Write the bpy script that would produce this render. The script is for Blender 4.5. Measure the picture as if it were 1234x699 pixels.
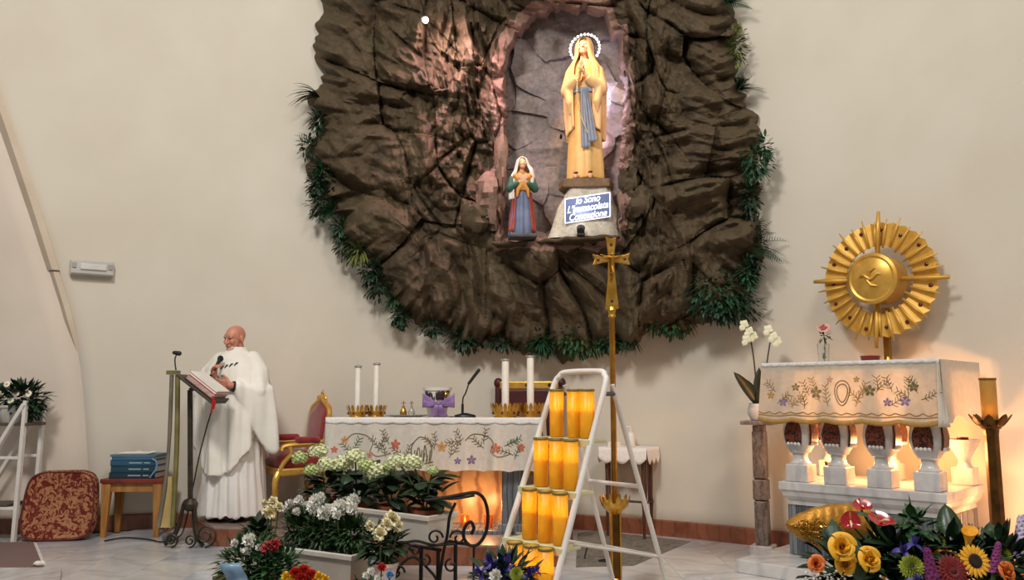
import bpy, bmesh, math, random
import numpy as np
from mathutils import Vector, Matrix, Quaternion, Euler

for o in list(bpy.data.objects): bpy.data.objects.remove(o)
scene = bpy.context.scene
COL = scene.collection
R = math.radians
PI = math.pi
random.seed(7)
rng = np.random.default_rng(11)

# ------------------------------------------------------------------ camera
F, CX, CY, CAMZ = 1000.0, 617.0, 349.5, 1.23
PITCH = math.atan(126.5 / F)
cam_d = bpy.data.cameras.new('camera'); cam = bpy.data.objects.new('camera', cam_d)
COL.objects.link(cam); scene.camera = cam
cam_d.sensor_width = 36.0; cam_d.lens = 36.0 * F / 1234.0
cam.location = (0, 0, CAMZ); cam.rotation_euler = (PI / 2 + PITCH, 0, 0)
cam_d.clip_start = 0.05

# ------------------------------------------------------------------ light
def lin(r, g, b):
    f = lambda v: (v / 12.92 if v <= .04045 else ((v + .055) / 1.055) ** 2.4)
    return (f(r / 255), f(g / 255), f(b / 255))
world = bpy.data.worlds.new('world'); scene.world = world; world.use_nodes = True
bg = world.node_tree.nodes['Background']
bg.inputs['Color'].default_value = (1.0, .965, .93, 1); bg.inputs['Strength'].default_value = .27
def area(name, loc, target, size, energy, color):
    d = bpy.data.lights.new(name, 'AREA'); d.shape = 'DISK'; d.size = size; d.energy = energy; d.color = color
    o = bpy.data.objects.new(name, d); COL.objects.link(o); o.location = loc
    o.rotation_euler = (Vector(target) - Vector(loc)).to_track_quat('-Z', 'Y').to_euler()
    return o
area('nave_ceiling_lamp', (-2.2, 1.2, 6.8), (-1.0, 7.0, 1.6), 1.2, 350, (1.0, .96, .905))
area('nave_ceiling_lamp', (2.4, .2, 6.8), (.8, 6.5, 1.4), 1.6, 190, (1.0, .955, .895))
scene.view_settings.view_transform = 'Standard'; scene.view_settings.look = 'None'
scene.view_settings.gamma = 1.0; scene.view_settings.use_curve_mapping = False
scene.view_settings.exposure = 0.0

# ------------------------------------------------------------------ projection helpers
cP, sP = math.cos(PITCH), math.sin(PITCH)
def ray(px, py):
    return np.array([px - CX, F * cP - (CY - py) * sP, F * sP + (CY - py) * cP])
def P(px, py, Y):
    d = ray(px, py); t = Y / d[1]
    return Vector((d[0] * t, Y, CAMZ + d[2] * t))
def G(px, py, z=0.0):
    d = ray(px, py); t = (z - CAMZ) / d[2]
    return Vector((d[0] * t, d[1] * t, z))
AX, AY, AR = -1.15, 3.27, 4.92            # centre and radius of the curved apse wall
def Wn(px, py, r):                        # numpy: ray against the apse cylinder of radius r
    dx = px - CX; dy = F * cP - (CY - py) * sP; dz = F * sP + (CY - py) * cP
    a = dx * dx + dy * dy; b = -2 * (dx * AX + dy * AY); c = AX * AX + AY * AY - r * r
    t = (-b + np.sqrt(np.maximum(b * b - 4 * a * c, 0))) / (2 * a)
    return np.stack([dx * t, dy * t, CAMZ + dz * t], -1)
def W(px, py, r=AR):
    return Vector(Wn(np.array(float(px)), np.array(float(py)), r))

def apse_r(phi):                          # the wall flattens towards its left end
    t = min(1., max(0., (math.degrees(phi) - 103) / 17)); return AR + .27 * t * t * (3 - 2 * t)
def WW(px, py, off=0.):                   # point on (or off) the real wall surface
    r = AR
    for _ in range(12):
        p = W(px, py, r + off); r = apse_r(math.atan2(p.y - AY, p.x - AX))
    return p

# ------------------------------------------------------------------ materials
MATS = {}
def nodes(name):
    m = bpy.data.materials.new(name); m.use_nodes = True
    nt = m.node_tree; b = nt.nodes['Principled BSDF']
    return m, nt, b
def texco(nt, scale=(1, 1, 1), kind='Object', rot=(0, 0, 0)):
    tc = nt.nodes.new('ShaderNodeTexCoord'); mp = nt.nodes.new('ShaderNodeMapping')
    mp.inputs['Scale'].default_value = scale; mp.inputs['Rotation'].default_value = rot
    nt.links.new(tc.outputs[kind], mp.inputs['Vector']); return mp.outputs['Vector']
def noise(nt, vec, scale, detail=4, rough=.55, dist=0):
    n = nt.nodes.new('ShaderNodeTexNoise'); n.inputs['Scale'].default_value = scale
    n.inputs['Detail'].default_value = detail; n.inputs['Roughness'].default_value = rough
    n.inputs['Distortion'].default_value = dist
    nt.links.new(vec, n.inputs['Vector']); return n.outputs['Fac']
def ramp(nt, fac, stops):
    r = nt.nodes.new('ShaderNodeValToRGB'); el = r.color_ramp.elements
    while len(el) < len(stops): el.new(.5)
    for e, (p, c) in zip(el, stops): e.position = p; e.color = (*c, 1)
    nt.links.new(fac, r.inputs['Fac']); return r.outputs['Color']
def bumpn(nt, b, fac, strength, dist=.01):
    bp = nt.nodes.new('ShaderNodeBump'); bp.inputs['Strength'].default_value = strength
    bp.inputs['Distance'].default_value = dist
    nt.links.new(fac, bp.inputs['Height']); nt.links.new(bp.outputs['Normal'], b.inputs['Normal'])
def mat(name, c1, c2=None, rough=.6, metal=0., scale=6, bump=0., bscale=40, stops=None, stretch=(1, 1, 1),
        spec=.5, emit=None, es=0., trans=0., coat=0., lo=.35, hi=.65, sheen=0., sss=0., alpha=1., detail=4):
    if name in MATS: return MATS[name]
    m, nt, b = nodes(name)
    vec = texco(nt, stretch)
    if c2 is None: c2 = tuple(v * .86 for v in c1)
    col = ramp(nt, noise(nt, vec, scale, detail), stops or [(lo, c1), (hi, c2)])
    nt.links.new(col, b.inputs['Base Color'])
    b.inputs['Roughness'].default_value = rough; b.inputs['Metallic'].default_value = metal
    b.inputs['Specular IOR Level'].default_value = spec
    b.inputs['Coat Weight'].default_value = coat; b.inputs['Transmission Weight'].default_value = trans
    b.inputs['Alpha'].default_value = alpha
    if sheen: b.inputs['Sheen Weight'].default_value = sheen
    if sss: b.inputs['Subsurface Weight'].default_value = sss; b.inputs['Subsurface Scale'].default_value = .02
    if emit: b.inputs['Emission Color'].default_value = (*emit, 1); b.inputs['Emission Strength'].default_value = es
    if bump: bumpn(nt, b, noise(nt, vec, bscale, 5), bump)
    MATS[name] = m; return m
def translucent(name, c1, c2, rough=.7, mix=.5, scale=8, stretch=(1, 1, 1), alpha=0., bump=0, bscale=60):
    m, nt, b = nodes(name); vec = texco(nt, stretch)
    col = ramp(nt, noise(nt, vec, scale), [(.35, c1), (.65, c2)])
    nt.links.new(col, b.inputs['Base Color']); b.inputs['Roughness'].default_value = rough
    tr = nt.nodes.new('ShaderNodeBsdfTranslucent'); nt.links.new(col, tr.inputs['Color'])
    mx = nt.nodes.new('ShaderNodeMixShader'); mx.inputs['Fac'].default_value = mix
    nt.links.new(b.outputs[0], mx.inputs[1]); nt.links.new(tr.outputs[0], mx.inputs[2])
    last = mx
    if alpha:
        tp = nt.nodes.new('ShaderNodeBsdfTransparent'); m2 = nt.nodes.new('ShaderNodeMixShader')
        m2.inputs['Fac'].default_value = alpha
        nt.links.new(mx.outputs[0], m2.inputs[1]); nt.links.new(tp.outputs[0], m2.inputs[2]); last = m2
    if bump: bumpn(nt, b, noise(nt, vec, bscale, 4), bump)
    nt.links.new(last.outputs[0], nt.nodes['Material Output'].inputs['Surface'])
    MATS[name] = m; return m
def emission(name, c, s):
    m, nt, b = nodes(name); b.inputs['Base Color'].default_value = (*c, 1)
    b.inputs['Emission Color'].default_value = (*c, 1); b.inputs['Emission Strength'].default_value = s
    MATS[name] = m; return m
def marble(name, base, vein, dark, scale=2.0, rough=.18, stretch=(1, 1, 1), dist=4.0, rot=(0, 0, .6)):
    m, nt, b = nodes(name); vec = texco(nt, stretch, rot=rot)
    w = nt.nodes.new('ShaderNodeTexWave'); w.inputs['Scale'].default_value = scale
    w.inputs['Distortion'].default_value = dist; w.inputs['Detail'].default_value = 5
    w.inputs['Detail Scale'].default_value = 1.6
    nt.links.new(vec, w.inputs['Vector'])
    c1 = ramp(nt, w.outputs['Fac'], [(0, vein), (.22, base), (1, base)])
    c2 = ramp(nt, noise(nt, vec, scale * 1.7, 6, .6, .6), [(.3, dark), (.62, (1, 1, 1))])
    mx = nt.nodes.new('ShaderNodeMixRGB'); mx.blend_type = 'MULTIPLY'; mx.inputs['Fac'].default_value = .75
    nt.links.new(c1, mx.inputs[1]); nt.links.new(c2, mx.inputs[2])
    nt.links.new(mx.outputs[0], b.inputs['Base Color']); b.inputs['Roughness'].default_value = rough
    MATS[name] = m; return m
def figured(name, ground, fig, scale=14, thr=.5, rough=.85, third=None, stretch=(1, 1, 1)):
    """woven floral figure: distorted cells over a ground colour"""
    m, nt, b = nodes(name); vec = texco(nt, stretch)
    f1 = noise(nt, vec, scale, 3, .6, 1.8)
    stops = [(thr - .05, ground), (thr, fig), (thr + .09, fig), (thr + .14, third or ground)]
    nt.links.new(ramp(nt, f1, stops), b.inputs['Base Color'])
    b.inputs['Roughness'].default_value = rough; b.inputs['Specular IOR Level'].default_value = .2
    bumpn(nt, b, f1, .25, .004)
    MATS[name] = m; return m

# ------------------------------------------------------------------ mesh builder
class MB:
    def __init__(s): s.v = []; s.f = []
    def add(s, vs, fs, M=None):
        o = len(s.v)
        s.v += [tuple(M @ Vector(v)) for v in vs] if M is not None else [tuple(v) for v in vs]
        s.f += [tuple(i + o for i in f) for f in fs]; return s
    def box(s, c, size, rot=None, taper=1.0):
        x, y, z = (q / 2 for q in size); t = taper
        vs = [(-x * t, -y * t, -z), (x * t, -y * t, -z), (x * t, y * t, -z), (-x * t, y * t, -z), (-x, -y, z), (x, -y, z), (x, y, z), (-x, y, z)]
        fs = [(0, 3, 2, 1), (4, 5, 6, 7), (0, 1, 5, 4), (1, 2, 6, 5), (2, 3, 7, 6), (3, 0, 4, 7)]
        M = Matrix.Translation(c) @ (rot.to_matrix().to_4x4() if rot is not None else Matrix())
        return s.add(vs, fs, M)
    def bar(s, p0, p1, w, h, up=(0, 0, 1)):
        p0, p1 = Vector(p0), Vector(p1); d = (p1 - p0); L = d.length; d.normalize()
        x = d.cross(Vector(up)); x = x.normalized() if x.length > 1e-5 else Vector((1, 0, 0)); y = x.cross(d)
        M = Matrix((x, y, d)).transposed().to_4x4(); M.translation = (p0 + p1) / 2
        a, b_, c = w / 2, h / 2, L / 2
        vs = [(-a, -b_, -c), (a, -b_, -c), (a, b_, -c), (-a, b_, -c), (-a, -b_, c), (a, -b_, c), (a, b_, c), (-a, b_, c)]
        fs = [(0, 3, 2, 1), (4, 5, 6, 7), (0, 1, 5, 4), (1, 2, 6, 5), (2, 3, 7, 6), (3, 0, 4, 7)]
        return s.add(vs, fs, M)
    def rings(s, rs, close=True, capa=True, capb=True):
        o = len(s.v); n = len(rs[0])
        for r in rs: s.v += [tuple(p) for p in r]
        for i in range(len(rs) - 1):
            for j in range(n if close else n - 1):
                k = (j + 1) % n
                s.f.append((o + i * n + j, o + i * n + k, o + (i + 1) * n + k, o + (i + 1) * n + j))
        if capa: s.f.append(tuple(o + j for j in reversed(range(n))))
        if capb: s.f.append(tuple(o + (len(rs) - 1) * n + j for j in range(n)))
        return s
    def tube(s, pts, rad, n=8, caps=True):
        pts = [Vector(p) for p in pts]; m = len(pts)
        rad = [rad] * m if not hasattr(rad, '__len__') else rad
        rs = []; x = None
        for i in range(m):
            t = (pts[min(i + 1, m - 1)] - pts[max(i - 1, 0)])
            t = t.normalized() if t.length > 1e-7 else Vector((0, 0, 1))
            if x is None: x = t.cross(Vector((0, 0, 1)) if abs(t.z) < .9 else Vector((1, 0, 0)))
            else: x = x - t * t.dot(x)
            x = x.normalized() if x.length > 1e-6 else t.orthogonal().normalized()
            y = t.cross(x)
            rs.append([pts[i] + (x * math.cos(a) + y * math.sin(a)) * rad[i] for a in (2 * PI * k / n for k in range(n))])
        return s.rings(rs, True, caps, caps)
    def lathe(s, prof, n=20, o=(0, 0, 0), M=None, sx=1, sy=1, closed=False):
        rs = [[Vector((r * sx * math.cos(2 * PI * k / n), r * sy * math.sin(2 * PI * k / n), z)) for k in range(n)] for r, z in prof]
        M = M if M is not None else Matrix.Translation(o)
        if closed: rs = rs + rs[:1]                  # a ring: the profile closes on itself, no end discs
        return s.rings([[M @ p for p in r] for r in rs], True, not closed, not closed)
    def ball(s, c, r, n=12, m=8, M=None):
        r = (r, r, r) if not hasattr(r, '__len__') else r
        q = M.to_3x3() if M is not None else Matrix.Identity(3)
        rs = []
        for i in range(m + 1):
            a = -PI / 2 + PI * (.02 + .96 * i / m)
            rs.append([Vector(c) + q @ Vector((r[0] * math.cos(a) * math.cos(2 * PI * k / n), r[1] * math.cos(a) * math.sin(2 * PI * k / n), r[2] * math.sin(a))) for k in range(n)])
        return s.rings(rs)
    def limb(s, pts, rad, n=10):
        for i in range(len(pts) - 1): s.tube([pts[i], pts[i + 1]], [rad[i], rad[i + 1]], n)
        for p, r in zip(pts, rad): s.ball(p, r, n, 6)
        return s
    def prism(s, poly, z0, z1):
        n = len(poly); o = len(s.v)
        s.v += [(x, y, z0) for x, y in poly] + [(x, y, z1) for x, y in poly]
        s.f += [tuple(o + i for i in reversed(range(n))), tuple(o + n + i for i in range(n))]
        s.f += [(o + i, o + (i + 1) % n, o + n + (i + 1) % n, o + n + i) for i in range(n)]
        return s
    def grid(s, fn, nu, nv):
        o = len(s.v)
        for j in range(nv + 1):
            for i in range(nu + 1): s.v.append(tuple(fn(i / nu, j / nv)))
        for j in range(nv):
            for i in range(nu):
                a = o + j * (nu + 1) + i; s.f.append((a, a + 1, a + nu + 2, a + nu + 1))
        return s
    def mesh(s, name, smooth=True):
        me = bpy.data.meshes.new(name); me.from_pydata(s.v, [], s.f); me.update()
        if smooth: me.polygons.foreach_set('use_smooth', [True] * len(me.polygons))
        return me
    def build(s, name, m, parent=None, smooth=True, world=False, bevel=0., solid=0., angle=None, subsurf=0):
        if world and parent is not None:
            inv = parent.matrix_basis.inverted(); s.v = [tuple(inv @ Vector(v)) for v in s.v]
        me = s.mesh(name, smooth)
        return finish(name, me, m, parent, bevel, solid, angle if angle is not None else (35 if smooth else None), subsurf)
def finish(name, me, m, parent=None, bevel=0., solid=0., angle=None, subsurf=0):
    if m is not None:
        for x in (m if isinstance(m, (list, tuple)) else [m]): me.materials.append(x)
    if angle is not None:
        try: me.set_sharp_from_angle(angle=R(angle))
        except Exception: pass
    o = bpy.data.objects.new(name, me); COL.objects.link(o)
    if parent is not None: o.parent = parent
    if bevel:
        b = o.modifiers.new('bevel', 'BEVEL'); b.width = bevel; b.segments = 2; b.limit_method = 'ANGLE'; b.angle_limit = R(40)
    if solid:
        q = o.modifiers.new('solid', 'SOLIDIFY'); q.thickness = solid; q.offset = 0
    if subsurf:
        q = o.modifiers.new('sub', 'SUBSURF'); q.levels = subsurf; q.render_levels = subsurf
    return o
def remesh(mb, name, m, parent=None, voxel=.008, smooth=4, factor=.5):
    me = mb.mesh(name); o = bpy.data.objects.new(name, me); COL.objects.link(o)
    r = o.modifiers.new('r', 'REMESH'); r.mode = 'VOXEL'; r.voxel_size = voxel
    if smooth: q = o.modifiers.new('s', 'SMOOTH'); q.iterations = smooth; q.factor = factor
    dg = bpy.context.evaluated_depsgraph_get(); ev = o.evaluated_get(dg)
    me2 = bpy.data.meshes.new_from_object(ev); me2.name = name
    bpy.data.objects.remove(o); bpy.data.meshes.remove(me)
    me2.polygons.foreach_set('use_smooth', [True] * len(me2.polygons))
    me2.materials.clear()
    return finish(name, me2, m, parent)
def tag(o, label, cat=None, group=None, kind=None):
    if label: o['label'] = label
    if cat: o['category'] = cat
    if group: o['group'] = group
    if kind: o['kind'] = kind
    return o
def thing(name, label, cat, loc=(0, 0, 0), rotz=0., group=None):
    o = bpy.data.objects.new(name, None); COL.objects.link(o); o.empty_display_size = .1
    o.location = loc; o.rotation_euler = (0, 0, rotz)
    o.matrix_basis = Matrix.Translation(loc) @ Matrix.Rotation(rotz, 4, 'Z')
    return tag(o, label, cat, group)
def struct(o): o['kind'] = 'structure'; return o
def dup(root, loc, rotz=None, label=None, group=None):
    r = root.copy(); COL.objects.link(r); r.location = loc
    if rotz is not None: r.rotation_euler = (0, 0, rotz)
    if label: r['label'] = label
    if group: r['group'] = group
    for ch in list(root.children):
        c = ch.copy(); COL.objects.link(c); c.parent = r
        for g in list(ch.children):
            d = g.copy(); COL.objects.link(d); d.parent = c
    return r
def inst(name, me, M, parent):          # a part that shares its mesh
    o = bpy.data.objects.new(name, me); COL.objects.link(o); o.parent = parent; o.matrix_basis = M; return o
def frame(pos, d, roll=0.):             # local z along d
    d = Vector(d).normalized(); q = d.to_track_quat('Z', 'Y')
    return Matrix.Translation(pos) @ q.to_matrix().to_4x4() @ Matrix.Rotation(roll, 4, 'Z')
def point(name, loc, energy, color, r=.02, parent=None):
    d = bpy.data.lights.new(name, 'POINT'); d.energy = energy; d.color = color; d.shadow_soft_size = r
    o = bpy.data.objects.new(name, d); COL.objects.link(o); o.location = loc
    if parent is not None: o.parent = parent
    return o
def spot(name, loc, target, energy, color, ang=50, blend=.6, r=.03):
    d = bpy.data.lights.new(name, 'SPOT'); d.energy = energy; d.color = color; d.spot_size = R(ang); d.spot_blend = blend; d.shadow_soft_size = r
    o = bpy.data.objects.new(name, d); COL.objects.link(o); o.location = loc
    o.rotation_euler = (Vector(target) - Vector(loc)).to_track_quat('-Z', 'Y').to_euler(); return o
def arc(c, r, a0, a1, n, ax=(1, 0, 0), ay=(0, 0, 1)):
    c, ax, ay = Vector(c), Vector(ax), Vector(ay)
    return [c + ax * r * math.cos(R(a0 + (a1 - a0) * i / n)) + ay * r * math.sin(R(a0 + (a1 - a0) * i / n)) for i in range(n + 1)]
def spiral(c, r0, r1, a0, a1, n, ax=(1, 0, 0), ay=(0, 0, 1)):
    c, ax, ay = Vector(c), Vector(ax), Vector(ay); out = []
    for i in range(n + 1):
        t = i / n; r = r0 + (r1 - r0) * t; a = R(a0 + (a1 - a0) * t); out.append(c + ax * r * math.cos(a) + ay * r * math.sin(a))
    return out
def smooth_path(pts, k=6):
    pts = [Vector(p) for p in pts]; out = []
    for i in range(len(pts) - 1):
        p0, p1, p2, p3 = pts[max(i - 1, 0)], pts[i], pts[i + 1], pts[min(i + 2, len(pts) - 1)]
        for j in range(k):
            t = j / k
            out.append(.5 * ((2 * p1) + (p2 - p0) * t + (2 * p0 - 5 * p1 + 4 * p2 - p3) * t * t + (3 * p1 - p0 - 3 * p2 + p3) * t ** 3))
    out.append(pts[-1]); return out

# ---- numpy noise
_T = rng.random((256, 256))
def vn(x, y, seed=0):
    x = x + seed * 17.31; y = y + seed * 9.77
    xi = np.floor(x).astype(int); yi = np.floor(y).astype(int); fx = x - xi; fy = y - yi
    fx = fx * fx * (3 - 2 * fx); fy = fy * fy * (3 - 2 * fy)
    a = _T[xi % 256, yi % 256]; b = _T[(xi + 1) % 256, yi % 256]; c = _T[xi % 256, (yi + 1) % 256]; d = _T[(xi + 1) % 256, (yi + 1) % 256]
    return (a * (1 - fx) + b * fx) * (1 - fy) + (c * (1 - fx) + d * fx) * fy
def fbm(x, y, seed=0, oct=4):
    s = 0; a = .5; 
    for i in range(oct): s = s + a * vn(x * 2 ** i, y * 2 ** i, seed + i * 3); a *= .5
    return s
def ridged(x, y, seed=0, oct=3):
    s = 0; a = .5
    for i in range(oct): s = s + a * (1 - np.abs(2 * vn(x * 2 ** i, y * 2 ** i, seed + i * 5) - 1)); a *= .5
    return s
def facets(x, y, seed=0, tilt=1.0):     # tilted plane per voronoi cell, and F2-F1
    xi = np.floor(x).astype(int); yi = np.floor(y).astype(int)
    best = np.full(x.shape, 9.); sec = np.full(x.shape, 9.); h = np.zeros(x.shape)
    for dx in (-1, 0, 1):
        for dy in (-1, 0, 1):
            cx_, cy_ = xi + dx, yi + dy
            jx = _T[(cx_ + seed * 31) % 256, (cy_ + seed * 7) % 256]; jy = _T[(cx_ + seed * 13 + 91) % 256, (cy_ + seed * 5 + 37) % 256]
            r0 = _T[(cx_ + seed * 3 + 50) % 256, (cy_ + 11) % 256]; r1 = _T[(cx_ + 77) % 256, (cy_ + seed * 3 + 5) % 256]; r2 = _T[(cx_ + 19) % 256, (cy_ + seed + 140) % 256]
            ex = x - (cx_ + jx); ey = y - (cy_ + jy); d = np.sqrt(ex * ex + ey * ey)
            hh = r0 + tilt * ((r1 - .5) * 2 * ex + (r2 - .5) * 2 * ey)
            new = d < best
            sec = np.where(new, best, np.minimum(sec, d)); h = np.where(new, hh, h); best = np.where(new, d, best)
    return h, sec - best

def tri(x, y, seed=0):                  # faceted noise: random heights joined by flat triangles
    k = (x + y) * .36602540378; xs = x + k; ys = y + k
    xi = np.floor(xs).astype(int); yi = np.floor(ys).astype(int); fx = xs - xi; fy = ys - yi
    g = lambda a, b: _T[(a + seed * 29) % 256, (b + seed * 53) % 256]
    up = fx > fy
    h0 = g(xi, yi); h2 = g(xi + 1, yi + 1); h1 = np.where(up, g(xi + 1, yi), g(xi, yi + 1))
    a = np.where(up, fx, fy); b = np.where(up, fy, fx)
    return h0 * (1 - a) + h1 * (a - b) + h2 * b

# ------------------------------------------------------------------ shared materials
PLASTER = mat('wall_plaster', lin(211, 203, 188), lin(206, 197, 181), rough=.85, scale=1.3, bump=.10, bscale=28, spec=.2)
PLASTER_L = mat('left_wall_plaster', lin(222, 208, 193), lin(214, 200, 184), rough=.85, scale=1.1, bump=.10, bscale=25, spec=.2)
FLOOR_M = marble('floor_marble', lin(200, 199, 198), lin(186, 185, 184), lin(196, 196, 198), 1.1, .22)
FLOOR_M2 = marble('floor_marble_pale', lin(210, 208, 205), lin(196, 194, 191), lin(205, 203, 200), .9, .2, rot=(0, 0, 2.0))
REDM = marble('red_marble', lin(142, 88, 64), lin(126, 76, 54), lin(170, 150, 140), 3.0, .3)
WMARB = marble('white_marble', lin(206, 203, 200), lin(190, 188, 187), lin(196, 195, 195), 2.2, .25)
GMARB = marble('grey_marble', lin(128, 132, 136), lin(84, 88, 94), lin(120, 124, 130), 2.6, .25, stretch=(3, 3, .5), rot=(0, 0, 0))
GOLD = mat('gold', lin(220, 174, 84), lin(188, 136, 50), rough=.3, metal=1., scale=14, bump=.12, bscale=60)
GOLDP = mat('gold_leaf', lin(222, 178, 90), lin(200, 148, 58), rough=.38, metal=.6, scale=9, bump=.1, bscale=50)
BRASS = mat('brass', lin(200, 150, 70), lin(150, 100, 36), rough=.3, metal=1., scale=5)
BRONZE = mat('bronze', lin(120, 84, 40), lin(70, 46, 20), rough=.4, metal=.9, scale=6)
IRON = mat('black_iron', lin(34, 30, 28), lin(20, 18, 18), rough=.5, metal=.6, scale=20)
DIRON = mat('brown_iron', lin(74, 66, 54), lin(48, 42, 36), rough=.5, metal=.6, scale=12)
BLACK = mat('black_plastic', lin(26, 26, 28), lin(18, 18, 20), rough=.45)
WHITEP = mat('white_paint', lin(226, 222, 216), lin(212, 206, 198), rough=.4, scale=5)
RUBBER = mat('grey_rubber', lin(90, 88, 86), rough=.8)
REDV = mat('red_velvet', lin(150, 24, 24), lin(112, 14, 16), rough=.8, scale=9, sheen=.4, bump=.1, bscale=90)
DREDV = mat('dark_red_leather', lin(74, 16, 16), lin(48, 8, 10), rough=.5, scale=6)
WAX = mat('white_wax', lin(238, 232, 222), lin(228, 220, 208), rough=.5, sss=.3)
GEM = mat('red_gem', lin(110, 8, 14), lin(70, 2, 6), rough=.15, coat=.5)
LEAF_D = mat('dark_leaf', lin(34, 62, 34), lin(20, 42, 26), rough=.5, scale=12)
LEAF_M = mat('mid_leaf', lin(52, 92, 46), lin(32, 66, 34), rough=.5, scale=12)
LEAF_B = mat('fern_green', lin(40, 84, 50), lin(26, 60, 38), rough=.55, scale=14)
LEAF_Y = mat('yellow_green_leaf', lin(118, 122, 60), lin(74, 92, 44), rough=.55, scale=9)
LEAF_G = mat('grey_green_blade', lin(72, 76, 54), lin(50, 56, 38), rough=.6, scale=9)
STEM = mat('green_stem', lin(74, 96, 48), lin(50, 72, 36), rough=.6)
SOIL = mat('potting_soil', lin(44, 34, 26), lin(28, 22, 18), rough=.95, scale=40, bump=.5, bscale=70)
GLASS = mat('clear_glass', (.95, .97, .95), (.93, .95, .94), rough=.03, trans=.95)
PAPER = mat('paper', lin(236, 232, 224), lin(224, 218, 208), rough=.8)

# ------------------------------------------------------------------ setting: floor, apse wall, rib, baseboards, platform
fb = MB(); fb.box((0, 4.0, -.11), (16, 14, .2)); floor = struct(fb.build('floor', SOIL if False else mat('joint_mortar', lin(150, 146, 140), rough=.9), None, False))
FLOOR_M3 = marble('floor_marble_cool', lin(190, 192, 196), lin(178, 180, 184), lin(196, 198, 202), 1.3, .2, rot=(0, 0, 1.2))
TXs, TYs = .42, .84; tms = []
for fm_ in (FLOOR_M, FLOOR_M2, FLOOR_M3):
    q = MB().box((0, 0, -.005), (TXs - .002, TYs - .002, .012)).mesh('floor_tile', False); q.materials.append(fm_); tms.append(q)
for i in range(-14, 15):
    for j in range(-1, 9):
        x = i * TXs + .1; y = 2.6 + j * TYs + (i % 2) * TYs / 2
        if not (abs(x) < y * .66 + .5 and math.hypot(x - AX, y - AY) < AR + .45): continue
        inst('floor_tile', tms[(i * 5 + j * 7 + i * j) % 3], Matrix.Translation((x, y, 0)) @ Matrix.Rotation((i + j) % 2 * PI, 4, 'Z'), floor)

rib_px = [(109, 645), (108, 600), (105, 540), (101, 480), (95, 425), (80, 370), (66, 325), (46, 262), (24, 196), (0, 126), (-24, 60), (-50, 0), (-90, -90)]
rib3 = [WW(x, y) for x, y in rib_px]
rib_phi = [math.atan2(p.y - AY, p.x - AX) for p in rib3]; rib_z = [p.z for p in rib3]
def phi_left(z): return float(np.interp(z, rib_z, rib_phi))
WH = 6.4
PHI_R = R(-12)
wb = MB(); NZ = 26
zs = [0.0] + [WH * (i + 1) / NZ for i in range(NZ)]
def wallpt(u, v):
    z = WH * v; p0 = phi_left(z); p = p0 + (PHI_R - p0) * u
    rw = apse_r(p); return (AX + rw * math.cos(p), AY + rw * math.sin(p), z)
wb.grid(wallpt, 90, NZ)
wall_back = struct(wb.build('wall_back', PLASTER, None, True)); wall_back.modifiers.new('solid', 'SOLIDIFY').thickness = .15
wall_back.modifiers['solid'].offset = -1
wl = MB()
def leftpt(u, v):
    z = WH * v; p = phi_left(z); rw = apse_r(p); x, y = AX + rw * math.cos(p), AY + rw * math.sin(p)
    return (x - u * 3.2, y - u * .35 - .1 * u * (1 - u), z)
wl.grid(leftpt, 14, NZ)
wall_left = struct(wl.build('wall_left', PLASTER_L)); q = wall_left.modifiers.new('solid', 'SOLIDIFY'); q.thickness = .15; q.offset = 1
# raised rib on the edge between both walls, with the joint line the photo shows
RIBM = mat('rib_plaster', lin(206, 190, 168), lin(198, 180, 158), rough=.7, scale=3)
def ribband(z0, z1, w, d, tap=1.):
    rs = []
    for i in range(25):
        z = z0 + (z1 - z0) * i / 24; p = phi_left(z); rw = apse_r(p)
        c = Vector((AX + (rw - d) * math.cos(p), AY + (rw - d) * math.sin(p), z)); c2 = Vector((AX + (rw + .05) * math.cos(p), AY + (rw + .05) * math.sin(p), z))
        tk = tap + (1 - tap) * min(1, i / 14); t = Vector((-math.sin(p), math.cos(p), 0)) * w * tk; c = c2.lerp(c, tk)
        rs.append([c2 - t * .6, c - t * .35, c + t * .35, c2 + t * .8])
    return MB().rings(rs)
zj = WW(66, 327).z; zb = WW(97, 432).z
rib = struct(ribband(zj + .008, WH, .085, .045).build('trim_1', RIBM, None, True, angle=25))
o = ribband(zb - .25, zj - .008, .07, .035, .08).build('rib_end', RIBM, rib, True, angle=25)

def sroot(name):
    o = bpy.data.objects.new(name, None); COL.objects.link(o); return struct(o)
baseboard = sroot('baseboard_back')
p0 = phi_left(.1); n = 26
for i in range(n):
    a0 = p0 + (R(20) - p0) * i / n; a1 = p0 + (R(20) - p0) * (i + 1) / n - .0012; rs = []
    for s_ in range(5):
        p = a0 + (a1 - a0) * s_ / 4; rw = apse_r(p); ci, si = math.cos(p), math.sin(p)
        rs.append([(AX + r * ci, AY + r * si, z) for r, z in ((rw + .01, 0), (rw - .024, 0), (rw - .024, .128), (rw - .018, .138), (rw + .01, .138))])
    MB().rings(rs).build('panel', REDM, baseboard, True, angle=30)
bl = sroot('baseboard_left')
for i in range(5):
    u0, u1 = i * .19, i * .19 + .188
    a, b = Vector(leftpt(u0, 0)), Vector(leftpt(u1, 0)); nrm = Vector((.12, -.99, 0)) * .014
    MB().bar(a + nrm + Vector((0, 0, .065)), b + nrm + Vector((0, 0, .065)), .028, .13).build('panel', REDM, bl, False, bevel=.003)

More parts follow.
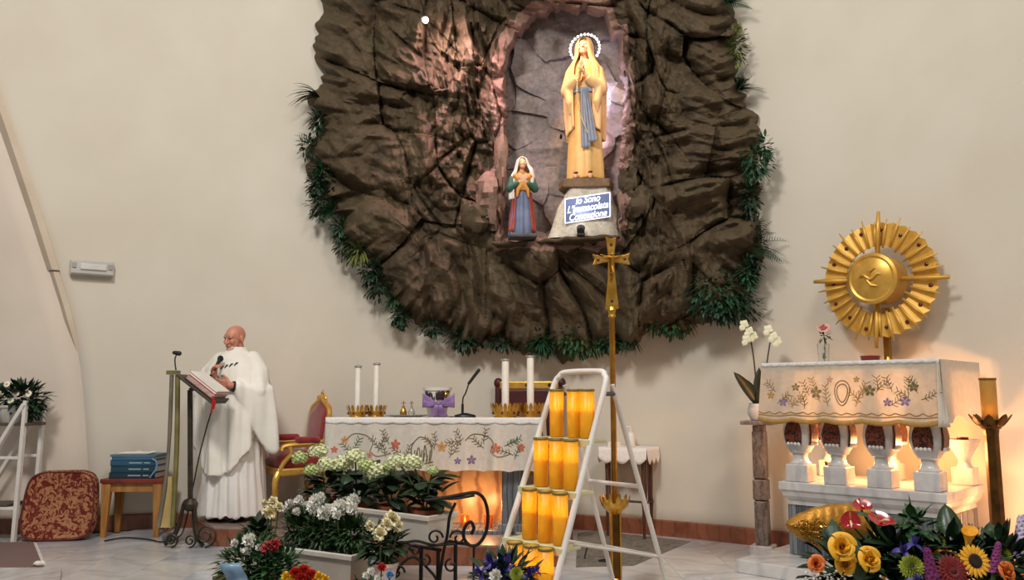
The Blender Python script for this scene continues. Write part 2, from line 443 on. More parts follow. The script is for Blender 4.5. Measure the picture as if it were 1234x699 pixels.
# altar platform (one low step of red marble)
plat = [(-2.46, 7.0), (-2.02, 6.96), (-1.66, 6.28), (.34, 6.18), (.40, 7.0), (.52, 7.3), (.52, 7.84), (.1, 8.01), (-.5, 8.12), (-1.15, 8.17), (-1.9, 8.11), (-2.6, 7.95), (-2.90, 7.82), (-2.74, 7.45)]
pb = MB().prism(plat, 0, .14)
platform = struct(pb.build('platform', REDM, None, False, bevel=.008))
tops = MB().prism([(-1.15 + (x + 1.15) * .985, 6.95 + (y - 6.95) * .985) for x, y in plat], .139, .146)
tops.build('top_slab', marble('platform_top', lin(150, 132, 122), lin(134, 116, 108), lin(180, 172, 168), 1.6, .3), platform, False)
# low marble ledge in the lower left corner
lg = MB(); a, b, c, d = G(-60, 690), G(74, 690), G(70, 720), G(-60, 720)
lg.prism([(a.x, a.y), (d.x, d.y), (c.x, c.y), (b.x, b.y)][::-1], 0, .035)
struct(lg.build('floor_ledge', WMARB, None, False, bevel=.005))

# ------------------------------------------------------------------ the grotto
def rock_mat(name, cols, bump=.5):
    m, nt, b = nodes(name); vec = texco(nt)
    c1 = ramp(nt, noise(nt, vec, 2.2, 5, .6, .4), [(.3, cols[0]), (.5, cols[1]), (.7, cols[2])])
    f2 = noise(nt, vec, 26, 6, .65)
    c2 = ramp(nt, f2, [(.3, (.55, .55, .55)), (.7, (1.15, 1.12, 1.05))])
    mx = nt.nodes.new('ShaderNodeMixRGB'); mx.blend_type = 'MULTIPLY'; mx.inputs['Fac'].default_value = .8
    nt.links.new(c1, mx.inputs[1]); nt.links.new(c2, mx.inputs[2]); nt.links.new(mx.outputs[0], b.inputs['Base Color'])
    b.inputs['Roughness'].default_value = .72; b.inputs['Specular IOR Level'].default_value = .3
    bumpn(nt, b, f2, bump, .012)
    MATS[name] = m; return m
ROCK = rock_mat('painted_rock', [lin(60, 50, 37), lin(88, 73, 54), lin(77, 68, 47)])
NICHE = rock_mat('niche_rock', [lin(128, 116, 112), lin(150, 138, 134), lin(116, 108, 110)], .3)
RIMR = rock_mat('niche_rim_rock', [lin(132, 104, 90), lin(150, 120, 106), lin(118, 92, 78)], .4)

outer = [(384, -40), (386, 0), (384, 30), (381, 60), (388, 92), (380, 112), (383, 150), (374, 188), (384, 222), (400, 262), (418, 292), (440, 312), (452, 340),
         (470, 362), (484, 388), (512, 396), (540, 404), (560, 414), (602, 414), (632, 424), (676, 431), (714, 424), (760, 416), (788, 402), (826, 402), (846, 386),
         (892, 378), (900, 344), (912, 312), (916, 272), (904, 244), (913, 212), (919, 168), (908, 136), (894, 112), (890, 70), (884, 30), (880, -10), (872, -60),
         (830, -130), (740, -180), (640, -190), (520, -175), (430, -120)]
inner = [(604, 292), (603, 250), (607, 210), (607, 150), (606, 100), (610, 62), (622, 34), (645, 14), (675, 4), (705, 4), (730, 14), (748, 40), (754, 80), (755, 130),
         (753, 180), (751, 215), (750, 250), (748, 292), (700, 294), (650, 294)]
GC = np.array([676., 165.])
def polar(poly, ang):
    poly = np.array(poly, float) - GC; out = np.zeros(len(ang))
    dx, dy = np.cos(ang), np.sin(ang)
    for (ax_, ay_), (bx_, by_) in zip(poly, np.roll(poly, -1, 0)):
        ex, ey = bx_ - ax_, by_ - ay_; den = dx * ey - dy * ex
        with np.errstate(all='ignore'):
            t = (ax_ * ey - ay_ * ex) / den; u = (ax_ * dy - ay_ * dx) / den
        ok = (t > 0) & (u >= -1e-6) & (u <= 1 + 1e-6); out = np.where(ok, np.maximum(out, np.where(ok, t, 0)), out)
    return out
NA, NT = 1000, 210
ang = np.linspace(0, 2 * PI, NA, endpoint=False)
ro = polar(outer, ang); ri = polar(inner, ang)
wob = vn(np.cos(ang) * 14 + 40, np.sin(ang) * 14 + 40, 3) - .5
wob2 = vn(np.cos(ang) * 45 + 90, np.sin(ang) * 45 + 90, 5) - .5
ro = ro + wob * 14 + wob2 * 14; ri = ri * (1 + .07 * (vn(np.cos(ang) * 8 + 30, np.sin(ang) * 8 + 30, 8) - .5) + .07 * (vn(np.cos(ang) * 24 + 60, np.sin(ang) * 24 + 60, 9) - .5))
t = np.linspace(0, 1, NT)[:, None]
rad = ri[None] + (ro - ri)[None] * t
PX = GC[0] + np.cos(ang)[None] * rad; PY = GC[1] + np.sin(ang)[None] * rad
def layer(px, py, th, L, S, seed):
    c, s = math.cos(R(th)), math.sin(R(th))
    wx = (vn(px / 105, py / 105, seed) - .5) * 50; wy = (vn(px / 105, py / 105, seed + 4) - .5) * 50
    x = px + wx; y = py + wy
    u = c * x + s * y; v = -s * x + c * y
    f1, e1 = facets(u / (L * 1.5), v / (S * 1.5), seed, .75)
    jx = (vn(px / 34, py / 34, seed + 8) - .5) * 9; jy = (vn(px / 34, py / 34, seed + 9) - .5) * 9
    t1 = tri((u + jx) / L, (v + jy) / S, seed); t2 = tri((u - jy) / (L * .38) + 3, (v + jx) / (S * .42), seed + 1); t3 = tri(u / (L * .15), (v + jx * .5) / (S * .2), seed + 2)
    rd = ridged(u / (L * 1.1), v / (S * .6), seed + 6, 2)
    gap = np.exp(-(e1 / (.05 + .10 * vn(px / 40, py / 40, seed + 12))) ** 2) * np.clip(vn(px / 70, py / 70, seed + 13) * 2.2 - .5, 0, 1)
    fold = np.abs(tri((u + jx) / (L * .8) + 7, (v + jy) / (S * .55), seed + 5) - .5) * 2
    fold2 = np.abs(tri((u + jy) / (L * .35) + 2, (v - jx * .6) / (S * .28), seed + 7) - .5) * 2
    return .18 * f1 + .24 * t1 + .13 * t2 + .05 * t3 + .03 * (rd - .5) + .17 * fold + .055 * fold2 - .14 * gap - .30
hl = layer(PX, PY, 28, 92, 48, 3)                 # left: slabs falling to the right
hb = layer(PX, PY, 84, 100, 44, 21)               # below: hanging folds
hr = layer(PX, PY, -6, 110, 50, 37)               # right: lying strata
hv = layer(PX, PY, 78, 46, 26, 52)                # crinkled verticals next to the niche
sg = lambda x: 1 / (1 + np.exp(-x))
wb_ = sg((PY - 300 + .10 * np.abs(PX - 660)) / 14) * sg((PX - 470) / 26) * sg((840 - PX) / 26)
wr_ = sg((PX - 680) / 10)
wv_ = sg((PX - 752) / 6) * sg((806 - PX) / 8) * .9 + sg((PX - 480) / 12) * sg((612 - PX) / 8) * sg((270 - PY) / 20) * .75
h = hl * (1 - wr_) + hr * wr_
h = h * (1 - wb_) + hb * wb_
h = h * (1 - np.clip(wv_, 0, 1)) + hv * np.clip(wv_, 0, 1)
c1, e3 = facets(PX / 11 + vn(PX / 14, PY / 14, 2) * 1.2, PY / 9, 61, .9)
h = h + .005 * c1 + .012 * (ridged(PX / 17, PY / 13, 71, 3) - .5) + .006 * (ridged(PX / 5, PY / 5, 77, 2) - .5)
prof = .05 + .37 * (1 - t ** 7) ** .8
prof = prof + .06 * np.exp(-((t * (ro - ri)[None]) / 12) ** 2)
h = h + .05 * (fbm(PX / 120, PY / 120, 90, 3) - .5)
disp = prof + (h - .03) * np.minimum(1, (1 - t) * 9 + .15)
rr = AR - np.clip(disp, .03, .85)
rows = []
# jamb rings running back into the niche
NJ = 26
for i in range(NJ):
    s_ = 1 - i / NJ                                   # 1 = deepest
    k = ri * (1 - .075 * s_ ** .8); px = GC[0] + np.cos(ang) * k; py = GC[1] + np.sin(ang) * k
    nz = (ridged(px / 26 + s_ * 3, py / 26, 13, 3) - .5) * .09 * math.sin(PI * min(1, s_ * 1.1))
    rows.append(Wn(px, py, rr[0] + (AR - .03 - rr[0]) * s_ + nz))
for i in range(NT): rows.append(Wn(PX[i], PY[i], rr[i]))
rows.append(Wn(PX[-1], PY[-1], np.full(NA, AR + .03)))
V = np.concatenate(rows); nr = len(rows)
grotto_loc = W(660, 425, AR - .3)
grotto = thing('grotto', 'dark brown artificial rock grotto with arched niche high on the apse wall', 'grotto', grotto_loc)
def npmesh(name, V, nr, nc, m, parent, mats=None, cap=False, midx=None):
    V = V - np.array(parent.location)
    i, j = np.meshgrid(np.arange(nr - 1), np.arange(nc), indexing='ij'); k = (j + 1) % nc
    Fq = np.stack([i * nc + j, i * nc + k, (i + 1) * nc + k, (i + 1) * nc + j], -1).reshape(-1, 4)
    me = bpy.data.meshes.new(name); me.vertices.add(len(V)); me.vertices.foreach_set('co', V.astype(np.float32).ravel())
    me.loops.add(Fq.size); me.loops.foreach_set('vertex_index', Fq.astype(np.int32).ravel())
    me.polygons.add(len(Fq)); me.polygons.foreach_set('loop_start', np.arange(0, Fq.size, 4, dtype=np.int32))
    me.polygons.foreach_set('use_smooth', np.ones(len(Fq), dtype=bool))
    me.update(calc_edges=True); me.validate()
    return finish(name, me, m, parent, angle=34)
NRIM = NJ + 14
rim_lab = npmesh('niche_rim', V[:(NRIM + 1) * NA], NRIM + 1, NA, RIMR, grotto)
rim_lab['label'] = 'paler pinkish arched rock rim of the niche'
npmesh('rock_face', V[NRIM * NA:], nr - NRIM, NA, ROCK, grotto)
# back of the niche
tt = np.linspace(.02, 1, 90)[:, None]; rad2 = (ri * .97)[None] * tt
PX2 = GC[0] + np.cos(ang)[None] * rad2; PY2 = GC[1] + np.sin(ang)[None] * rad2
n1, e4 = facets(PX2 / 46 + vn(PX2 / 40, PY2 / 40, 6) * 1.1, PY2 / 40, 81, .8); 
d2 = .02 + .07 * n1 + .10 * tri(PX2 / 40 + vn(PX2 / 50, PY2 / 50, 3), PY2 / 34, 83) + .05 * (ridged(PX2 / 42, PY2 / 30, 84, 3) - .3) + .012 * (ridged(PX2 / 12, PY2 / 12, 86, 2) - .5)
V2 = Wn(PX2, PY2, AR - np.clip(d2, .02, .185)).reshape(-1, 3)
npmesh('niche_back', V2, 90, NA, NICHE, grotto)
# ledge that carries the statues
lb = MB(); 
def ledge(u, v):
    px = 600 + 150 * u; r0 = AR - .02 - (.60 + .035 * math.sin(u * 9 + 2) + .02 * math.sin(u * 31)) * v
    p = W(px, 291 + 2.5 * math.sin(u * 17), AR - .42); ph = math.atan2(p.y - AY, p.x - AX)
    return (AX + r0 * math.cos(ph), AY + r0 * math.sin(ph), W(676, 292, AR - .42).z + .006 * math.sin(u * 40 + v * 9))
lb.grid(ledge, 40, 8); lo = lb.build('ledge', ROCK, grotto, world=True, solid=.03); lo.modifiers['solid'].offset = 1
LEDGE_Z = W(676, 292, AR - .42).z + .008
# loose crumpled boulders set around the niche mouth
def boulder(px, py, r, w, hgt, dep, seed, m):
    mb = MB(); c = W(px, py, r); n_, m_ = 22, 14
    s = 1 / 1000 * c.y
    rs = []
    for i in range(m_ + 1):
        a = -PI / 2 + PI * (.015 + .97 * i / m_); ring = []
        for k_ in range(n_):
            b = 2 * PI * k_ / n_; d = Vector((math.cos(a) * math.cos(b), math.cos(a) * math.sin(b), math.sin(a)))
            f, e = facets(np.array([d.x * 1.6 + d.y * .9 + seed]), np.array([d.z * 1.7 - d.y * .7 + seed * 2.3]), seed, .8)
            q = .78 + .36 * float(f[0]) + .2 * float(ridged(np.array([d.x * 2 + seed]), np.array([d.z * 2 + d.y]), seed)[0] - .5)
            ring.append(c + Vector((d.x * w * s * q, d.y * dep * q, d.z * hgt * s * q)))
        rs.append(ring)
    o = mb.rings(rs).build('boulder', m, grotto, world=True, angle=28); return o
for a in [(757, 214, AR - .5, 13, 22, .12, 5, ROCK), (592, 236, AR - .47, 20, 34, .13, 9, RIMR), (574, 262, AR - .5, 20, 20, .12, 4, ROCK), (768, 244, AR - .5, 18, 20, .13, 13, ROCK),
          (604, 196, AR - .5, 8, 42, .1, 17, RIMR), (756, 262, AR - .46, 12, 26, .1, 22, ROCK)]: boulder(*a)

# ------------------------------------------------------------------ pedestal, sign, statues
def statue_scale(px, y0, y1, Y): return (P(px, y1, Y).z - P(px, y0, Y).z)
MY = 7.42
LROCK = rock_mat('pale_rock', [lin(206, 196, 176), lin(222, 212, 196), lin(196, 186, 170)], .3)
base = P(706, 220, MY)
ped = thing('statue_pedestal', 'pale lit rock pedestal under the tall veiled statue in the niche', 'pedestal', (base.x, base.y, LEDGE_Z))
hh = base.z - LEDGE_Z
mb = MB(); rs = []
prof_ = [(.335, .17, 0), (.30, .17, .12), (.26, .165, .28), (.225, .16, .36), (.20, .15, hh - .075)]
for w_, d_, z in prof_:
    ring = []
    for k in range(36):
        a = 2 * PI * k / 36; f = 1 + .10 * (float(vn(np.array([math.cos(a) * 2.2 + z * 4]), np.array([math.sin(a) * 2.2 + 7]), 3)[0]) - .5) * 2
        sx = abs(math.cos(a)) ** .6 * (1 if math.cos(a) > 0 else -1); sy = abs(math.sin(a)) ** .6 * (1 if math.sin(a) > 0 else -1)
        ring.append((sx * w_ * f + (.06 * z / hh - .02), sy * d_ * f, z))
    rs.append(ring)
mb.rings(rs).build('rock_body', LROCK, ped, angle=30)
mb = MB(); 
mb.add(*(lambda q: (q.v, q.f))(MB().prism([(-.22, -.16), (.0, -.19), (.20, -.17), (.25, -.02), (.2, .15), (-.2, .15), (-.25, 0)], hh - .078, hh - .002)))
mb.build('top_stone', rock_mat('brown_stone', [lin(120, 96, 72), lin(140, 112, 84), lin(104, 84, 64)], .4), ped, False, bevel=.012)
# illuminated sign leaning on the pedestal
SY = MY - .188
pa, pb_, pc, pd = P(681, 240, SY), P(735, 232, SY), P(737, 264, SY), P(681, 269, SY)
sx = (pb_ - pa); sw = sx.length; sh = (pa - pd).length
root = thing('lit_sign', 'small blue illuminated sign with white italic lettering under the statue', 'sign', pd)
ux = sx.normalized(); uz = (pa - pd).normalized(); uy = uz.cross(ux).normalized()
SM = Matrix((ux, uy, uz)).transposed().to_4x4()
def sgn(mb): mb.v = [tuple(SM @ Vector(v)) for v in mb.v]; return mb
SIGNB = mat('sign_blue', lin(84, 96, 136), lin(96, 108, 146), rough=.4, emit=lin(84, 98, 150), es=.25)
SIGNW = emission('sign_white', (.95, .95, 1.0), .75)
sgn(MB().box((sw / 2, .012, sh / 2), (sw, .02, sh))).build('panel', SIGNB, root, False, bevel=.003)
for x0, z0, x1, z1 in ((0, 0, sw, 0), (0, sh, sw, sh), (0, 0, 0, sh), (sw, 0, sw, sh)):
    sgn(MB().bar((x0, -.002, z0), (x1, -.002, z1), .009, .009)).build('border', SIGNW, root, False)
def textmesh(s, size, shear=0., bold=0.0, ext=.002, align='CENTER'):
    cu = bpy.data.curves.new('t', 'FONT'); cu.body = s; cu.size = size; cu.shear = shear; cu.align_x = align; cu.extrude = ext; cu.offset = bold
    o = bpy.data.objects.new('t', cu); COL.objects.link(o)
    me = bpy.data.meshes.new_from_object(o.evaluated_get(bpy.context.evaluated_depsgraph_get()))
    vs = [tuple(v.co) for v in me.vertices]; fs = [tuple(p.vertices) for p in me.polygons]
    bpy.data.objects.remove(o); bpy.data.meshes.remove(me); bpy.data.curves.remove(cu); return vs, fs
for i, s in enumerate(("Io Sono", "L'Immacolata", "Concezione")):
    vs, fs = textmesh(s, .088, .25, .0018)
    mb = MB(); mb.add([(sw / 2 + x * .80, -.004 - z, sh * .72 - i * .072 + y) for x, y, z in vs], fs); sgn(mb).build('lettering', SIGNW, root, False)
# small lamp at the foot of the sign
sp = P(700, 288, MY - .238)
root = thing('spotlight', 'tiny black spotlight on the grotto ledge at foot of the sign', 'lamp', (sp.x, sp.y, LEDGE_Z - .006))
MB().box((0, 0, .012), (.07, .05, .024)).build('base', BLACK, root, False, bevel=.004)
MB().lathe([(.012, -.03), (.034, -.028), (.038, .03), (.034, .032), (.03, .02)], 16, M=frame((0, 0, .055), (.1, .75, .65))).build('housing', BLACK, root)
MB().ball((.004, .03, .078), .02).build('bulb', emission('lamp_bulb_white', (1, .95, .9), 6), root)
spot('spotlight_beam', (sp.x + .005, sp.y - .04, LEDGE_Z + .13), (base.x, MY, LEDGE_Z + .75), 3, (1, .97, 1.0), 100, .6, .02)

# drapery helper: robed figure rings, local frame faces -y
def robe_rings(spec, n=64, seed=1):
    """spec rows: z, rx, ry, cx, cy, fold amplitude; folds follow stable angles"""
    r_ = random.Random(seed); ks = [(r_.choice([5, 7, 9, 11, 13, 16]), r_.random() * 6.28, r_.uniform(.5, 1)) for _ in range(4)]
    out = []
    for z, rx, ry, cx, cy, A in spec:
        ring = []
        for k in range(n):
            a = 2 * PI * k / n
            f = sum(w * math.cos(kk * a + ph + .25 * math.sin(3 * z + kk)) for kk, ph, w in ks) / 2.2
            f = (abs(f) ** .8) * (1 if f > 0 else -1)
            m = 1 + A * f; ring.append(Vector((cx + rx * m * math.cos(a), cy + ry * m * math.sin(a), z)))
        out.append(ring)
    return out
def interp_spec(spec, n=40):
    spec = sorted(spec); z = [s[0] for s in spec]; out = []
    for i in range(n + 1):
        q = z[0] + (z[-1] - z[0]) * i / n
        out.append((q,) + tuple(float(np.interp(q, z, [s[j] for s in spec])) for j in range(1, 6)))
    return out
def hand(mb, wrist, fwd, pn, side, L=.18, curl=.5, spread=.12):
    """palm and five fingers; fwd = finger direction, pn = palm normal, side = thumb side"""
    w = Vector(wrist); f = Vector(fwd).normalized(); p = Vector(pn); p = (p - f * p.dot(f)).normalized(); s = Vector(side); s = (s - f * s.dot(f) - p * s.dot(p)).normalized()
    k = L / .18
    for j in range(4):
        o = (1.5 - j) * .021 * k; b = w + f * (.085 - .004 * j) * k + s * o
        mb.limb([w + s * o * .6 + f * .01 * k, b], [.017 * k, .0125 * k], 8)
        ln = (.080, .088, .082, .064)[j] * k; d = (f + s * spread * (1.5 - j) * .5).normalized(); pts = [b]; rad_ = [.0105 * k]
        for q in range(3):
            a = curl * (q + .6) * .75; dd = (d * math.cos(a) + p * math.sin(a)).normalized(); pts.append(pts[-1] + dd * ln * (.45, .32, .23)[q]); rad_.append((.0100, .0092, .0082)[q] * k)
        mb.limb(pts, rad_, 8)
    b = w + f * .022 * k + s * .03 * k
    q1 = b + (f * .6 + s * .75 + p * .35).normalized() * .036 * k; q2 = q1 + (f * .85 + s * .25 + p * .5).normalized() * .034 * k; q3 = q2 + (f * .95 + p * .45).normalized() * .024 * k
    mb.limb([b, q1, q2, q3], [.016 * k, .0125 * k, .0110 * k, .0090 * k], 8)
def head(mb, c, s=1., yaw=0., tilt=0., female=False):
    """skull, jaw, nose, brow, lips, ears; faces -y; c = head centre; s=1 for 0.23 m"""
    M = Matrix.Translation(c) @ Matrix.Rotation(yaw, 4, 'Z') @ Matrix.Rotation(tilt, 4, 'X')
    def B(p, r): mb.ball(M @ (Vector(p) * s), [q * s for q in r], 16, 12, M)
    B((0, .012, .03), (.076, .094, .084)); B((0, -.03, -.035), (.058, .058, .068)); B((0, -.055, -.078), (.034, .032, .026))
    B((0, -.06, .03), (.056, .032, .036))
    for q in (-1, 1):
        B((q * .028, -.083, .018), (.026, .012, .009)); B((q * .036, -.072, -.022), (.024, .022, .024)); B((q * .078, .01, -.01), (.010, .020, .032))
    mb.limb([M @ (Vector((0, -.088, .012)) * s), M @ (Vector((0, -.112, -.028)) * s)], [.009 * s, .014 * s], 8)
    for q in (-1, 1): B((q * .011, -.1, -.032), (.010, .011, .008))
    B((0, -.090, -.056), (.024, .010, .007)); B((0, -.087, -.068), (.020, .010, .007))
    return M
PLY = mat('statue_skin', lin(240, 190, 150), lin(228, 176, 136), rough=.45)
MROBE = mat('statue_robe', lin(238, 192, 122), lin(222, 170, 98), rough=.5, scale=5)
MVEIL = mat('statue_veil', lin(240, 194, 140), lin(226, 176, 120), rough=.5, scale=5)
MSASH = mat('statue_sash', lin(150, 158, 176), lin(124, 134, 156), rough=.5, scale=5)
H = statue_scale(706, 219, 48, MY)
s = H / 1.62
mary = thing('standing_statue', 'tall praying female statue in cream veil and pale blue sash with bulb halo', 'statue', base, R(-14))
K = lambda rows: [(z * s, a * s, b * s, c * s, d * s, A) for z, a, b, c, d, A in rows]
mb = MB()
mb.rings(robe_rings(interp_spec(K([(0.02, .20, .15, 0, 0, .10), (.3, .185, .14, 0, 0, .12), (.7, .165, .125, 0, 0, .11), (.95, .145, .115, 0, 0, .08), (1.15, .15, .115, 0, 0, .05), (1.3, .155, .10, 0, .01, .02), (1.37, .10, .07, 0, .01, 0), (1.40, .05, .05, 0, .0, 0)])), 64, 4))
body_r = remesh(mb, 'robe', MROBE, mary, .009, 2, .4)
mb = MB()
head(mb, Vector((0, -.02, 1.52)) * s, s * .93, 0, R(-8)); mb.limb([Vector((0, .0, 1.34)) * s, Vector((0, -.01, 1.45)) * s], [.052 * s, .046 * s])
for q in (-1, 1):
    mb.limb([Vector((q * .15, 0, 1.27)) * s, Vector((q * .185, -.04, 1.04)) * s, Vector((q * .035, -.17, 1.15)) * s], [.05 * s, .046 * s, .03 * s])
    hand(mb, Vector((q * .024, -.175, 1.16)) * s, (-q * .12, -.25, 1), (-q, 0, 0), (0, -1, .1), .18 * s, .06, .02)
remesh(mb, 'body', PLY, mary, .0045, 2)
# long veil falling from the head to below the knees, open at the front
def veil_fn(u, v):
    a = R(-62 + (304) * u); v = v ** .9
    z = (1.655 - v * 1.20) * s
    zz = [1.655, 1.62, 1.55, 1.45, 1.38, 1.25, 1.0, .7, .455]; rx = [.01, .07, .098, .10, .115, .195, .225, .215, .20]; ry = [.01, .075, .11, .10, .10, .125, .135, .14, .14]
    q = 1.655 - v * 1.20
    ax_ = float(np.interp(-q, [-i for i in zz], rx)); ay_ = float(np.interp(-q, [-i for i in zz], ry))
    f = 1 + (.05 * math.sin(a * 9 + 2 * q) + .03 * math.sin(a * 17)) * min(1, v * 1.6)
    z += .10 * s * v * math.cos(a + PI / 2) * 0
    lift = .16 * s * max(0, -math.sin(a)) * v
    return (ax_ * f * math.cos(a) * s, (ay_ * f * math.sin(a) + (.0)) * s, z + lift)
MB().grid(veil_fn, 90, 50).build('veil', MVEIL, mary, solid=.014 * s)
# sleeves
mb = MB()
for q in (-1, 1):
    mb.limb([Vector((q * .15, .0, 1.25)) * s, Vector((q * .195, -.05, 1.02)) * s], [.065 * s, .07 * s], 14)
    mb.tube([Vector((q * .195, -.05, 1.03)) * s, Vector((q * .10, -.13, 1.09)) * s, Vector((q * .05, -.165, 1.13)) * s], [.07 * s, .06 * s, .05 * s], 14)
    mb.tube([Vector((q * .17, -.08, 1.03)) * s, Vector((q * .15, -.11, .86)) * s, Vector((q * .15, -.1, .74)) * s], [.06 * s, .045 * s, .012 * s], 12)
remesh(mb, 'sleeves', MVEIL, mary, .008, 3)
# sash with two hanging ends
mb = MB()
mb.rings([[Vector(((.158) * s * math.cos(a), (.126) * s * math.sin(a) - .004 * s, z * s)) for a in (2 * PI * k / 40 for k in range(40))] for z in (.985, .99, 1.03, 1.035)], capa=False, capb=False)
for x0, x1, z1, w in ((.0, .035, .34, .05), (.03, .11, .40, .05)):
    def sf(u, v, x0=x0, x1=x1, z1=z1, w=w):
        z = 1.02 + (z1 - 1.02) * v; x = x0 + (x1 - x0) * v + (u - .5) * w * (1 + .9 * v)
        return (x * s, -(.128 + .05 * v + .012 * math.sin(u * 15) ) * s, z * s)
    mb.grid(sf, 12, 24)
mb.build('sash', MSASH, mary, solid=.01 * s)
mb = MB()
for k in range(46):
    tq = k / 45; x = .045 + .05 * math.sin(tq * PI); z = 1.12 - tq * .62
    mb.ball(Vector((-x + .10 * tq, -.20 + .02 * tq, z)) * s, .008 * s, 6, 4)
mb.build('rosary', mat('rosary_beads', lin(220, 200, 150), rough=.3), mary)
for q in (-1, 1):   # feet with a rose on each
    mb = MB(); mb.limb([Vector((q * .07, -.12, .03)) * s, Vector((q * .08, -.21, .022)) * s], [.035 * s, .026 * s], 10)
    ft = mb.build('foot', PLY, mary)
    rb = MB()
    for k in range(9): a = k * 2.4; rb.ball(Vector((q * .078 + .018 * math.cos(a) * k / 9, -.20 + .018 * math.sin(a) * k / 9, .052 + .006 * (k % 3))) * s, (.014 * s, .014 * s, .01 * s), 8, 5)
    rb.build('rose', mat('foot_rose', lin(120, 60, 34), lin(90, 40, 24), rough=.5), ft)
# halo of little bulbs
hc = Vector((0, .05, 1.545)) * s; hr_ = .165 * s
halo = MB().tube(arc(hc, hr_, -35, 215, 40), .006, 6).build('halo_ring', BRASS, mary)
bulb = MB().ball((0, 0, 0),   .0125, 10, 7).mesh('bulb'); bulb.materials.append(emission('halo_bulb', (1, .97, .92), 2.5))
for k in range(19):
    a = R(-35 + 250 * k / 18); inst('bulb', bulb, Matrix.Translation(hc + Vector((math.cos(a), 0, math.sin(a))) * hr_ + Vector((0, -.01, 0))), halo)
# unseen lamp added behind the statue to light the niche wall lilac
tl0, tl1 = P(716, 200, MY + .145), P(716, 92, MY + .145)
root = thing('added_niche_lamp', 'hidden lilac tube added behind the tall statue to light the niche wall', 'lamp', tl0)
MB().tube([tl0, tl1], .020, 12).build('tube', emission('tube_lilac', (.74, .66, .92), 1.5), root, world=True)
MB().tube([tl0 - Vector((0, 0, .03)), tl0 + Vector((0, 0, .02))], .026, 12).build('end_cap', WHITEP, root, world=True)
MB().tube([tl1 - Vector((0, 0, .02)), tl1 + Vector((0, 0, .03))], .026, 12).build('end_cap', WHITEP, root, world=True)
MB().tube([(tl0 + tl1) / 2, (tl0 + tl1) / 2 + Vector((0, .14, 0))], .010, 8).build('bracket', WHITEP, root, world=True)
point('added_niche_light', (tl0 + tl1) / 2 + Vector((.06, -.01, .25)), 9, (.60, .66, 1.0), .08)
point('added_niche_light', tl0 + Vector((.0, -.03, .25)), 5, (.92, .74, .95), .08)

# girl statue
BY = 7.36
bpt = P(629, 290, BY); H2 = statue_scale(629, 290, 189, BY); s2 = H2 / 1.34
girl = thing('girl_statue', 'small girl statue in white veil, orange shawl and blue skirt on ledge', 'statue', (bpt.x, bpt.y, LEDGE_Z), R(6))
s2 *= (bpt.z + H2 - LEDGE_Z) / H2
V3 = lambda x, y, z: Vector((x, y, z)) * s2
MB().prism([(-.21 * s2, -.19 * s2), (.22 * s2, -.2 * s2), (.23 * s2, .16 * s2), (-.21 * s2, .16 * s2)], 0, .06 * s2).build('base', mat('statue_base', lin(96, 92, 92), lin(74, 70, 70), rough=.7), girl, False, bevel=.01)
K2 = lambda rows: [(z * s2, a * s2, b * s2, c * s2, d * s2, A) for z, a, b, c, d, A in rows]
mb = MB(); mb.rings(robe_rings(interp_spec(K2([(.05, .20, .16, 0, 0, .16), (.35, .185, .15, 0, 0, .15), (.7, .14, .12, 0, 0, .10), (.78, .125, .10, 0, 0, .03)]), 24), 64, 9))
remesh(mb, 'skirt', mat('statue_skirt', lin(112, 122, 152), lin(86, 96, 126), rough=.55), girl, .008, 1, .3)
mb = MB(); head(mb, V3(0, -.02, 1.21), s2 * .9, R(10), R(-14)); mb.limb([V3(0, 0, .98), V3(0, 0, 1.12)], [.05 * s2, .042 * s2])
mb.limb([V3(0, 0, .7), V3(0, 0, .98)], [.1 * s2, .11 * s2])
for q in (-1, 1):
    mb.limb([V3(q * .14, 0, 1.0), V3(q * .19, -.05, .82), V3(q * .03, -.15, .9)], [.05 * s2, .045 * s2, .028 * s2])
    hand(mb, V3(q * .03, -.155, .9), (-q * .6, -.2, .6), (0, 1, 0), (0, 0, 1), .16 * s2, .2)
remesh(mb, 'body', PLY, girl, .0045, 2)
mb = MB()
for q in (-1, 1): mb.limb([V3(q * .15, 0, .98), V3(q * .20, -.06, .80), V3(q * .09, -.13, .87)], [.062 * s2, .062 * s2, .045 * s2], 12)
remesh(mb, 'sleeves', mat('statue_green_sleeve', lin(56, 104, 84), lin(38, 78, 62), rough=.55), girl, .007, 2)
mb = MB(); mb.rings(robe_rings(interp_spec(K2([(.76, .13, .115, 0, -.015, .04), (.88, .165, .125, 0, -.015, .05), (1.0, .175, .11, 0, 0, .03), (1.06, .11, .08, 0, 0, 0), (1.09, .07, .065, 0, 0, 0)]), 16), 48, 5))
for q in (-1, 1): mb.tube([V3(q * .13, -.07, 1.02), V3(0, -.135, .88), V3(-q * .08, -.125, .76), V3(-q * .09, -.13, .64)], [.05 * s2, .045 * s2, .035 * s2, .012 * s2], 10)
remesh(mb, 'shawl', mat('statue_orange_shawl', lin(226, 156, 74), lin(208, 132, 52), rough=.55), girl, .007, 2)
def gveil(u, v):
    a = R(-50 + 280 * u); q = 1.345 - v * .72
    zz = [.6, .8, 1.0, 1.1, 1.2, 1.28, 1.345]; rx = [.20, .205, .18, .125, .10, .08, .01]; ry = [.13, .135, .125, .10, .11, .085, .01]
    f = 1 + .05 * math.sin(a * 8) * min(1, v * 2)
    return (float(np.interp(q, zz, rx)) * f * math.cos(a) * s2, float(np.interp(q, zz, ry)) * f * math.sin(a) * s2, (q + .3 * v * max(0, math.cos(a)) ) * s2)
MB().grid(gveil, 60, 30).build('veil', mat('statue_white_veil', lin(240, 232, 222), lin(230, 220, 208), rough=.5), girl, solid=.012 * s2)
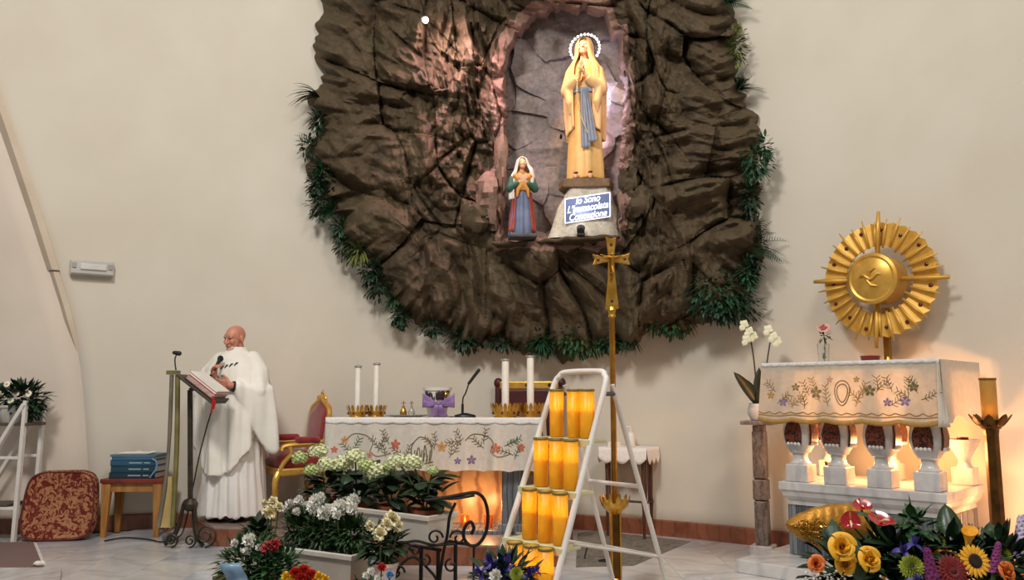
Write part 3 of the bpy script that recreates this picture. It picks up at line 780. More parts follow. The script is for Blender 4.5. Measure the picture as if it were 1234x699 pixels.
for q in (-1, 1):
    def pan(u, v, q=q):
        a = R(270 + q * (38 + 34 * u)); z = .74 - .64 * v
        return (.205 * (1 + .12 * v + .05 * math.sin(u * 9)) * math.cos(a) * s2 * (.75 + .25 * v), (.175 * (.78 + .22 * v)) * math.sin(a) * s2, z * s2)
    MB().grid(pan, 10, 14).build('red_panel', mat('statue_red_cloth', lin(176, 74, 58), lin(140, 52, 40), rough=.55), girl, solid=.01 * s2)

# grotto lamps; the first is added to glow where the rock shows a highlight
lp = W(512, 24, AR - .56)
root = thing('highlight_lamp', 'small added lamp glowing as the highlight on the upper left grotto rock', 'lamp', lp)
MB().lathe([(.015, -.05), (.030, -.04), (.034, .02), (.030, .02), (.02, 0)], 18, M=frame(lp, (.35, -.75, -.4))).build('housing', WHITEP, root, world=True)
MB().ball(lp + Vector((.008, -.02, -.01)), (.020, .02, .036)).build('bulb', emission('highlight_bulb', (1, .92, .88), 2), root, world=True)
spot('highlight_lamp_beam', lp + Vector((.05, -.30, .02)), W(570, 150, AR - .25), 60, (1.0, .64, .68), 125, 1.0, .03)
point('highlight_lamp_glow', lp + Vector((.10, -.12, -.12)), 5, (1.0, .72, .72), .03)
# two downlights above the statues, under the crown of the arch (above the picture)
for nm, lab, px, py, tgt, en, colr, an in (('niche_downlight', 'warm downlight above the tall statue under the niche arch', 676, -14, P(706, 110, MY), 88, (1.0, .62, .32), 46),
                                           ('niche_downlight', 'white downlight above the girl statue under the niche arch', 640, -6, P(629, 215, BY), 95, (1.0, .80, .62), 30)):
    q = W(px, py, AR - .86); root = thing(nm, lab, 'lamp', q)
    d = (Vector(tgt) - q).normalized()
    MB().lathe([(.03, -.10), (.045, -.09), (.05, .03), (.045, .03), (.035, 0)], 18, M=frame(q, d)).build('housing', BLACK, root, world=True)
    MB().ball(q, .03).build('bulb', emission('downlight_bulb_' + str(px), colr, 4), root, world=True)
    MB().tube([q - d * .08, q - d * .08 + Vector((0, .10, .10)), W(px, py - 60, AR - .35)], .012).build('bracket', BLACK, root, world=True)
    spot('niche_downlight_beam', q + d * .06, tgt, en, colr, an, .5, .03)

fp = W(566, -34, AR - 1.0); ft_ = W(556, 185, AR - .3)  # floodlight added out of view to spread pink light over the left rock
root = thing('added_pink_flood', 'added out-of-view floodlight tinting the upper left grotto rock pink', 'lamp', fp)
d = (ft_ - fp).normalized()
MB().lathe([(.04, -.10), (.07, -.08), (.08, .04), (.07, .04), (.06, 0)], 20, M=frame(fp, d)).build('housing', BLACK, root, world=True)
MB().ball(fp + d * .0, (.05, .05, .03)).build('bulb', emission('pink_bulb', (1, .6, .6), 4), root, world=True)
MB().tube([fp - d * .08, fp - d * .08 + Vector((0, .25, .25)), W(566, -60, AR - .3)], .012).build('bracket', BLACK, root, world=True)
spot('added_pink_flood_beam', fp + d * .06, ft_, 190, (1.0, .58, .64), 60, 1.0, .04)

# ------------------------------------------------------------------ grotto greenery
def leaf_strip(mb, p, d, L, w, droop=.4, seg=5, up=Vector((0, 0, 1))):
    p = Vector(p); d = Vector(d).normalized(); side = d.cross(up); side = side.normalized() if side.length > 1e-4 else Vector((1, 0, 0))
    o = len(mb.v); q = p.copy(); dd = d.copy()
    for i in range(seg + 1):
        t_ = i / seg; ww = w * math.sin(PI * (.12 + .86 * t_)) ** .8 * (1 if i < seg else .1)
        mb.v += [tuple(q - side * ww / 2), tuple(q + side.cross(dd) * ww * .12), tuple(q + side * ww / 2)]
        dd = (dd + Vector((0, 0, -droop / seg))).normalized(); q = q + dd * L / seg
    for i in range(seg):
        a = o + i * 3; mb.f += [(a, a + 1, a + 4, a + 3), (a + 1, a + 2, a + 5, a + 4)]
def rdir(rnd, ax, spread):
    while True:
        v = Vector((rnd.gauss(0, 1), rnd.gauss(0, 1), rnd.gauss(0, 1))).normalized()
        d = (Vector(ax).normalized() + v * spread)
        if d.length > .1: return d.normalized()
def tuft(mb, p, ax, n, L, w, spread, droop, rnd, seg=6):
    for _ in range(n): leaf_strip(mb, Vector(p), rdir(rnd, ax, spread), L * rnd.uniform(.6, 1.1), w * rnd.uniform(.7, 1.2), droop, seg)
def bush(mb, p, rad_, n, L, w, rnd, out=(0, 0, 0)):
    for _ in range(n):
        v = Vector((rnd.gauss(0, 1), rnd.gauss(0, 1), rnd.gauss(0, 1))).normalized()
        c = Vector(p) + Vector((v.x * rad_[0], v.y * rad_[1], v.z * rad_[2])) * rnd.uniform(.35, 1)
        leaf_strip(mb, c, (v + Vector(out) + Vector((rnd.uniform(-.5, .5), rnd.uniform(-.5, .5), rnd.uniform(-.5, .5)))), L * rnd.uniform(.6, 1.2), w * rnd.uniform(.7, 1.2), .5, 3)
def fern(mb, p, ax, nf, L, rnd, spread=.7):
    for _ in range(nf):
        d = rdir(rnd, ax, spread); q = Vector(p).copy(); side = d.cross(Vector((0, -1, .2))).normalized(); pts = []
        n_ = 12
        for i in range(n_ + 1):
            pts.append(q.copy()); d = (d + Vector((0, 0, -.05))).normalized(); q = q + d * L / n_
            if i > 1:
                ln = L * .26 * (1 - (i / n_) ** 1.5) + .006
                for s_ in (-1, 1): leaf_strip(mb, q, (side * s_ + d * .6), ln, .010, .3, 2)
        mb.tube(pts, [.004 * (1 - .7 * i / n_) for i in range(n_ + 1)], 4)
rnd = random.Random(5)
SZ = .0074
def plant(name, label, px, py, r, m, fn, group=None, cat='plant'):
    c = W(px, py, r); root = thing(name, label, cat, c, 0, group); mb = MB(); fn(mb, c); mb.build('foliage', m, root, world=True, smooth=False); return root
def outdir(px, py):
    d = W(px + (px - 655) * .1, py + (py - 190) * .1, AR - .2) - W(px, py, AR - .2); return d.normalized() + Vector((0, -.35, 0))
plant('grass_tuft', 'drooping grey-green grass tuft sticking out left of the grotto', 386, 118, AR - .22, LEAF_G, lambda mb, c: [tuft(mb, c, (-.75, -.35, .55), 46, .34, .014, .42, 1.5, rnd, 8), tuft(mb, c - Vector((0, 0, .2)), (-.6, -.4, -.3), 26, .22, .014, .5, .9, rnd)])
plant('branching_fern', 'dark flat-branched fern on the grotto edge below the grass tuft', 388, 178, AR - .2, LEAF_D, lambda mb, c: [fern(mb, c, (-.9, -.3, .35), 7, .26, rnd, .55), bush(mb, c + Vector((-.13, 0, .02)), (.10, .06, .14), 90, .05, .022, rnd)])
plant('fern_clump', 'bright bluish-green fern clump on the left grotto edge', 388, 205, AR - .2, LEAF_B, lambda mb, c: [tuft(mb, c, (-.5, -.5, .2), 70, .16, .014, .9, .8, rnd), bush(mb, c, (.12, .08, .12), 110, .06, .02, rnd)])
plant('ivy_clump', 'dark hanging leaf clump below the bluish-green fern', 390, 242, AR - .2, LEAF_D, lambda mb, c: bush(mb, c, (.15, .08, .22), 260, .07, .03, rnd))
plant('fern_clump', 'spiky blue-green rosette above the yellow agave tuft', 400, 256, AR - .24, LEAF_B, lambda mb, c: tuft(mb, c, (-.4, -.7, .3), 70, .18, .014, .75, .9, rnd))
plant('ivy_clump', 'dark ivy patch between the rosette and the agave tuft', 424, 292, AR - .2, LEAF_D, lambda mb, c: bush(mb, c, (.16, .08, .22), 220, .07, .03, rnd))
plant('agave_tuft', 'yellow-green spiky agave tuft on the lower left grotto edge', 434, 306, AR - .2, LEAF_Y, lambda mb, c: tuft(mb, c, (-.2, -.8, .25), 54, .27, .016, .75, 1.2, rnd, 7))
plant('ivy_clump', 'dark green ivy trail under the agave tuft', 458, 340, AR - .2, LEAF_D, lambda mb, c: bush(mb, c, (.16, .08, .20), 240, .07, .028, rnd))
plant('fern_clump', 'small teal rosette at the lower left tip of grotto', 474, 362, AR - .24, LEAF_B, lambda mb, c: [tuft(mb, c, (-.3, -.7, .1), 60, .17, .014, .8, 1.0, rnd), bush(mb, c + Vector((.05, 0, -.12)), (.08, .05, .14), 90, .06, .02, rnd)])
plant('moss_bush', 'rounded dark green bush hanging from bottom of grotto', 562, 408, AR - .18, LEAF_D, lambda mb, c: bush(mb, c, (.20, .1, .11), 320, .07, .026, rnd, (0, 0, -.4)))
plant('fern_clump', 'dark fern fan hanging at the lowest point of grotto', 652, 410, AR - .24, LEAF_B, lambda mb, c: [tuft(mb, c, (-.1, -.6, -.4), 60, .24, .014, .8, .5, rnd), bush(mb, c, (.20, .1, .14), 260, .06, .024, rnd)])
plant('moss_bush', 'brown-green moss bush beside the dark fern fan under grotto', 700, 412, AR - .2, LEAF_M, lambda mb, c: bush(mb, c, (.36, .1, .14), 420, .07, .024, rnd, (0, 0, -.4)))
plant('palm_tuft', 'spiky dark palm tuft hanging behind the cross pole', 758, 398, AR - .26, LEAF_D, lambda mb, c: tuft(mb, c, (.0, -.4, -.9), 60, .26, .016, .5, .3, rnd))
plant('moss_bush', 'mossy fringe hanging under the lower right of grotto', 808, 392, AR - .2, LEAF_M, lambda mb, c: bush(mb, c, (.28, .12, .10), 260, .07, .024, rnd, (0, 0, -.5)))
plant('moss_bush', 'large green moss bush at the lower right corner of grotto', 868, 356, AR - .28, LEAF_B, lambda mb, c: bush(mb, c, (.32, .22, .22), 700, .07, .024, rnd, (0, -.2, -.3)))
plant('moss_bush', 'lower dark half of the corner moss at lower right of grotto', 880, 372, AR - .26, LEAF_D, lambda mb, c: bush(mb, c, (.28, .16, .12), 330, .07, .024, rnd, (0, -.2, -.3)))
plant('fern_clump', 'feathery dark fern on the right edge above corner moss', 908, 296, AR - .2, LEAF_D, lambda mb, c: [fern(mb, c, (.4, -.6, .2), 12, .26, rnd, .8), bush(mb, c, (.10, .1, .28), 220, .06, .022, rnd)])
plant('ivy_clump', 'bright green ivy spilling from the right edge of grotto', 912, 196, AR - .24, LEAF_B, lambda mb, c: bush(mb, c, (.13, .13, .16), 220, .065, .024, rnd, (.2, -.3, -.4)))
plant('ivy_clump', 'hanging bright leaf spray right of the bulging rock', 921, 178, AR - .2, LEAF_B, lambda mb, c: [tuft(mb, c, (.2, -.4, -.9), 24, .2, .02, .35, .3, rnd), bush(mb, c, (.06, .06, .12), 70, .06, .022, rnd)])
plant('fern_clump', 'pointed dark fern at the upper right edge of grotto', 889, 108, AR - .15, LEAF_D, lambda mb, c: [fern(mb, c, (.5, -.5, .3), 10, .22, rnd, .8), tuft(mb, c, (.4, -.6, .4), 40, .16, .014, .8, .5, rnd)])
plant('moss_bush', 'yellowish moss patch on the upper right edge of grotto', 888, 56, AR - .2, LEAF_Y, lambda mb, c: bush(mb, c, (.09, .09, .20), 200, .05, .018, rnd))
plant('fern_clump', 'teal fern spray at the top right of grotto', 872, 4, AR - .2, LEAF_B, lambda mb, c: [fern(mb, c, (.3, -.6, .3), 10, .26, rnd, .8), tuft(mb, c, (.3, -.6, .2), 40, .2, .014, .7, .6, rnd)])

for lab, px, py, rx, rz, n_, m in (('dark leaf band between grass tuft and branching fern', 384, 146, .07, .13, 110, LEAF_D), ('dark leaf band just under the branching fern', 381, 222, .09, .14, 170, LEAF_D), ('dark leaf band above the yellow agave tuft', 411, 276, .10, .13, 170, LEAF_B),
        ('dark leaf band below the yellow agave tuft', 446, 326, .11, .13, 190, LEAF_D), ('dark leaf tip under the small teal rosette', 482, 382, .09, .10, 150, LEAF_D), ('low dark fringe left of the rounded hanging bush', 522, 396, .16, .06, 150, LEAF_D), ('dark fringe between rounded bush and lowest fern fan', 606, 412, .18, .08, 200, LEAF_D),
        ('dark fringe between moss bush and palm tuft', 736, 412, .14, .08, 150, LEAF_B), ('dark leaf band below the bright right ivy', 904, 240, .08, .16, 170, LEAF_D), ('dark leaf band above the corner moss', 902, 330, .09, .13, 170, LEAF_B)):
    plant('leaf_band', lab + ' on the grotto', px, py, AR - .22, m, lambda mb, c: bush(mb, c, (rx, .08, rz), n_, .07, .026, rnd, (0, -.2, -.2)))
# ------------------------------------------------------------------ wall lamp
p = WW(111, 324, -.040); ph = math.atan2(p.y - AY, p.x - AX)
root = thing('emergency_light', 'grey rectangular emergency light box on plaster wall', 'wall lamp', p, ph - PI / 2)
w_ = (WW(137, 324) - WW(85, 324)).length
MB().box((0, .0, 0), (w_, .07, .14)).build('housing', mat('lamp_grey', lin(190, 186, 178), lin(178, 174, 166), rough=.5), root, False, bevel=.008)
MB().box((0.01, -.042, .012), (w_ * .62, .02, .06)).build('diffuser', mat('lamp_diffuser', lin(214, 212, 206), rough=.3), root, False, bevel=.012)
for q in (-1, 1): MB().box((q * w_ * .42, -.038, .02), (.035, .016, .05)).build('clip', mat('lamp_clip', lin(160, 156, 150), rough=.5), root, False, bevel=.004)
MB().box((0, -.037, -.058), (w_ * .96, .012, .016)).build('lower_lip', mat('lamp_clip2', lin(130, 126, 120), rough=.5), root, False, bevel=.003)

# ------------------------------------------------------------------ main altar
PZ = .146
AL = Vector((P(395, 503, 6.75).x, 6.75, PZ)); AW = 1.71; AD = .72
arot = R(-4.5)
AT = P(520, 504, 6.66).z                     # top of cloth
ah = AT - PZ - .006
altar = thing('altar_table', 'grey marble altar table under an embroidered white cloth', 'altar', AL, arot)
MB().box((AW / 2, AD / 2, ah - .045), (AW - .02, AD - .02, .09)).build('top_slab', WMARB, altar, False, bevel=.01)
for x in (.26, AW - .24):
    for y in (.14, AD - .16):
        mb = MB(); mb.box((x, y, .04), (.2, .2, .08)); mb.box((x, y, (ah - .1) / 2 + .03), (.14, .14, ah - .19)); mb.box((x, y, ah - .12), (.18, .18, .06))
        mb.build('pillar', GMARB, altar, False, bevel=.006)
MB().box((AW / 2, AD / 2 + .06, .34), (AW - .64, .05, .62)).build('back_panel', marble('warm_marble', lin(196, 160, 120), lin(150, 110, 78), lin(180, 160, 140), 2.5, .3), altar, False, bevel=.005)
MB().box((AW / 2, AD / 2, .015), (AW - .1, AD - .08, .03)).build('plinth', GMARB, altar, False, bevel=.005)
# lamps under the altar that light the panel
for x, vl in ((AW - .62, 'amber votive lamp under the altar, farther from its marble pillar'), (AW - .43, 'amber votive lamp under the altar, close beside its marble pillar')):
    q = altar.matrix_basis @ Vector((x, .2, .030))
    root = thing('votive_lamp', vl, 'candle', q, 0, 'votives under the altar')
    MB().lathe([(.03, 0), (.036, .01), (.036, .10), (.032, .1), (.03, .012)], 18).build('glass', mat('amber_glass', lin(240, 150, 70), rough=.2, trans=.6), root)
    MB().lathe([(.001, .04), (.008, .05), (.006, .07), (.0008, .09)], 10).build('flame', emission('flame', (1, .62, .25), 14), root)
    point('votive_glow', q + Vector((0, 0, .17)), 2.6, (1, .50, .20), .04)

CLOTH = translucent('altar_linen', lin(226, 220, 208), lin(216, 208, 196), mix=.25, scale=30, bump=.1, bscale=160)
cloth = thing('altar_cloth', 'white linen cloth with floral embroidery draped over the main altar', 'tablecloth', AL + Vector((0, 0, ah)), arot)
DROP = .415
def ac_front(x, v):                          # v: 0 top edge .. 1 hem
    f = v * (.020 * math.sin(x * 19) + .014 * math.sin(x * 33 + 1) + .01 * math.sin(x * 57))
    sc = .014 * abs(math.sin(x * 15)) * (v > .97)
    return Vector((x, -.014 - .015 * v - f, .006 - DROP * v + sc))
MB().grid(lambda u, v: (-.012 + (AW + .024) * u, -.014 + (AD + .028) * v, .003), 12, 6).build('top', CLOTH, cloth, solid=.006)
fr = MB().grid(lambda u, v: ac_front(-.012 + (AW + .024) * u, v), 150, 22).build('front_drop', CLOTH, cloth)
for sx_ in (0, 1):
    MB().grid(lambda u, v: ((-.014 - .03 * v if sx_ == 0 else AW + .014 + .02 * v) + .012 * v * math.sin(u * 19), -.014 + (AD + .028) * u, .006 - DROP * v), 40, 12).build('side_drop', CLOTH, cloth)
# lace band along the top edge
mb = MB()
mb.grid(lambda u, v: ac_front(-.012 + (AW + .024) * u, .0) + Vector((0, -.004, .006 - .045 * v - .010 * v * abs(math.sin(u * 40)))), 160, 3)
mb.build('lace_band', mat('white_lace', lin(240, 236, 230), lin(226, 220, 214), rough=.85, scale=60, bump=.3, bscale=200), cloth, solid=.004)
# embroidery: flowers and sprigs sewn onto the front drop
THREAD = {k: mat('thread_' + k, c, rough=.8) for k, c in dict(red=lin(206, 96, 74), orange=lin(214, 148, 84), violet=lin(128, 108, 160), olive=lin(104, 98, 62), brown=lin(128, 110, 80), green=lin(96, 108, 74), pink=lin(206, 150, 130), gold=lin(170, 132, 72)).items()}
def emb_flower(surf, x, v, r, col, parent, petals=5, hs=1.0):
    mb = MB(); n_ = 4
    for k in range(petals):
        a = 2 * PI * k / petals + .3; ring = []
        for j in range(7):
            b = PI * 2 * j / 7; rr_ = r * .5
            lx = math.cos(a) * r * .55 + rr_ * (math.cos(b) * math.cos(a) * .8 - math.sin(b) * math.sin(a) * .55); lz = math.sin(a) * r * .55 + rr_ * (math.cos(b) * math.sin(a) * .8 + math.sin(b) * math.cos(a) * .55)
            ring.append(surf(x + lx, v, -lz) + surf.n * .003)
        o = len(mb.v); mb.v += [tuple(q) for q in ring]; mb.f.append(tuple(range(o, o + 7)))
    return mb.build('embroidered_flower', col, parent, False)
class Surf:
    def __init__(s, fn, n, drop): s.fn, s.n, s.drop = fn, Vector(n), drop
    def __call__(s, x, v, dz=0.): return s.fn(x, v + dz / s.drop)
def emb_lines(surf, lines, col, parent, w=.0035, name='embroidered_sprig'):
    mb = MB()
    for ln in lines: mb.tube([surf(x, v) + surf.n * .002 for x, v in smooth_path2(ln)], w, 4)
    return mb.build(name, col, parent, False)
def smooth_path2(l): return [(q.x, q.y) for q in smooth_path([(a, b, 0) for a, b in l], 5)]
def sprig(x, v, ang, n_, L, hs, rr):
    """list of leaf strokes around a curved stem (x in metres, v in fraction)"""
    out = []; cx_, cz = x, 0.; st = [(x, v)]; a = ang
    for i in range(n_):
        cx_ += math.cos(a) * L / n_; cz += math.sin(a) * L / n_; a += rr.uniform(-.25, .35); st.append((cx_, v - cz / hs))
        for s_ in (-1, 1):
            b = a + s_ * .9; l = .032 * rr.uniform(.7, 1.2)
            out.append([(cx_, v - cz / hs), (cx_ + math.cos(b) * l, v - (cz + math.sin(b) * l) / hs)])
    out.append(st); return out
sf_ = Surf(ac_front, (0, -1, 0), DROP); er = random.Random(3)
for x, v, r, c in [(.56, .50, .045, 'red'), (.93, .54, .045, 'orange'), (1.36, .56, .045, 'red'), (1.17, .78, .04, 'violet'), (.15, .42, .035, 'orange'), (.36, .70, .035, 'pink'), (1.06, .80, .03, 'violet'), (.07, .60, .03, 'red'), (1.56, .55, .036, 'red')]:
    emb_flower(sf_, x, v, r, THREAD[c], cloth); emb_flower(sf_, x, v, r * .45, THREAD['gold'], cloth)
for x0 in (.24, .42, .50, .62, .86, .99, 1.1, 1.28, 1.43, 1.52):
    L = []
    for _ in range(2): L += sprig(x0 + er.uniform(-.03, .03), er.uniform(.48, .78), er.uniform(.3, 2.8), 4, .11, DROP, er)
    emb_lines(sf_, L, THREAD[er.choice(['olive', 'brown', 'green'])], cloth, .0028)
for x0 in (.16, 1.12):
    emb_lines(sf_, [[(x0, .42), (x0 + .06, .30), (x0 + .16, .33), (x0 + .22, .45), (x0 + .20, .62)], [(x0 + .2, .62), (x0 + .26, .72), (x0 + .36, .66)]], THREAD['brown'], cloth, .004)
# centre medallion
emb_lines(sf_, [[(.70, .80), (.69, .55), (.74, .38), (.78, .36), (.83, .42), (.85, .6), (.84, .8)], [(.72, .8), (.75, .55), (.77, .8)], [(.79, .8), (.80, .5), (.82, .8)], [(.69, .82), (.77, .86), (.86, .82)]] + [[(.71 + .02 * k, .85), (.72 + .02 * k, .6 + .05 * (k % 3))] for k in range(7)], THREAD['olive'], cloth, .004, 'embroidered_medallion')

def onaltar(px, Yl, dz=0.):
    """point on the main altar cloth at picture column px and local depth Yl"""
    # solve along the altar's local y = Yl
    for i in range(200):
        x = AW * i / 199; q = altar.matrix_basis @ Vector((x, Yl, ah + .0062))
        d = (q.x / (q.y * cP + (q.z - CAMZ) * sP)) * F + CX
        if d >= px: return q
    return q
# candle crowns with candles
def crown(root, r, h, n_, m=GOLD):
    MB().lathe([(r * .8, 0), (r * .84, .006), (r * .8, .012), (r * .55, .014), (.001, .014)], 28).build('dish', m, root)
    mb = MB(); mb.lathe([(r * .80, .004), (r * .9, h * .35), (r * .96, h * .55), (r * .94, h * .55), (r * .87, h * .35), (r * .76, .008)], 28); mb.build('band', m, root)
    sp_ = MB(); leaf_strip(sp_, (0, 0, 0), (.35, 0, 1), h * .8, r * .30, -.1, 4, Vector((1, 0, 0))); me = sp_.mesh('crown_leaf'); me.materials.append(m)
    for k in range(n_):
        a = 2 * PI * k / n_; inst('crown_leaf', me, Matrix.Translation((r * .93 * math.cos(a), r * .93 * math.sin(a), h * .45)) @ Matrix.Rotation(a, 4, 'Z'), root)
    gm = MB().ball((0, 0, 0), (.010, .010, .012), 8, 6).mesh('gem'); gm.materials.append(GEM)
    for k in range(6):
        a = 2 * PI * (k + .25) / 6; inst('gem', gm, Matrix.Translation((r * .93 * math.cos(a), r * .93 * math.sin(a), h * .36)), root)
def candle(root, r, h, z0=.014):
    MB().lathe([(r, z0), (r, z0 + h - .006), (r * .9, z0 + h), (.004, z0 + h - .004)], 18).build('wax', WAX, root)
    MB().tube([(0, 0, z0 + h - .006), (0, 0, z0 + h + .012)], .002, 6).build('wick', BLACK, root)
    MB().lathe([(r * 1.06, z0 + h - .014), (r * 1.35, z0 + h - .008), (r * 1.3, z0 + h + .002), (r * .95, z0 + h + .004), (r * .9, z0 + h - .004)], 18, closed=True).build('drip_ring', mat('steel_ring', lin(190, 186, 180), lin(160, 158, 150), rough=.35, metal=.6), root)
for px, y, hc_, lab in ((430, 441, .37, 'slender white candle nearest the armchair on the altar'), (452, 438, .37, 'slender white candle second from the armchair on the altar')):
    q = onaltar(px, .29 if px < 440 else .41); 
    root = thing('candlestick', ('gold leaf-crown candle holder on altar end beside the armchair' if px < 440 else 'gold leaf-crown candle holder second from the armchair on altar'), 'candle holder', q, 0, None); crown(root, .080, .085, 14)
    top = P(px, y, q.y).z - q.z - .015
    root = thing('candle', lab, 'candle', q + Vector((0, 0, .0145))); candle(root, .024, top, 0)
for px, y, lab in ((608, 433, 'thick white altar candle standing in the first right-hand gold crown'), (639, 429, 'thick white altar candle right beside the candle-filled stepladder')):
    q = onaltar(px, .28 if px < 620 else .46)
    root = thing('candlestick', ('wide gold spiky crown holder in front of the dark red chair' if px < 620 else 'wide gold spiky crown holder beside the white stepladder'), 'candle holder', q); crown(root, .112, .10, 20)
    top = P(px, y, q.y).z - q.z - .015
    root = thing('candle', lab, 'candle', q + Vector((0, 0, .0145))); candle(root, .03, top, 0)
# cruet set on a plate
q = onaltar(490, .30)
root = thing('glass_plate', 'clear oval plate under the cruets on altar', 'plate', q)
MB().lathe([(.10, 0), (.14, .006), (.185, .016), (.18, .019), (.10, .008), (.001, .007)], 32, sy=.6).build('dish', GLASS, root); 
mb = MB().lathe([(.182, .014), (.187, .017), (.182, .020), (.178, .017)], 32, sy=.6, closed=True); mb.build('rim', mat('plate_rim', lin(150, 156, 150), rough=.2), root)
for i, (dx, lab, m) in enumerate(((-.032, 'small gold cruet with cross stopper on the altar plate', GOLD), (.036, 'small clear cruet with cross stopper beside the gold cruet', mat('clear_cruet', lin(214, 206, 190), rough=.1, trans=.5)))):
    c = q + Vector((dx, 0, .0085)); root = thing('cruet', lab, 'cruet', c)
    MB().lathe([(.016, 0), (.027, .006), (.03, .03), (.02, .055), (.011, .07), (.013, .082), (.001, .083)], 18).build('body', m, root)
    mb = MB(); mb.tube([(0, 0, .08), (0, 0, .125)], .004, 6); mb.tube([(-.018, 0, .108), (.018, 0, .108)], .004, 6); mb.build('stopper_cross', mat('stopper_rose', lin(150, 100, 90), rough=.3, metal=.5), root)
# flower pot with purple ribbon
q = onaltar(526, .22)
root = thing('ribboned_pot', 'white printed flower pot tied with a purple bow on altar', 'flower pot', q)
MB().lathe([(.07, 0), (.075, .004), (.108, .215), (.118, .22), (.122, .245), (.112, .245), (.10, .22), (.001, .2)], 32).build('pot', mat('pot_white', lin(226, 220, 210), rough=.4), root)
mb = MB()
def pr(a, z): return Vector(((.0765 + .035 * z / .215) * math.cos(a), (.0765 + .035 * z / .215) * math.sin(a), z))
for a0, z0, da, dz in ((-2.3, .12, .5, .08), (-2.15, .17, .45, -.07), (-1.2, .19, .3, .02), (-1.55, .16, .4, .05), (-2.5, .15, .2, .06), (-.75, .16, .3, .06)):
    mb.tube([pr(a0 + da * i / 6, z0 + dz * math.sin(PI * i / 6)) for i in range(7)], [.004, .008, .011, .008, .011, .007, .003], 6)
mb.build('printed_motif', mat('pot_print', lin(60, 52, 56), rough=.5), root)
def patch(a0, a1, z0, z1, off): return lambda u, v: tuple(pr(a0 + (a1 - a0) * u, z0 + (z1 - z0) * v) + Vector((math.cos(a0 + (a1 - a0) * u), math.sin(a0 + (a1 - a0) * u), 0)) * off)
MB().grid(patch(R(268), R(306), .145, .205, .004), 8, 4).build('dark_panel', mat('pot_panel', lin(56, 30, 40), rough=.4), root, solid=.003)
MB().lathe([(.001, .0), (.022, .003), (.016, .010), (.001, .011)], 14, M=frame(pr(R(316), .185) + Vector((.006, -.006, 0)), (math.cos(R(316)), math.sin(R(316)), 0))).build('gold_medal', GOLD, root)
PUR = mat('purple_ribbon', lin(150, 118, 168), lin(120, 88, 142), rough=.4, scale=8)
bow = MB(); z = .115
bow.rings([[pr(2 * PI * k / 40, zz) * 1.0 + Vector((math.cos(2 * PI * k / 40), math.sin(2 * PI * k / 40), 0)) * .004 for k in range(40)] for zz in (.08, .10, .13)], capa=False, capb=False)
for s_ in (-1, 1):
    cpt = Vector((.02, -.105, .11))
    bow.grid(lambda u, v, s_=s_: cpt + Vector((s_ * (.01 + .12 * u), -.03 * math.sin(PI * u) * (1 if v < .5 else .2), (.075 * (u) ** .7) * (v - .5) * 1.6 + .03 * u)), 12, 8)
    bow.grid(lambda u, v, s_=s_: cpt + Vector((s_ * (.01 + .035 * v) + (u - .5) * .05 * (.5 + v), -.012 - .01 * math.sin(v * 5), -.1 * v)), 6, 10)
bow.ball((.02, -.112, .112), (.02, .014, .02)); bow.build('bow', PUR, root, solid=.003)
# gooseneck microphone
q = onaltar(560, .15)
root = thing('desk_microphone', 'black gooseneck desk microphone standing on the altar', 'microphone', q)
MB().lathe([(.085, 0), (.09, .008), (.082, .022), (.04, .032), (.016, .038), (.001, .038)], 28, sy=.8).build('base', BLACK, root)
g = P(556, 470, q.y) - q; 
tip0 = P(565, 462, q.y) - q; tip1 = P(577, 446, q.y) - q
MB().tube(smooth_path([(-.02, 0, .035), (-.02, 0, .10), (-.016, 0, .16), (.005, 0, .20), tip0]), .006, 8).build('gooseneck', BLACK, root)
MB().tube([(-.02, 0, .03), (-.02, 0, .11)], .011, 10).build('collar', BLACK, root)
MB().limb([tip0, tip1], [.012, .014], 12).build('capsule', BLACK, root)
q2 = onaltar(541, .2); MB().tube(smooth_path([(-.07, .01, .006), (-.10, .03, .006), (-.13, 0, .006)]), .004, 6).build('cable', BLACK, root)

# ------------------------------------------------------------------ priest
PP = Vector((P(279, 600, 7.45).x, 7.45, PZ))
SKIN = mat('skin', lin(206, 142, 116), lin(190, 124, 100), rough=.5, scale=10, sss=.15)
ALB = mat('white_alb', lin(232, 228, 222), lin(222, 216, 210), rough=.85, scale=4, bump=.08, bscale=120)
CHAS = mat('cream_chasuble', lin(240, 236, 226), lin(230, 224, 212), rough=.8, scale=4, bump=.06, bscale=120)
priest = thing('person', 'bald person in white robes speaking into a microphone at the lectern', 'person', PP, R(-17))
mb = MB()
hM = head(mb, Vector((0, -.045, 1.585)), 1.0, R(-12), R(10))
mb.limb([Vector((0, .01, 1.40)), Vector((0, -.015, 1.52))], [.068, .062])
mb.limb([Vector((0, 0, .98)), Vector((0, .0, 1.18)), Vector((0, .01, 1.34))], [.16, .16, .13], 16)
mb.limb([Vector((-.17, .01, 1.38)), Vector((.17, .01, 1.38))], [.065, .065])
for q in (-1, 1):
    mb.limb([Vector((q * .1, 0, .98)), Vector((q * .1, -.01, .52)), Vector((q * .1, .01, .12)), Vector((q * .1, .01, .06))], [.10, .075, .05, .045])
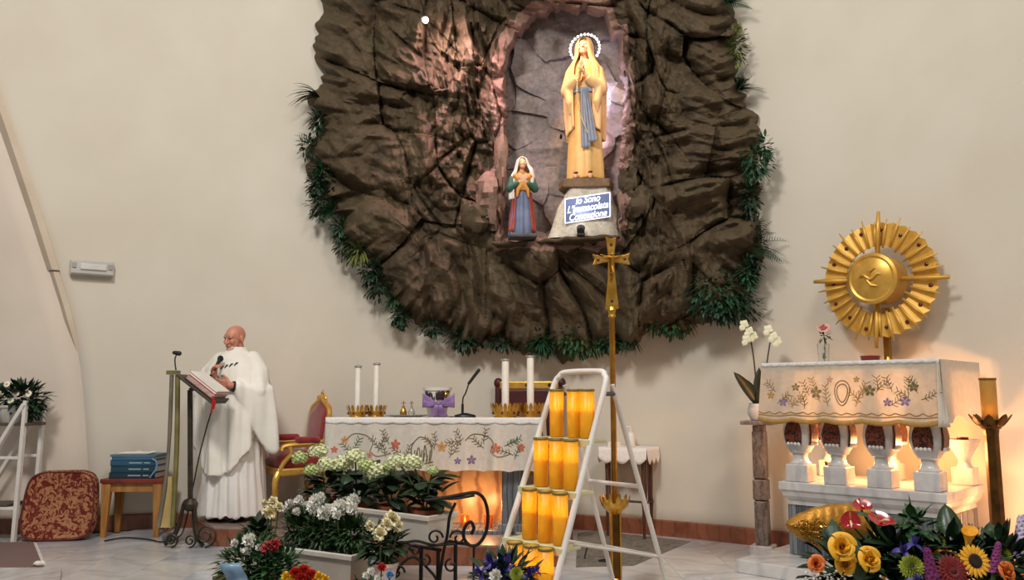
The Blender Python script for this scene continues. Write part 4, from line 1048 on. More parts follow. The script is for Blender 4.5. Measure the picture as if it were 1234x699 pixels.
# his right arm (picture left) holds the microphone, his left hand lies on the chest
WR = Vector((-.005, -.31, 1.235)); WL = Vector((.14, -.285, 1.165))
mb.limb([Vector((-.2, .0, 1.37)), Vector((-.27, -.08, 1.12)), WR], [.06, .05, .032])
mb.limb([Vector((.2, .0, 1.37)), Vector((.28, -.07, 1.10)), WL], [.06, .05, .032])
hand(mb, WR, (.25, -.35, .75), (.85, -.1, .2), (0, -.6, .6), .185, 1.0)
hand(mb, WL, (-.95, -.25, .12), (.0, 1, .1), (0, 0, 1), .185, .25, .2)
remesh(mb, 'body', SKIN, priest, .0055, 2)
for q in (-1, 1):
    MB().ball(hM @ Vector((q * .029, -.079, .004)), (.011, .008, .006), 10, 8).build('eye', mat('eye_dark', lin(60, 44, 38), rough=.2), priest)
    MB().limb([hM @ Vector((q * .012, -.094, .024)), hM @ Vector((q * .032, -.092, .030)), hM @ Vector((q * .048, -.078, .024))], [.004, .005, .003], 8).build('eyebrow', mat('grey_brow', lin(170, 150, 138), rough=.9), priest)
MB().limb([hM @ Vector((-.016, -.095, -.062)), hM @ Vector((0, -.1, -.061)), hM @ Vector((.016, -.095, -.062))], [.004, .005, .004], 8).build('mouth', mat('lip_dark', lin(120, 60, 54), rough=.5), priest)
bd = MB()
for x in (-.03, -.015, 0, .015, .03): bd.ball(hM @ Vector((x, -.080 + abs(x) * .5, -.088 + abs(x) * .35)), (.014, .013, .017), 10, 8)
for x in (-.02, 0, .02): bd.ball(hM @ Vector((x, -.098 + abs(x) * .4, -.049)), (.012, .006, .005), 8, 6)
remesh(bd, 'beard', mat('white_beard', lin(214, 190, 176), lin(200, 172, 158), rough=.9), priest, .004, 2)
# shoes
for q in (-1, 1): MB().limb([(q * .1, .05, .045), (q * .11, -.08, .04), (q * .115, -.14, .034)], [.042, .04, .032], 12).build('shoe', BLACK, priest)
# alb
mb = MB(); mb.rings(robe_rings(interp_spec([(.05, .31, .26, 0, 0.02, .07), (.35, .275, .23, 0, .01, .06), (.8, .24, .20, 0, 0, .04), (1.2, .22, .17, 0, .01, .01), (1.40, .17, .12, 0, .01, 0)]), 96, 12), capa=True)
alb = remesh(mb, 'alb', ALB, priest, .010, 1, .3)
# cuffs of the dark shirt sleeves
for a, b in ((Vector((-.27, -.08, 1.12)), WR), (Vector((.28, -.07, 1.10)), WL)):
    d = (b - a).normalized(); MB().tube([b - d * .07, b - d * .02], [.052, .044], 16).build('cuff', mat('dark_cuff', lin(44, 36, 36), rough=.8), priest)
# chasuble: cape over shoulders, draped over the raised forearms
mb = MB()
def chas(z):
    return (float(np.interp(z, [.44, .6, .85, 1.05, 1.2, 1.33, 1.41, 1.46, 1.49], [.30, .31, .32, .335, .325, .285, .21, .11, .085])),
            float(np.interp(z, [.44, .6, .85, 1.05, 1.2, 1.33, 1.41, 1.46, 1.49], [.27, .27, .265, .26, .24, .20, .16, .11, .085])))
rs = []
for i in range(50):
    tq = i / 49; ring = []
    for k in range(96):
        a = 2 * PI * k / 96; fr = max(0, -math.sin(a)); side = abs(math.cos(a)) ** 2
        z0 = .40 + .34 * side ** 1.5 + .06 * (1 - fr); z = z0 + (1.49 - z0) * tq
        rx, ry = chas(z); A = .085 * (1 - tq) + .016
        m = 1 + A * (math.sin(a * 7 + 1.5 * z) + .6 * math.sin(a * 12 + 1 + z * 2)) * min(1, (1 - tq) * 3)
        ring.append(Vector((rx * m * math.cos(a), ry * m * math.sin(a) - .01, z)))
    rs.append(ring)
mb.rings(rs)
for q, wst in ((-1, WR), (1, WL)):
    e = Vector((q * .29, -.08, 1.12)); d = (wst - e)
    # sleeve wing: stacked tubes sagging below the forearm
    for j in range(26):
        v = j / 25; sag = Vector((q * .06 * v, .06 * v, -(.50 * v)))
        a0 = e + sag + Vector((q * .05, .04, 0)); b0 = e + d * (.74 - .62 * v) + sag * .9
        mb.limb([a0, a0.lerp(b0, .5) + Vector((0, 0, -.015)), b0], [.062 - .020 * v, .056 - .02 * v, .054 - .025 * v], 12)
    mb.limb([Vector((q * .16, .0, 1.40)), Vector((q * .25, -.03, 1.27)), e], [.075, .09, .085], 14)
chasuble = remesh(mb, 'chasuble', CHAS, priest, .009, 5, .5)
def drape(o, amp, ztop):
    me_ = o.data; me_.calc_loop_triangles(); nv = len(me_.vertices)
    co = np.empty(nv * 3, np.float32); me_.vertices.foreach_get('co', co); co = co.reshape(-1, 3)
    no = np.empty(nv * 3, np.float32); me_.vertices.foreach_get('normal', no); no = no.reshape(-1, 3)
    a_ = np.arctan2(co[:, 1], co[:, 0]); z_ = co[:, 2]; w_ = np.clip((ztop - z_) / .5, 0, 1) * amp
    d_ = w_ * (np.sin(a_ * 13 + 1.6 * np.sin(z_ * 2.2)) + .6 * np.sin(a_ * 23 + 2.5 * z_) + .5 * np.sin(a_ * 7 + z_ * 9))
    co = co + no * d_[:, None]; me_.vertices.foreach_set('co', co.ravel()); me_.update()
drape(chasuble, .0085, 1.42); drape(alb, .011, 1.1)
# roll collar and small embroidered emblem on the chest
MB().rings([[Vector((r * math.cos(2 * PI * k / 32), r * .95 * math.sin(2 * PI * k / 32) - .006 - (.012 if math.sin(2 * PI * k / 32) < 0 else 0), z)) for k in range(32)] for r, z in ((.094, 1.462), (.092, 1.49), (.084, 1.505), (.074, 1.508), (.07, 1.49))], capa=False, capb=False).build('collar', CHAS, priest)
from mathutils.bvhtree import BVHTree
cm = chasuble.data; bvh = BVHTree.FromPolygons([v.co.copy() for v in cm.vertices], [tuple(p.vertices) for p in cm.polygons])
def onchest(x, z):
    h_ = bvh.ray_cast(Vector((x, -1, z)), Vector((0, 1, 0)))[0]; return Vector((x, (h_.y if h_ else -.25) - .002, z))
mb = MB()
for x0 in (-.01, .03, .07, .11):
    mb.tube([onchest(x0 + .016 * math.cos(a_) + .012 * a_ / 3, 1.335 + .25 * (x0 - .05) + .016 * math.sin(a_ * 1.5)) for a_ in (i * .55 for i in range(10))], .0035, 5)
mb.build('chest_emblem', mat('dark_thread', lin(60, 54, 56), rough=.8), priest)
# hand-held microphone
mp = priest.matrix_basis @ (WR + Vector((.03, -.062, .035))); mpt = priest.matrix_basis @ Vector((.005, -.20, 1.455))
ax_ = (mpt - mp).normalized(); m0 = mp - ax_ * .035
root = thing('microphone', 'black hand-held microphone held to the mouth of the bald person', 'microphone', m0)
MB().tube([m0, m0 + ax_ * .15, m0 + ax_ * .185], [.011, .015, .019], 16).build('handle', BLACK, root, world=True)
MB().ball(m0 + ax_ * .205, (.026, .026, .03), 18, 12).build('grille', mat('mic_grille', lin(38, 38, 40), lin(24, 24, 26), rough=.4, metal=.5, bump=.6, bscale=300), root, world=True)

# ------------------------------------------------------------------ lectern
LY = 7.02
LB = Vector((P(228, 645, LY).x, LY, 0))
lect = thing('lectern', 'iron lectern with curled tripod foot, brass front frame and tilted book rest', 'lectern', LB)
ptop = P(229, 470, LY)
MB().bar((0, 0, .30), (ptop.x - LB.x, 0, ptop.z), .035, .035).build('post', DIRON, lect, False, bevel=.004)
for a_ in (200, 320, 80):
    dx, dy = math.cos(R(a_)), math.sin(R(a_)) * .7
    MB().tube(smooth_path([(0, 0, .36), (dx * .05, dy * .05, .35), (dx * .075, dy * .075, .22), (dx * .11, dy * .11, .10), (dx * .19, dy * .19, .018)]), .016, 8).build('leg', DIRON, lect)
MB().lathe([(.03, .28), (.055, .30), (.06, .34), (.035, .38)], 12).build('hub', DIRON, lect)
for cx_, rr_, nm in ((.175, .092, 'scroll'), (-.10, .055, 'scroll'), (.05, .05, 'scroll')):
    MB().tube(spiral((cx_, -.11, rr_ + .010), rr_, rr_ * .25, -90, 470, 40), .008, 6).build(nm, DIRON, lect)
# book rest, tilted down towards the reader on the right
b0, b1 = P(216, 447, LY - .28), P(259, 481, LY - .28); dv = (b1 - b0); L = dv.length; dirx = dv.normalized()
back = Vector((.08, .99, 0)); nrm_ = dirx.cross(back).normalized() * -1
if nrm_.z < 0: nrm_ = -nrm_
WD = .28
def restpt(u, v, h_): return b0 - LB + dirx * L * u + back.normalized() * v * WD + nrm_ * h_
def slab(u0, u1, v0, v1, h0, h1): 
    c = [restpt(u, v, h_) for h_ in (h0, h1) for u, v in ((u0, v0), (u1, v0), (u1, v1), (u0, v1))]
    return MB().add(c, [(0, 3, 2, 1), (4, 5, 6, 7), (0, 1, 5, 4), (1, 2, 6, 5), (2, 3, 7, 6), (3, 0, 4, 7)])
slab(0, 1, 0, 1, -.05, -.03).build('book_rest', mat('rest_wood', lin(70, 56, 46), lin(50, 40, 34), rough=.5, scale=10, stretch=(1, 6, 1)), lect, False, bevel=.005)
slab(.96, 1.0, 0, 1, -.03, .0).build('book_lip', DIRON, lect, False, bevel=.003)
MB().bar(ptop - LB, restpt(.36, .92, -.045), .03, .03).build('bracket', DIRON, lect, False)
# brass front frame (two upright strips, top plate, flared foot)
OLIVE = mat('olive_brass', lin(150, 140, 88), lin(116, 108, 66), rough=.4, metal=.5, scale=4)
GREYB = mat('grey_brass', lin(140, 134, 116), lin(112, 106, 90), rough=.45, metal=.4, scale=4)
f0 = P(214, 452, LY - .02) - LB; f1 = P(207, 452, LY - .02) - LB
MB().tube(smooth_path([f0, P(213, 540, LY - .02) - LB, P(208, 634, LY - .02) - LB]), .022, 8).build('front_strip', OLIVE, lect)
MB().tube(smooth_path([f1, P(204, 530, LY) - LB, P(199, 585, LY) - LB, P(191, 634, LY) - LB]), [.018] * 6 + [.016] * 6 + [.02] * 7, 8).build('front_strip', GREYB, lect)
c_ = P(209, 449, LY - .02) - LB; MB().box(c_, (.10, .06, .035)).build('top_plate', OLIVE, lect, False, bevel=.004)
fm = MB(); rs = []
for t_ in range(13):
    v = t_ / 12; y_ = 575 + 61 * v; xa = 200 - 11 * v ** 1.6; xb = 207 + 1 * v
    pa_, pb2 = P(xa, y_, LY) - LB, P(xb, y_, LY) - LB
    rs.append([pa_, pa_ + Vector((0, .05, 0)), pb2 + Vector((0, .05, 0)), pb2])
fm.rings(rs).build('foot', mat('cream_gold', lin(206, 180, 120), lin(184, 156, 96), rough=.4, metal=.3, scale=5), lect, True, angle=30)
# reading microphone on the lectern
q = P(211, 446, LY - .02)
root = thing('lectern_microphone', 'thin black gooseneck microphone on top of the lectern', 'microphone', q)
pts = [P(212, 446, LY - .02), P(211, 438, LY - .02), P(211, 432, LY - .02), P(213, 427, LY - .02)]
MB().tube(smooth_path(pts), .006, 8).build('gooseneck', BLACK, root, world=True)
MB().limb([P(210, 425, LY - .02), P(216, 426, LY - .02)], [.016, .02], 12).build('capsule', BLACK, root, world=True)
# open missal with red edges and ribbons
book = thing('missal_book', 'thick open missal with red page edges and red ribbons on lectern', 'book', restpt(.5, .5, -.03) + LB)
def bk(mb): mb.v = [tuple(Vector(v) + LB) for v in mb.v]; return mb
bk(slab(.17, .95, .05, .95, -.03, -.018)).build('cover', mat('book_cover', lin(70, 30, 24), lin(50, 20, 18), rough=.6), book, False, world=True, bevel=.003)
bk(slab(.19, .93, .07, .49, -.018, .018)).build('page_block', mat('red_pages', lin(190, 176, 166), lin(176, 120, 108), rough=.8, scale=3, stretch=(1, 1, 60)), book, False, world=True, bevel=.004)
bk(slab(.19, .93, .51, .93, -.018, .024)).build('page_block', mat('red_pages', PAPER), book, False, world=True, bevel=.004)
for h0_, h1_, cm_ in ((.018, .026, 'red_ribbon'), (.026, .038, 'paper'), (.038, .044, 'red_ribbon'), (.044, .056, 'paper')): bk(slab(.20, .92, .07, .93, h0_, h1_)).build('page_layer', mat('red_ribbon', lin(176, 30, 26), rough=.5) if cm_ != 'paper' else PAPER, book, False, world=True)
for du, m in ((.90, 'a'), (.95, 'b')):
    p0 = restpt(du, .06, 0) + LB; MB().tube(smooth_path([p0, p0 + Vector((.015, -.02, -.04)), p0 + Vector((.005, -.02, -.13 if m == 'a' else -.09))]), [.006] * 6 + [.008] * 7, 5).build('ribbon', mat('red_ribbon', lin(176, 30, 26), rough=.5), book, False, world=True)
# microphone cable hanging to the floor
q0 = m0; cb = [m0, m0 + Vector((.0, .03, -.05)), P(258, 482, 7.13), P(249, 515, 7.12), P(240, 550, 7.10), P(231, 595, 7.11), P(222, 636, 7.11), G(215, 647, .02), G(196, 653, .014), G(178, 650, .012), G(150, 648, .012), G(126, 652, .012)]
root = thing('microphone_cable', 'thin black cable running from the hand microphone down to floor', 'cable', G(196, 653, .0))
MB().tube(smooth_path(cb), .006, 6).build('wire', BLACK, root, world=True)
q = G(204, 651); root = thing('power_adapter', 'small grey cable adapter on the floor at the lectern foot', 'adapter', q)
MB().box((.0, 0, .03), (.11, .07, .06)).build('body', mat('adapter_grey', lin(120, 120, 122), lin(90, 90, 92), rough=.5), root, False, bevel=.012)
MB().tube(smooth_path([(.03, 0, .05), (.05, .02, .12), (.0, .03, .16), (-.03, .02, .08)]), .007, 6).build('lead', BLACK, root)

# ------------------------------------------------------------------ gilded armchair
def curvy(pts, r, n=10): return MB().tube(smooth_path(pts), r, n)
ach = thing('armchair', 'gilded armchair with red velvet seat, back and padded arms', 'chair', Vector((-2.01, 7.725, PZ)), R(-58)); ach.scale = (.94, .80, .93)
# local frame: faces -y (towards the person); width along x
sh_, sw_, sd_ = .44, .60, .54
def rounded(mb, c, size, r):
    mb.box(c, size)
mb = MB(); mb.box((0, 0, sh_), (sw_, sd_, .075)); mb.build('seat_rail', GOLDP, ach, False, bevel=.015)
def cush(w, d, h, z0, crown_=.03):
    mb = MB(); rs = []
    for i in range(9):
        a = PI * i / 8; k = math.sin(a) ** .35 if 0 < i < 8 else .0
        ring = []
        for j in range(40):
            b = 2 * PI * j / 40; x = abs(math.cos(b)) ** .35 * (1 if math.cos(b) > 0 else -1); y = abs(math.sin(b)) ** .35 * (1 if math.sin(b) > 0 else -1)
            ring.append((x * w / 2 * (.55 + .45 * k), y * d / 2 * (.55 + .45 * k), z0 + h * (1 - math.cos(a)) / 2 + (crown_ if i == 8 else 0)))
        rs.append(ring)
    return mb.rings(rs)
cush(sw_ - .05, sd_ - .04, .13, sh_ + .03).build('seat_cushion', REDV, ach)
for sx in (-1, 1):
    curvy([(sx * .27, -.25, sh_), (sx * .285, -.285, .36), (sx * .26, -.27, .2), (sx * .25, -.26, .08), (sx * .27, -.285, .012)], [.034] * 6 + [.032] * 6 + [.024] * 6 + [.018] * 6 + [.024]).build('leg', GOLDP, ach)
    curvy([(sx * .25, .26, sh_), (sx * .25, .28, .25), (sx * .25, .33, .012)], [.03] * 6 + [.025] * 6 + [.022]).build('leg', GOLDP, ach)
    arm = curvy([(sx * .30, .26, .72), (sx * .32, .08, .70), (sx * .325, -.12, .695), (sx * .32, -.22, .68), (sx * .325, -.24, .64)], .024).build('arm', GOLDP, ach)
    curvy([(sx * .32, -.16, .69), (sx * .325, -.13, .62), (sx * .295, -.2, .53), (sx * .275, -.25, .44)], .024).build('arm_support', GOLDP, ach)
    MB().limb([(sx * .315, .16, .735), (sx * .322, -.06, .735)], [.036, .036], 12).build('arm_pad', REDV, ach)
# tall back with carved crest
def backpt(x, z): return (x, .25 + .13 * (z - .5), z)
outl = [(-.23, .5), (-.25, .7), (-.27, .9), (-.25, 1.02), (-.16, 1.07), (-.09, 1.10), (0, 1.13), (.09, 1.10), (.16, 1.07), (.25, 1.02), (.27, .9), (.25, .7), (.23, .5)]
MB().tube([backpt(q.x, q.y) for q in smooth_path([(x, z, 0) for x, z in outl])], .030, 10).build('back_frame', GOLDP, ach)
MB().limb([backpt(-.23, .52), backpt(.23, .52)], [.028, .028]).build('back_rail', GOLDP, ach)
pad = MB(); pts = [(q.x * .90, .79 + (q.y - .79) * .92) for q in smooth_path([(x, z, 0) for x, z in outl])]
rs = []
for off, k in ((-.05, .72), (-.042, .9), (-.02, 1.0), (.02, 1.0)): rs.append([Vector(backpt(x * k, .79 + (z - .79) * k)) + Vector((0, off, 0)) for x, z in pts])
pad.rings(rs).build('back_pad', REDV, ach)
cr = MB(); 
for a_ in range(-3, 4): leaf_strip(cr, backpt(0, 1.10), (a_ * .35, .1, 1), .12 - .015 * abs(a_), .05, .3, 5, Vector((0, 1, 0)))
cr.ball(backpt(0, 1.13), (.04, .03, .04)); cr.tube(spiral(backpt(-.09, 1.12), .035, .008, 0, 400, 20), .012); cr.tube(spiral(backpt(.09, 1.12), .035, .008, 180, -220, 20), .012)
cr.build('carved_crest', GOLDP, ach, solid=.01)

# chair behind the altar
ch2 = thing('throne_chair', 'dark red chair with straight gilded top rail behind the altar', 'chair', Vector((P(631, 480, 7.66).x, 7.66, PZ)), R(-14)); ch2.scale = (1, .8, 1)
topz = P(631, 459, 7.85).z - PZ
W2 = .66
MB().box((0, 0, .42), (W2, .5, .08)).build('seat_rail', GOLDP, ch2, False, bevel=.01)
cush(W2 - .06, .46, .1, .45).build('seat_cushion', DREDV, ch2)
for sx in (-1, 1):
    MB().bar((sx * W2 * .46, -.2, 0), (sx * W2 * .46, -.2, .66), .05, .05).build('leg', DREDV, ch2, False, bevel=.008)
    MB().bar((sx * W2 * .46, .24, 0), (sx * W2 * .46, .30, topz - .03), .055, .05).build('leg', DREDV, ch2, False, bevel=.008)
    MB().bar((sx * W2 * .46, .27, .68), (sx * W2 * .47, -.26, .68), .06, .05).build('arm', DREDV, ch2, False, bevel=.012)
    MB().ball((sx * W2 * .46, .30, topz - .02), (.045, .04, .05)).build('finial', DREDV, ch2)
MB().box((0, .285, topz - .04), (W2 * .86, .05, .075)).build('top_rail', GOLDP, ch2, False, bevel=.012)
MB().box((0, .27, .865), (W2 * .86, .06, .55)).build('back_pad', DREDV, ch2, False, bevel=.02)
MB().tube([(-W2 * .4, .236, .96), (W2 * .4, .236, .96)], .006, 6).build('piping', mat('red_piping', lin(150, 70, 60), rough=.6), ch2)
for x in (-.02, .2): MB().lathe([(.001, 0), (.016, .002), (.012, .012), (.001, .014)], 14, M=frame((x, .26, topz - .04), (0, -1, 0))).build('rosette', BRONZE, ch2)

# ------------------------------------------------------------------ stool with books
SB = G(155, 648); 
stl = thing('stool', 'wooden stool with red-stained top holding blue books', 'stool', (SB.x - .01, SB.y + .17, 0), R(3))
OAK = mat('honey_wood', lin(176, 124, 64), lin(148, 98, 46), rough=.45, scale=5, stretch=(8, 8, 1))
REDW = mat('red_wood', lin(128, 46, 34), lin(104, 34, 26), rough=.4, scale=6, stretch=(1, 8, 1))
STH = .50
MB().box((0, 0, STH - .018), (.54, .36, .036)).build('seat', REDW, stl, False, bevel=.006)
MB().box((0, -.13, STH - .075), (.44, .025, .08)).build('apron', OAK, stl, False, bevel=.003); MB().box((0, .13, STH - .075), (.44, .025, .08)).build('apron', OAK, stl, False, bevel=.003)
for sx in (-1, 1):
    MB().box((sx * .215, 0, STH - .075), (.025, .24, .08)).build('apron', OAK, stl, False, bevel=.003)
    for sy in (-1, 1):
        lg_ = MB(); x, y = sx * .22, sy * .135
        lg_.add([(x - .04 + .0, y - .03, STH - .036), (x + .04, y - .03, STH - .036), (x + .04, y + .03, STH - .036), (x - .04, y + .03, STH - .036), (x * 1.02 - .022, y * 1.08 - .02, 0), (x * 1.02 + .022, y * 1.08 - .02, 0), (x * 1.02 + .022, y * 1.08 + .02, 0), (x * 1.02 - .022, y * 1.08 + .02, 0)],
                [(0, 1, 2, 3), (7, 6, 5, 4), (0, 4, 5, 1), (1, 5, 6, 2), (2, 6, 7, 3), (3, 7, 4, 0)])
        lg_.build('leg', OAK, stl, False, bevel=.004)
bz = STH; bx, by = stl.location.x - .0, stl.location.y
blues = [lin(28, 52, 66), lin(30, 66, 84), lin(40, 84, 112), lin(70, 110, 138), lin(96, 130, 152)]
labs = ['dark navy hardback book at the bottom of the pile on stool', 'dark teal hardback book second from bottom of the pile', 'blue hardback book in the middle of the pile on stool', 'thin steel-blue book near the top of the pile', 'thin pale blue folder topmost of the books on stool']
for i, (h_, w_, dx, rot) in enumerate(((.052, .40, -.01, .03), (.058, .39, 0, -.02), (.05, .40, -.005, .04), (.026, .38, .0, -.03), (.02, .40, -.01, .02))):
    root = thing('book', labs[i], 'book', (bx + dx, by, bz), rot, 'blue books on the stool')
    bm_ = mat('book_blue_%d' % i, blues[i], rough=.5)
    MB().box((0, 0, .003), (w_, .28, .006)).build('cover', bm_, root, False); MB().box((0, 0, h_ - .003), (w_, .28, .006)).build('cover', bm_, root, False)
    MB().box((0, -.137, h_ / 2), (w_, .006, h_)).build('spine', bm_, root, False, bevel=.002)
    MB().box((-.002, .005, h_ / 2), (w_ - .012, .26, h_ - .012)).build('page_block', PAPER, root, False)
    if i < 3:
        for k_, (xx, ww) in enumerate(((.02, .11), (.12, .05))): MB().box((xx, -.1405, h_ / 2), (ww, .002, .010)).build('title_strip', mat('spine_print', lin(150, 180, 180), rough=.5), root, False)
    bz += h_ + .0005
root = thing('loose_papers', 'loose white paper sheets on top of the blue book pile', 'paper', (bx - .03, by - .02, bz))
for k_ in range(2): MB().grid(lambda u, v: (-.14 + .28 * u + .02 * k_, -.10 + .2 * v, .002 + k_ * .006 + .012 * math.sin(u * 7 + k_ * 2) ** 2 * v), 12, 6).build('sheet', PAPER, root, solid=.0015)
root = thing('ribbon_marker', 'pale blue ribbon hanging over the edge of the book pile', 'ribbon', (bx + .19, by - .15, STH))
MB().tube(smooth_path([(-.02, .0, .17), (.015, -.0, .15), (.022, .0, .09), (.0, -.01, .05), (-.03, -.005, .01)]), .007, 6).build('strip', mat('blue_ribbon', lin(110, 160, 200), rough=.5), root)

# ------------------------------------------------------------------ damask cushion leaning on the wall
CB = G(69, 651)
cu = thing('damask_cushion', 'upright red and tan damask seat cushion leaning on the wall', 'cushion', (CB.x, CB.y + .0, 0), R(8))
DAM = figured('damask', lin(104, 36, 30), lin(168, 118, 82), 17, .52, third=lin(104, 40, 32))
mb = MB(); rs = []
CW, CHh = .60, .58
def squ(a, w, h_, e): return (w * abs(math.cos(a)) ** e * (1 if math.cos(a) > 0 else -1), h_ * abs(math.sin(a)) ** e * (1 if math.sin(a) > 0 else -1))
for y, k in ((-.07, .80), (-.085, .90), (-.075, .955), (-.04, .99), (.0, 1.0), (.04, .99), (.06, .95), (.06, .7)):
    ring = []
    for j in range(64):
        x, z = squ(2 * PI * j / 64, CW / 2 * k, CHh / 2 * k, .42); tp = 1 - .10 * max(0, z / CHh + .1) * 1.5
        zz = CHh / 2 + z; ring.append((x * tp + .0, y + .16 * zz + .0 + .008 * math.sin(x * 18), zz))
    rs.append(ring)
mb.rings(rs).build('pad', DAM, cu)
pp = []
for j in range(65):
    x, z = squ(2 * PI * j / 64, CW / 2 * .955, CHh / 2 * .955, .42); tp = 1 - .10 * max(0, z / CHh + .1) * 1.5; zz = CHh / 2 + z; pp.append((x * tp, -.078 + .16 * zz, zz))
MB().tube(pp, .008, 6).build('piping', mat('damask_piping', lin(96, 34, 28), rough=.8), cu)

# ------------------------------------------------------------------ white plant stand at the left edge
PW = G(16, 654)
st = thing('plant_stand', 'white painted A-frame plant stand beside the damask cushion', 'plant stand', (PW.x, PW.y, 0))
tp = P(31, 487, PW.y) - Vector((PW.x, PW.y, 0))
lx = -.62
for yy in (0, .28):
    for (x0, x1) in ((0.0, tp.x), (0.0 + lx, tp.x - .30)):
        pass
    MB().bar((0, yy, 0), (tp.x, yy, tp.z + .03), .045, .03).build('leg', WHITEP, st, False, bevel=.004)
    MB().bar((lx, yy, .008), (tp.x + .0, yy - .02, tp.z), .045, .03).build('leg', WHITEP, st, False, bevel=.004)
    MB().bar((lx * .75, yy, .28), (tp.x * .3, yy, .28), .04, .025).build('rail', WHITEP, st, False, bevel=.004)
    MB().bar((lx * .3, yy, .70), (tp.x * .6, yy, .70), .04, .025).build('rail', WHITEP, st, False, bevel=.004)
MB().box((lx * .38 - .04, .14, .30), (.40, .30, .02)).build('shelf', mat('shelf_dark', lin(90, 80, 70), lin(70, 60, 52), rough=.6), st, False, bevel=.003)
MB().box((lx * .12 - .06, .14, .98), (.36, .30, .025)).build('shelf', mat('shelf_dark', WHITEP), st, False, bevel=.003)
FW = mat('white_petal', lin(240, 238, 230), lin(226, 224, 214), rough=.6)
FY = mat('yellow_disc', lin(210, 170, 60), rough=.7)
def petal_ring(mb, M, n_, L, w, cup=.3, r0=.0):
    for k in range(n_):
        a = 2 * PI * k / n_; d = Vector((math.cos(a), math.sin(a), cup)); t_ = MB(); leaf_strip(t_, (math.cos(a) * r0, math.sin(a) * r0, 0), d, L, w, .25, 3); mb.add(t_.v, t_.f, M)
def potted(name, label, pos, potr, poth, potm, cat='potted plant', group=None, prof=None):
    root = thing(name, label, cat, pos, 0, group)
    MB().lathe(prof or [(potr * .7, 0), (potr * .72, .003), (potr * .94, poth * .86), (potr * 1.03, poth * .87), (potr * 1.05, poth), (potr * .96, poth), (potr * .92, poth * .9)], 28).build('pot', potm, root)
    MB().lathe([(potr * .93, poth * .82), (potr * .5, poth * .9), (.002, poth * .92)], 20).build('soil', SOIL, root); return root
pz = 0.9925
pot = potted('potted_daisy', 'leafy plant with white daisies in a white pot on the white stand', (PW.x + lx * .12 - .08, PW.y + .12, pz), .13, .15, mat('pot_grey_white', lin(206, 200, 192), rough=.5))
mb = MB(); r5 = random.Random(8); bush(mb, (.04, 0, .22), (.24, .16, .11), 330, .09, .04, r5, (0, 0, .3)); bush(mb, (.20, -.02, .14), (.09, .08, .10), 80, .08, .035, r5, (.2, 0, -.3)); mb.build('foliage', LEAF_D, pot, smooth=False)
for x, z in ((-.10, .30), (.02, .33), (.10, .25), (-.03, .25), (.20, .25), (-.18, .24), (.06, .19), (-.06, .17)):
    M = frame((x, -.155 + .3 * abs(x) * .3, z), (x * .5, -1, .4)); mb = MB(); petal_ring(mb, M, 11, .032, .015, .15); f_ = mb.build('daisy', FW, pot, smooth=False); MB().lathe([(.001, -.004), (.012, .0), (.009, .007), (.001, .009)], 10, M=M).build('disc', FY, f_)

# rug at lower left
def banded(name, c1, c2, c3, scale):
    m, nt, b_ = nodes(name); w = nt.nodes.new('ShaderNodeTexWave'); w.inputs['Scale'].default_value = scale; w.inputs['Distortion'].default_value = 1.2; w.inputs['Detail'].default_value = 3
    nt.links.new(texco(nt), w.inputs['Vector']); nt.links.new(ramp(nt, w.outputs['Fac'], [(.2, c1), (.5, c2), (.8, c3)]), b_.inputs['Base Color']); b_.inputs['Roughness'].default_value = .95
    MATS[name] = m; return m
RUGP = banded('striped_rug', lin(92, 72, 70), lin(150, 132, 122), lin(120, 88, 82), 7)
rg = MB(); a, b, c, d = G(-70, 655), G(40, 655), G(53, 688), G(-70, 688)
rg.add([(*(p.xy), .012) for p in (a, b, c, d)] + [(*(p.xy), .001) for p in (a, b, c, d)], [(0, 1, 2, 3), (7, 6, 5, 4), (0, 4, 5, 1), (1, 5, 6, 2), (2, 6, 7, 3), (3, 7, 4, 0)])
root = thing('woven_rug', 'brown striped woven rug on the floor before the plant stand', 'rug', d)
rg.build('weave', RUGP, root, False, world=True)
fg = MB()
for k in range(26): q = b.lerp(c, k / 25); fg.tube([(q.x, q.y, .006), (q.x + .03, q.y - .003, .004)], .003, 4)
fg.build('fringe', PAPER, root, False, world=True)
q = G(47, 684); root = thing('cloth_scrap', 'small crumpled white tissue on the corner of striped rug', 'tissue', (q.x, q.y, .0115))
mb = MB(); mb.ball((0, 0, .018), (.04, .03, .018), 14, 8); mb.v = [(x + .008 * math.sin(z * 400 + x * 200), y + .006 * math.sin(x * 300), z) for x, y, z in mb.v]; mb.build('paper', PAPER, root)

# ------------------------------------------------------------------ white stepladder with candles
TZ = 1.335
TL, TR = Vector((.217, 3.95, 0)), Vector((.429, 3.70, 0)); wd = (TR - TL).normalized(); fd = Vector((wd.y, -wd.x, 0))
if fd.x > 0: fd = -fd
def frail(s_, z): t_ = (TZ - z) / TZ; return (TL if s_ < 0 else TR) + fd * .55 * t_ + wd * s_ * .035 * t_ + Vector((0, 0, z))
def rrail(s_, z): t_ = (TZ - .05 - z) / (TZ - .05); return (TL if s_ < 0 else TR) - fd * (.03 + .46 * t_) + wd * s_ * (-.012 + .03 * t_) + Vector((0, 0, z))
lad = thing('stepladder', 'white metal stepladder used as a stand for rows of yellow candles', 'stepladder', (.2, 3.75, 0))
pts = [frail(-1, .012), frail(-1, .5), frail(-1, 1.0), frail(-1, TZ - .07), frail(-1, TZ - .02) + wd * .018, frail(-1, TZ) + wd * .06, frail(1, TZ) - wd * .06, frail(1, TZ - .02) - wd * .018, frail(1, TZ - .07), frail(1, 1.0), frail(1, .5), frail(1, .012)]
MB().tube(smooth_path(pts, 8), .0135, 12).build('front_frame', WHITEP, lad, world=True)
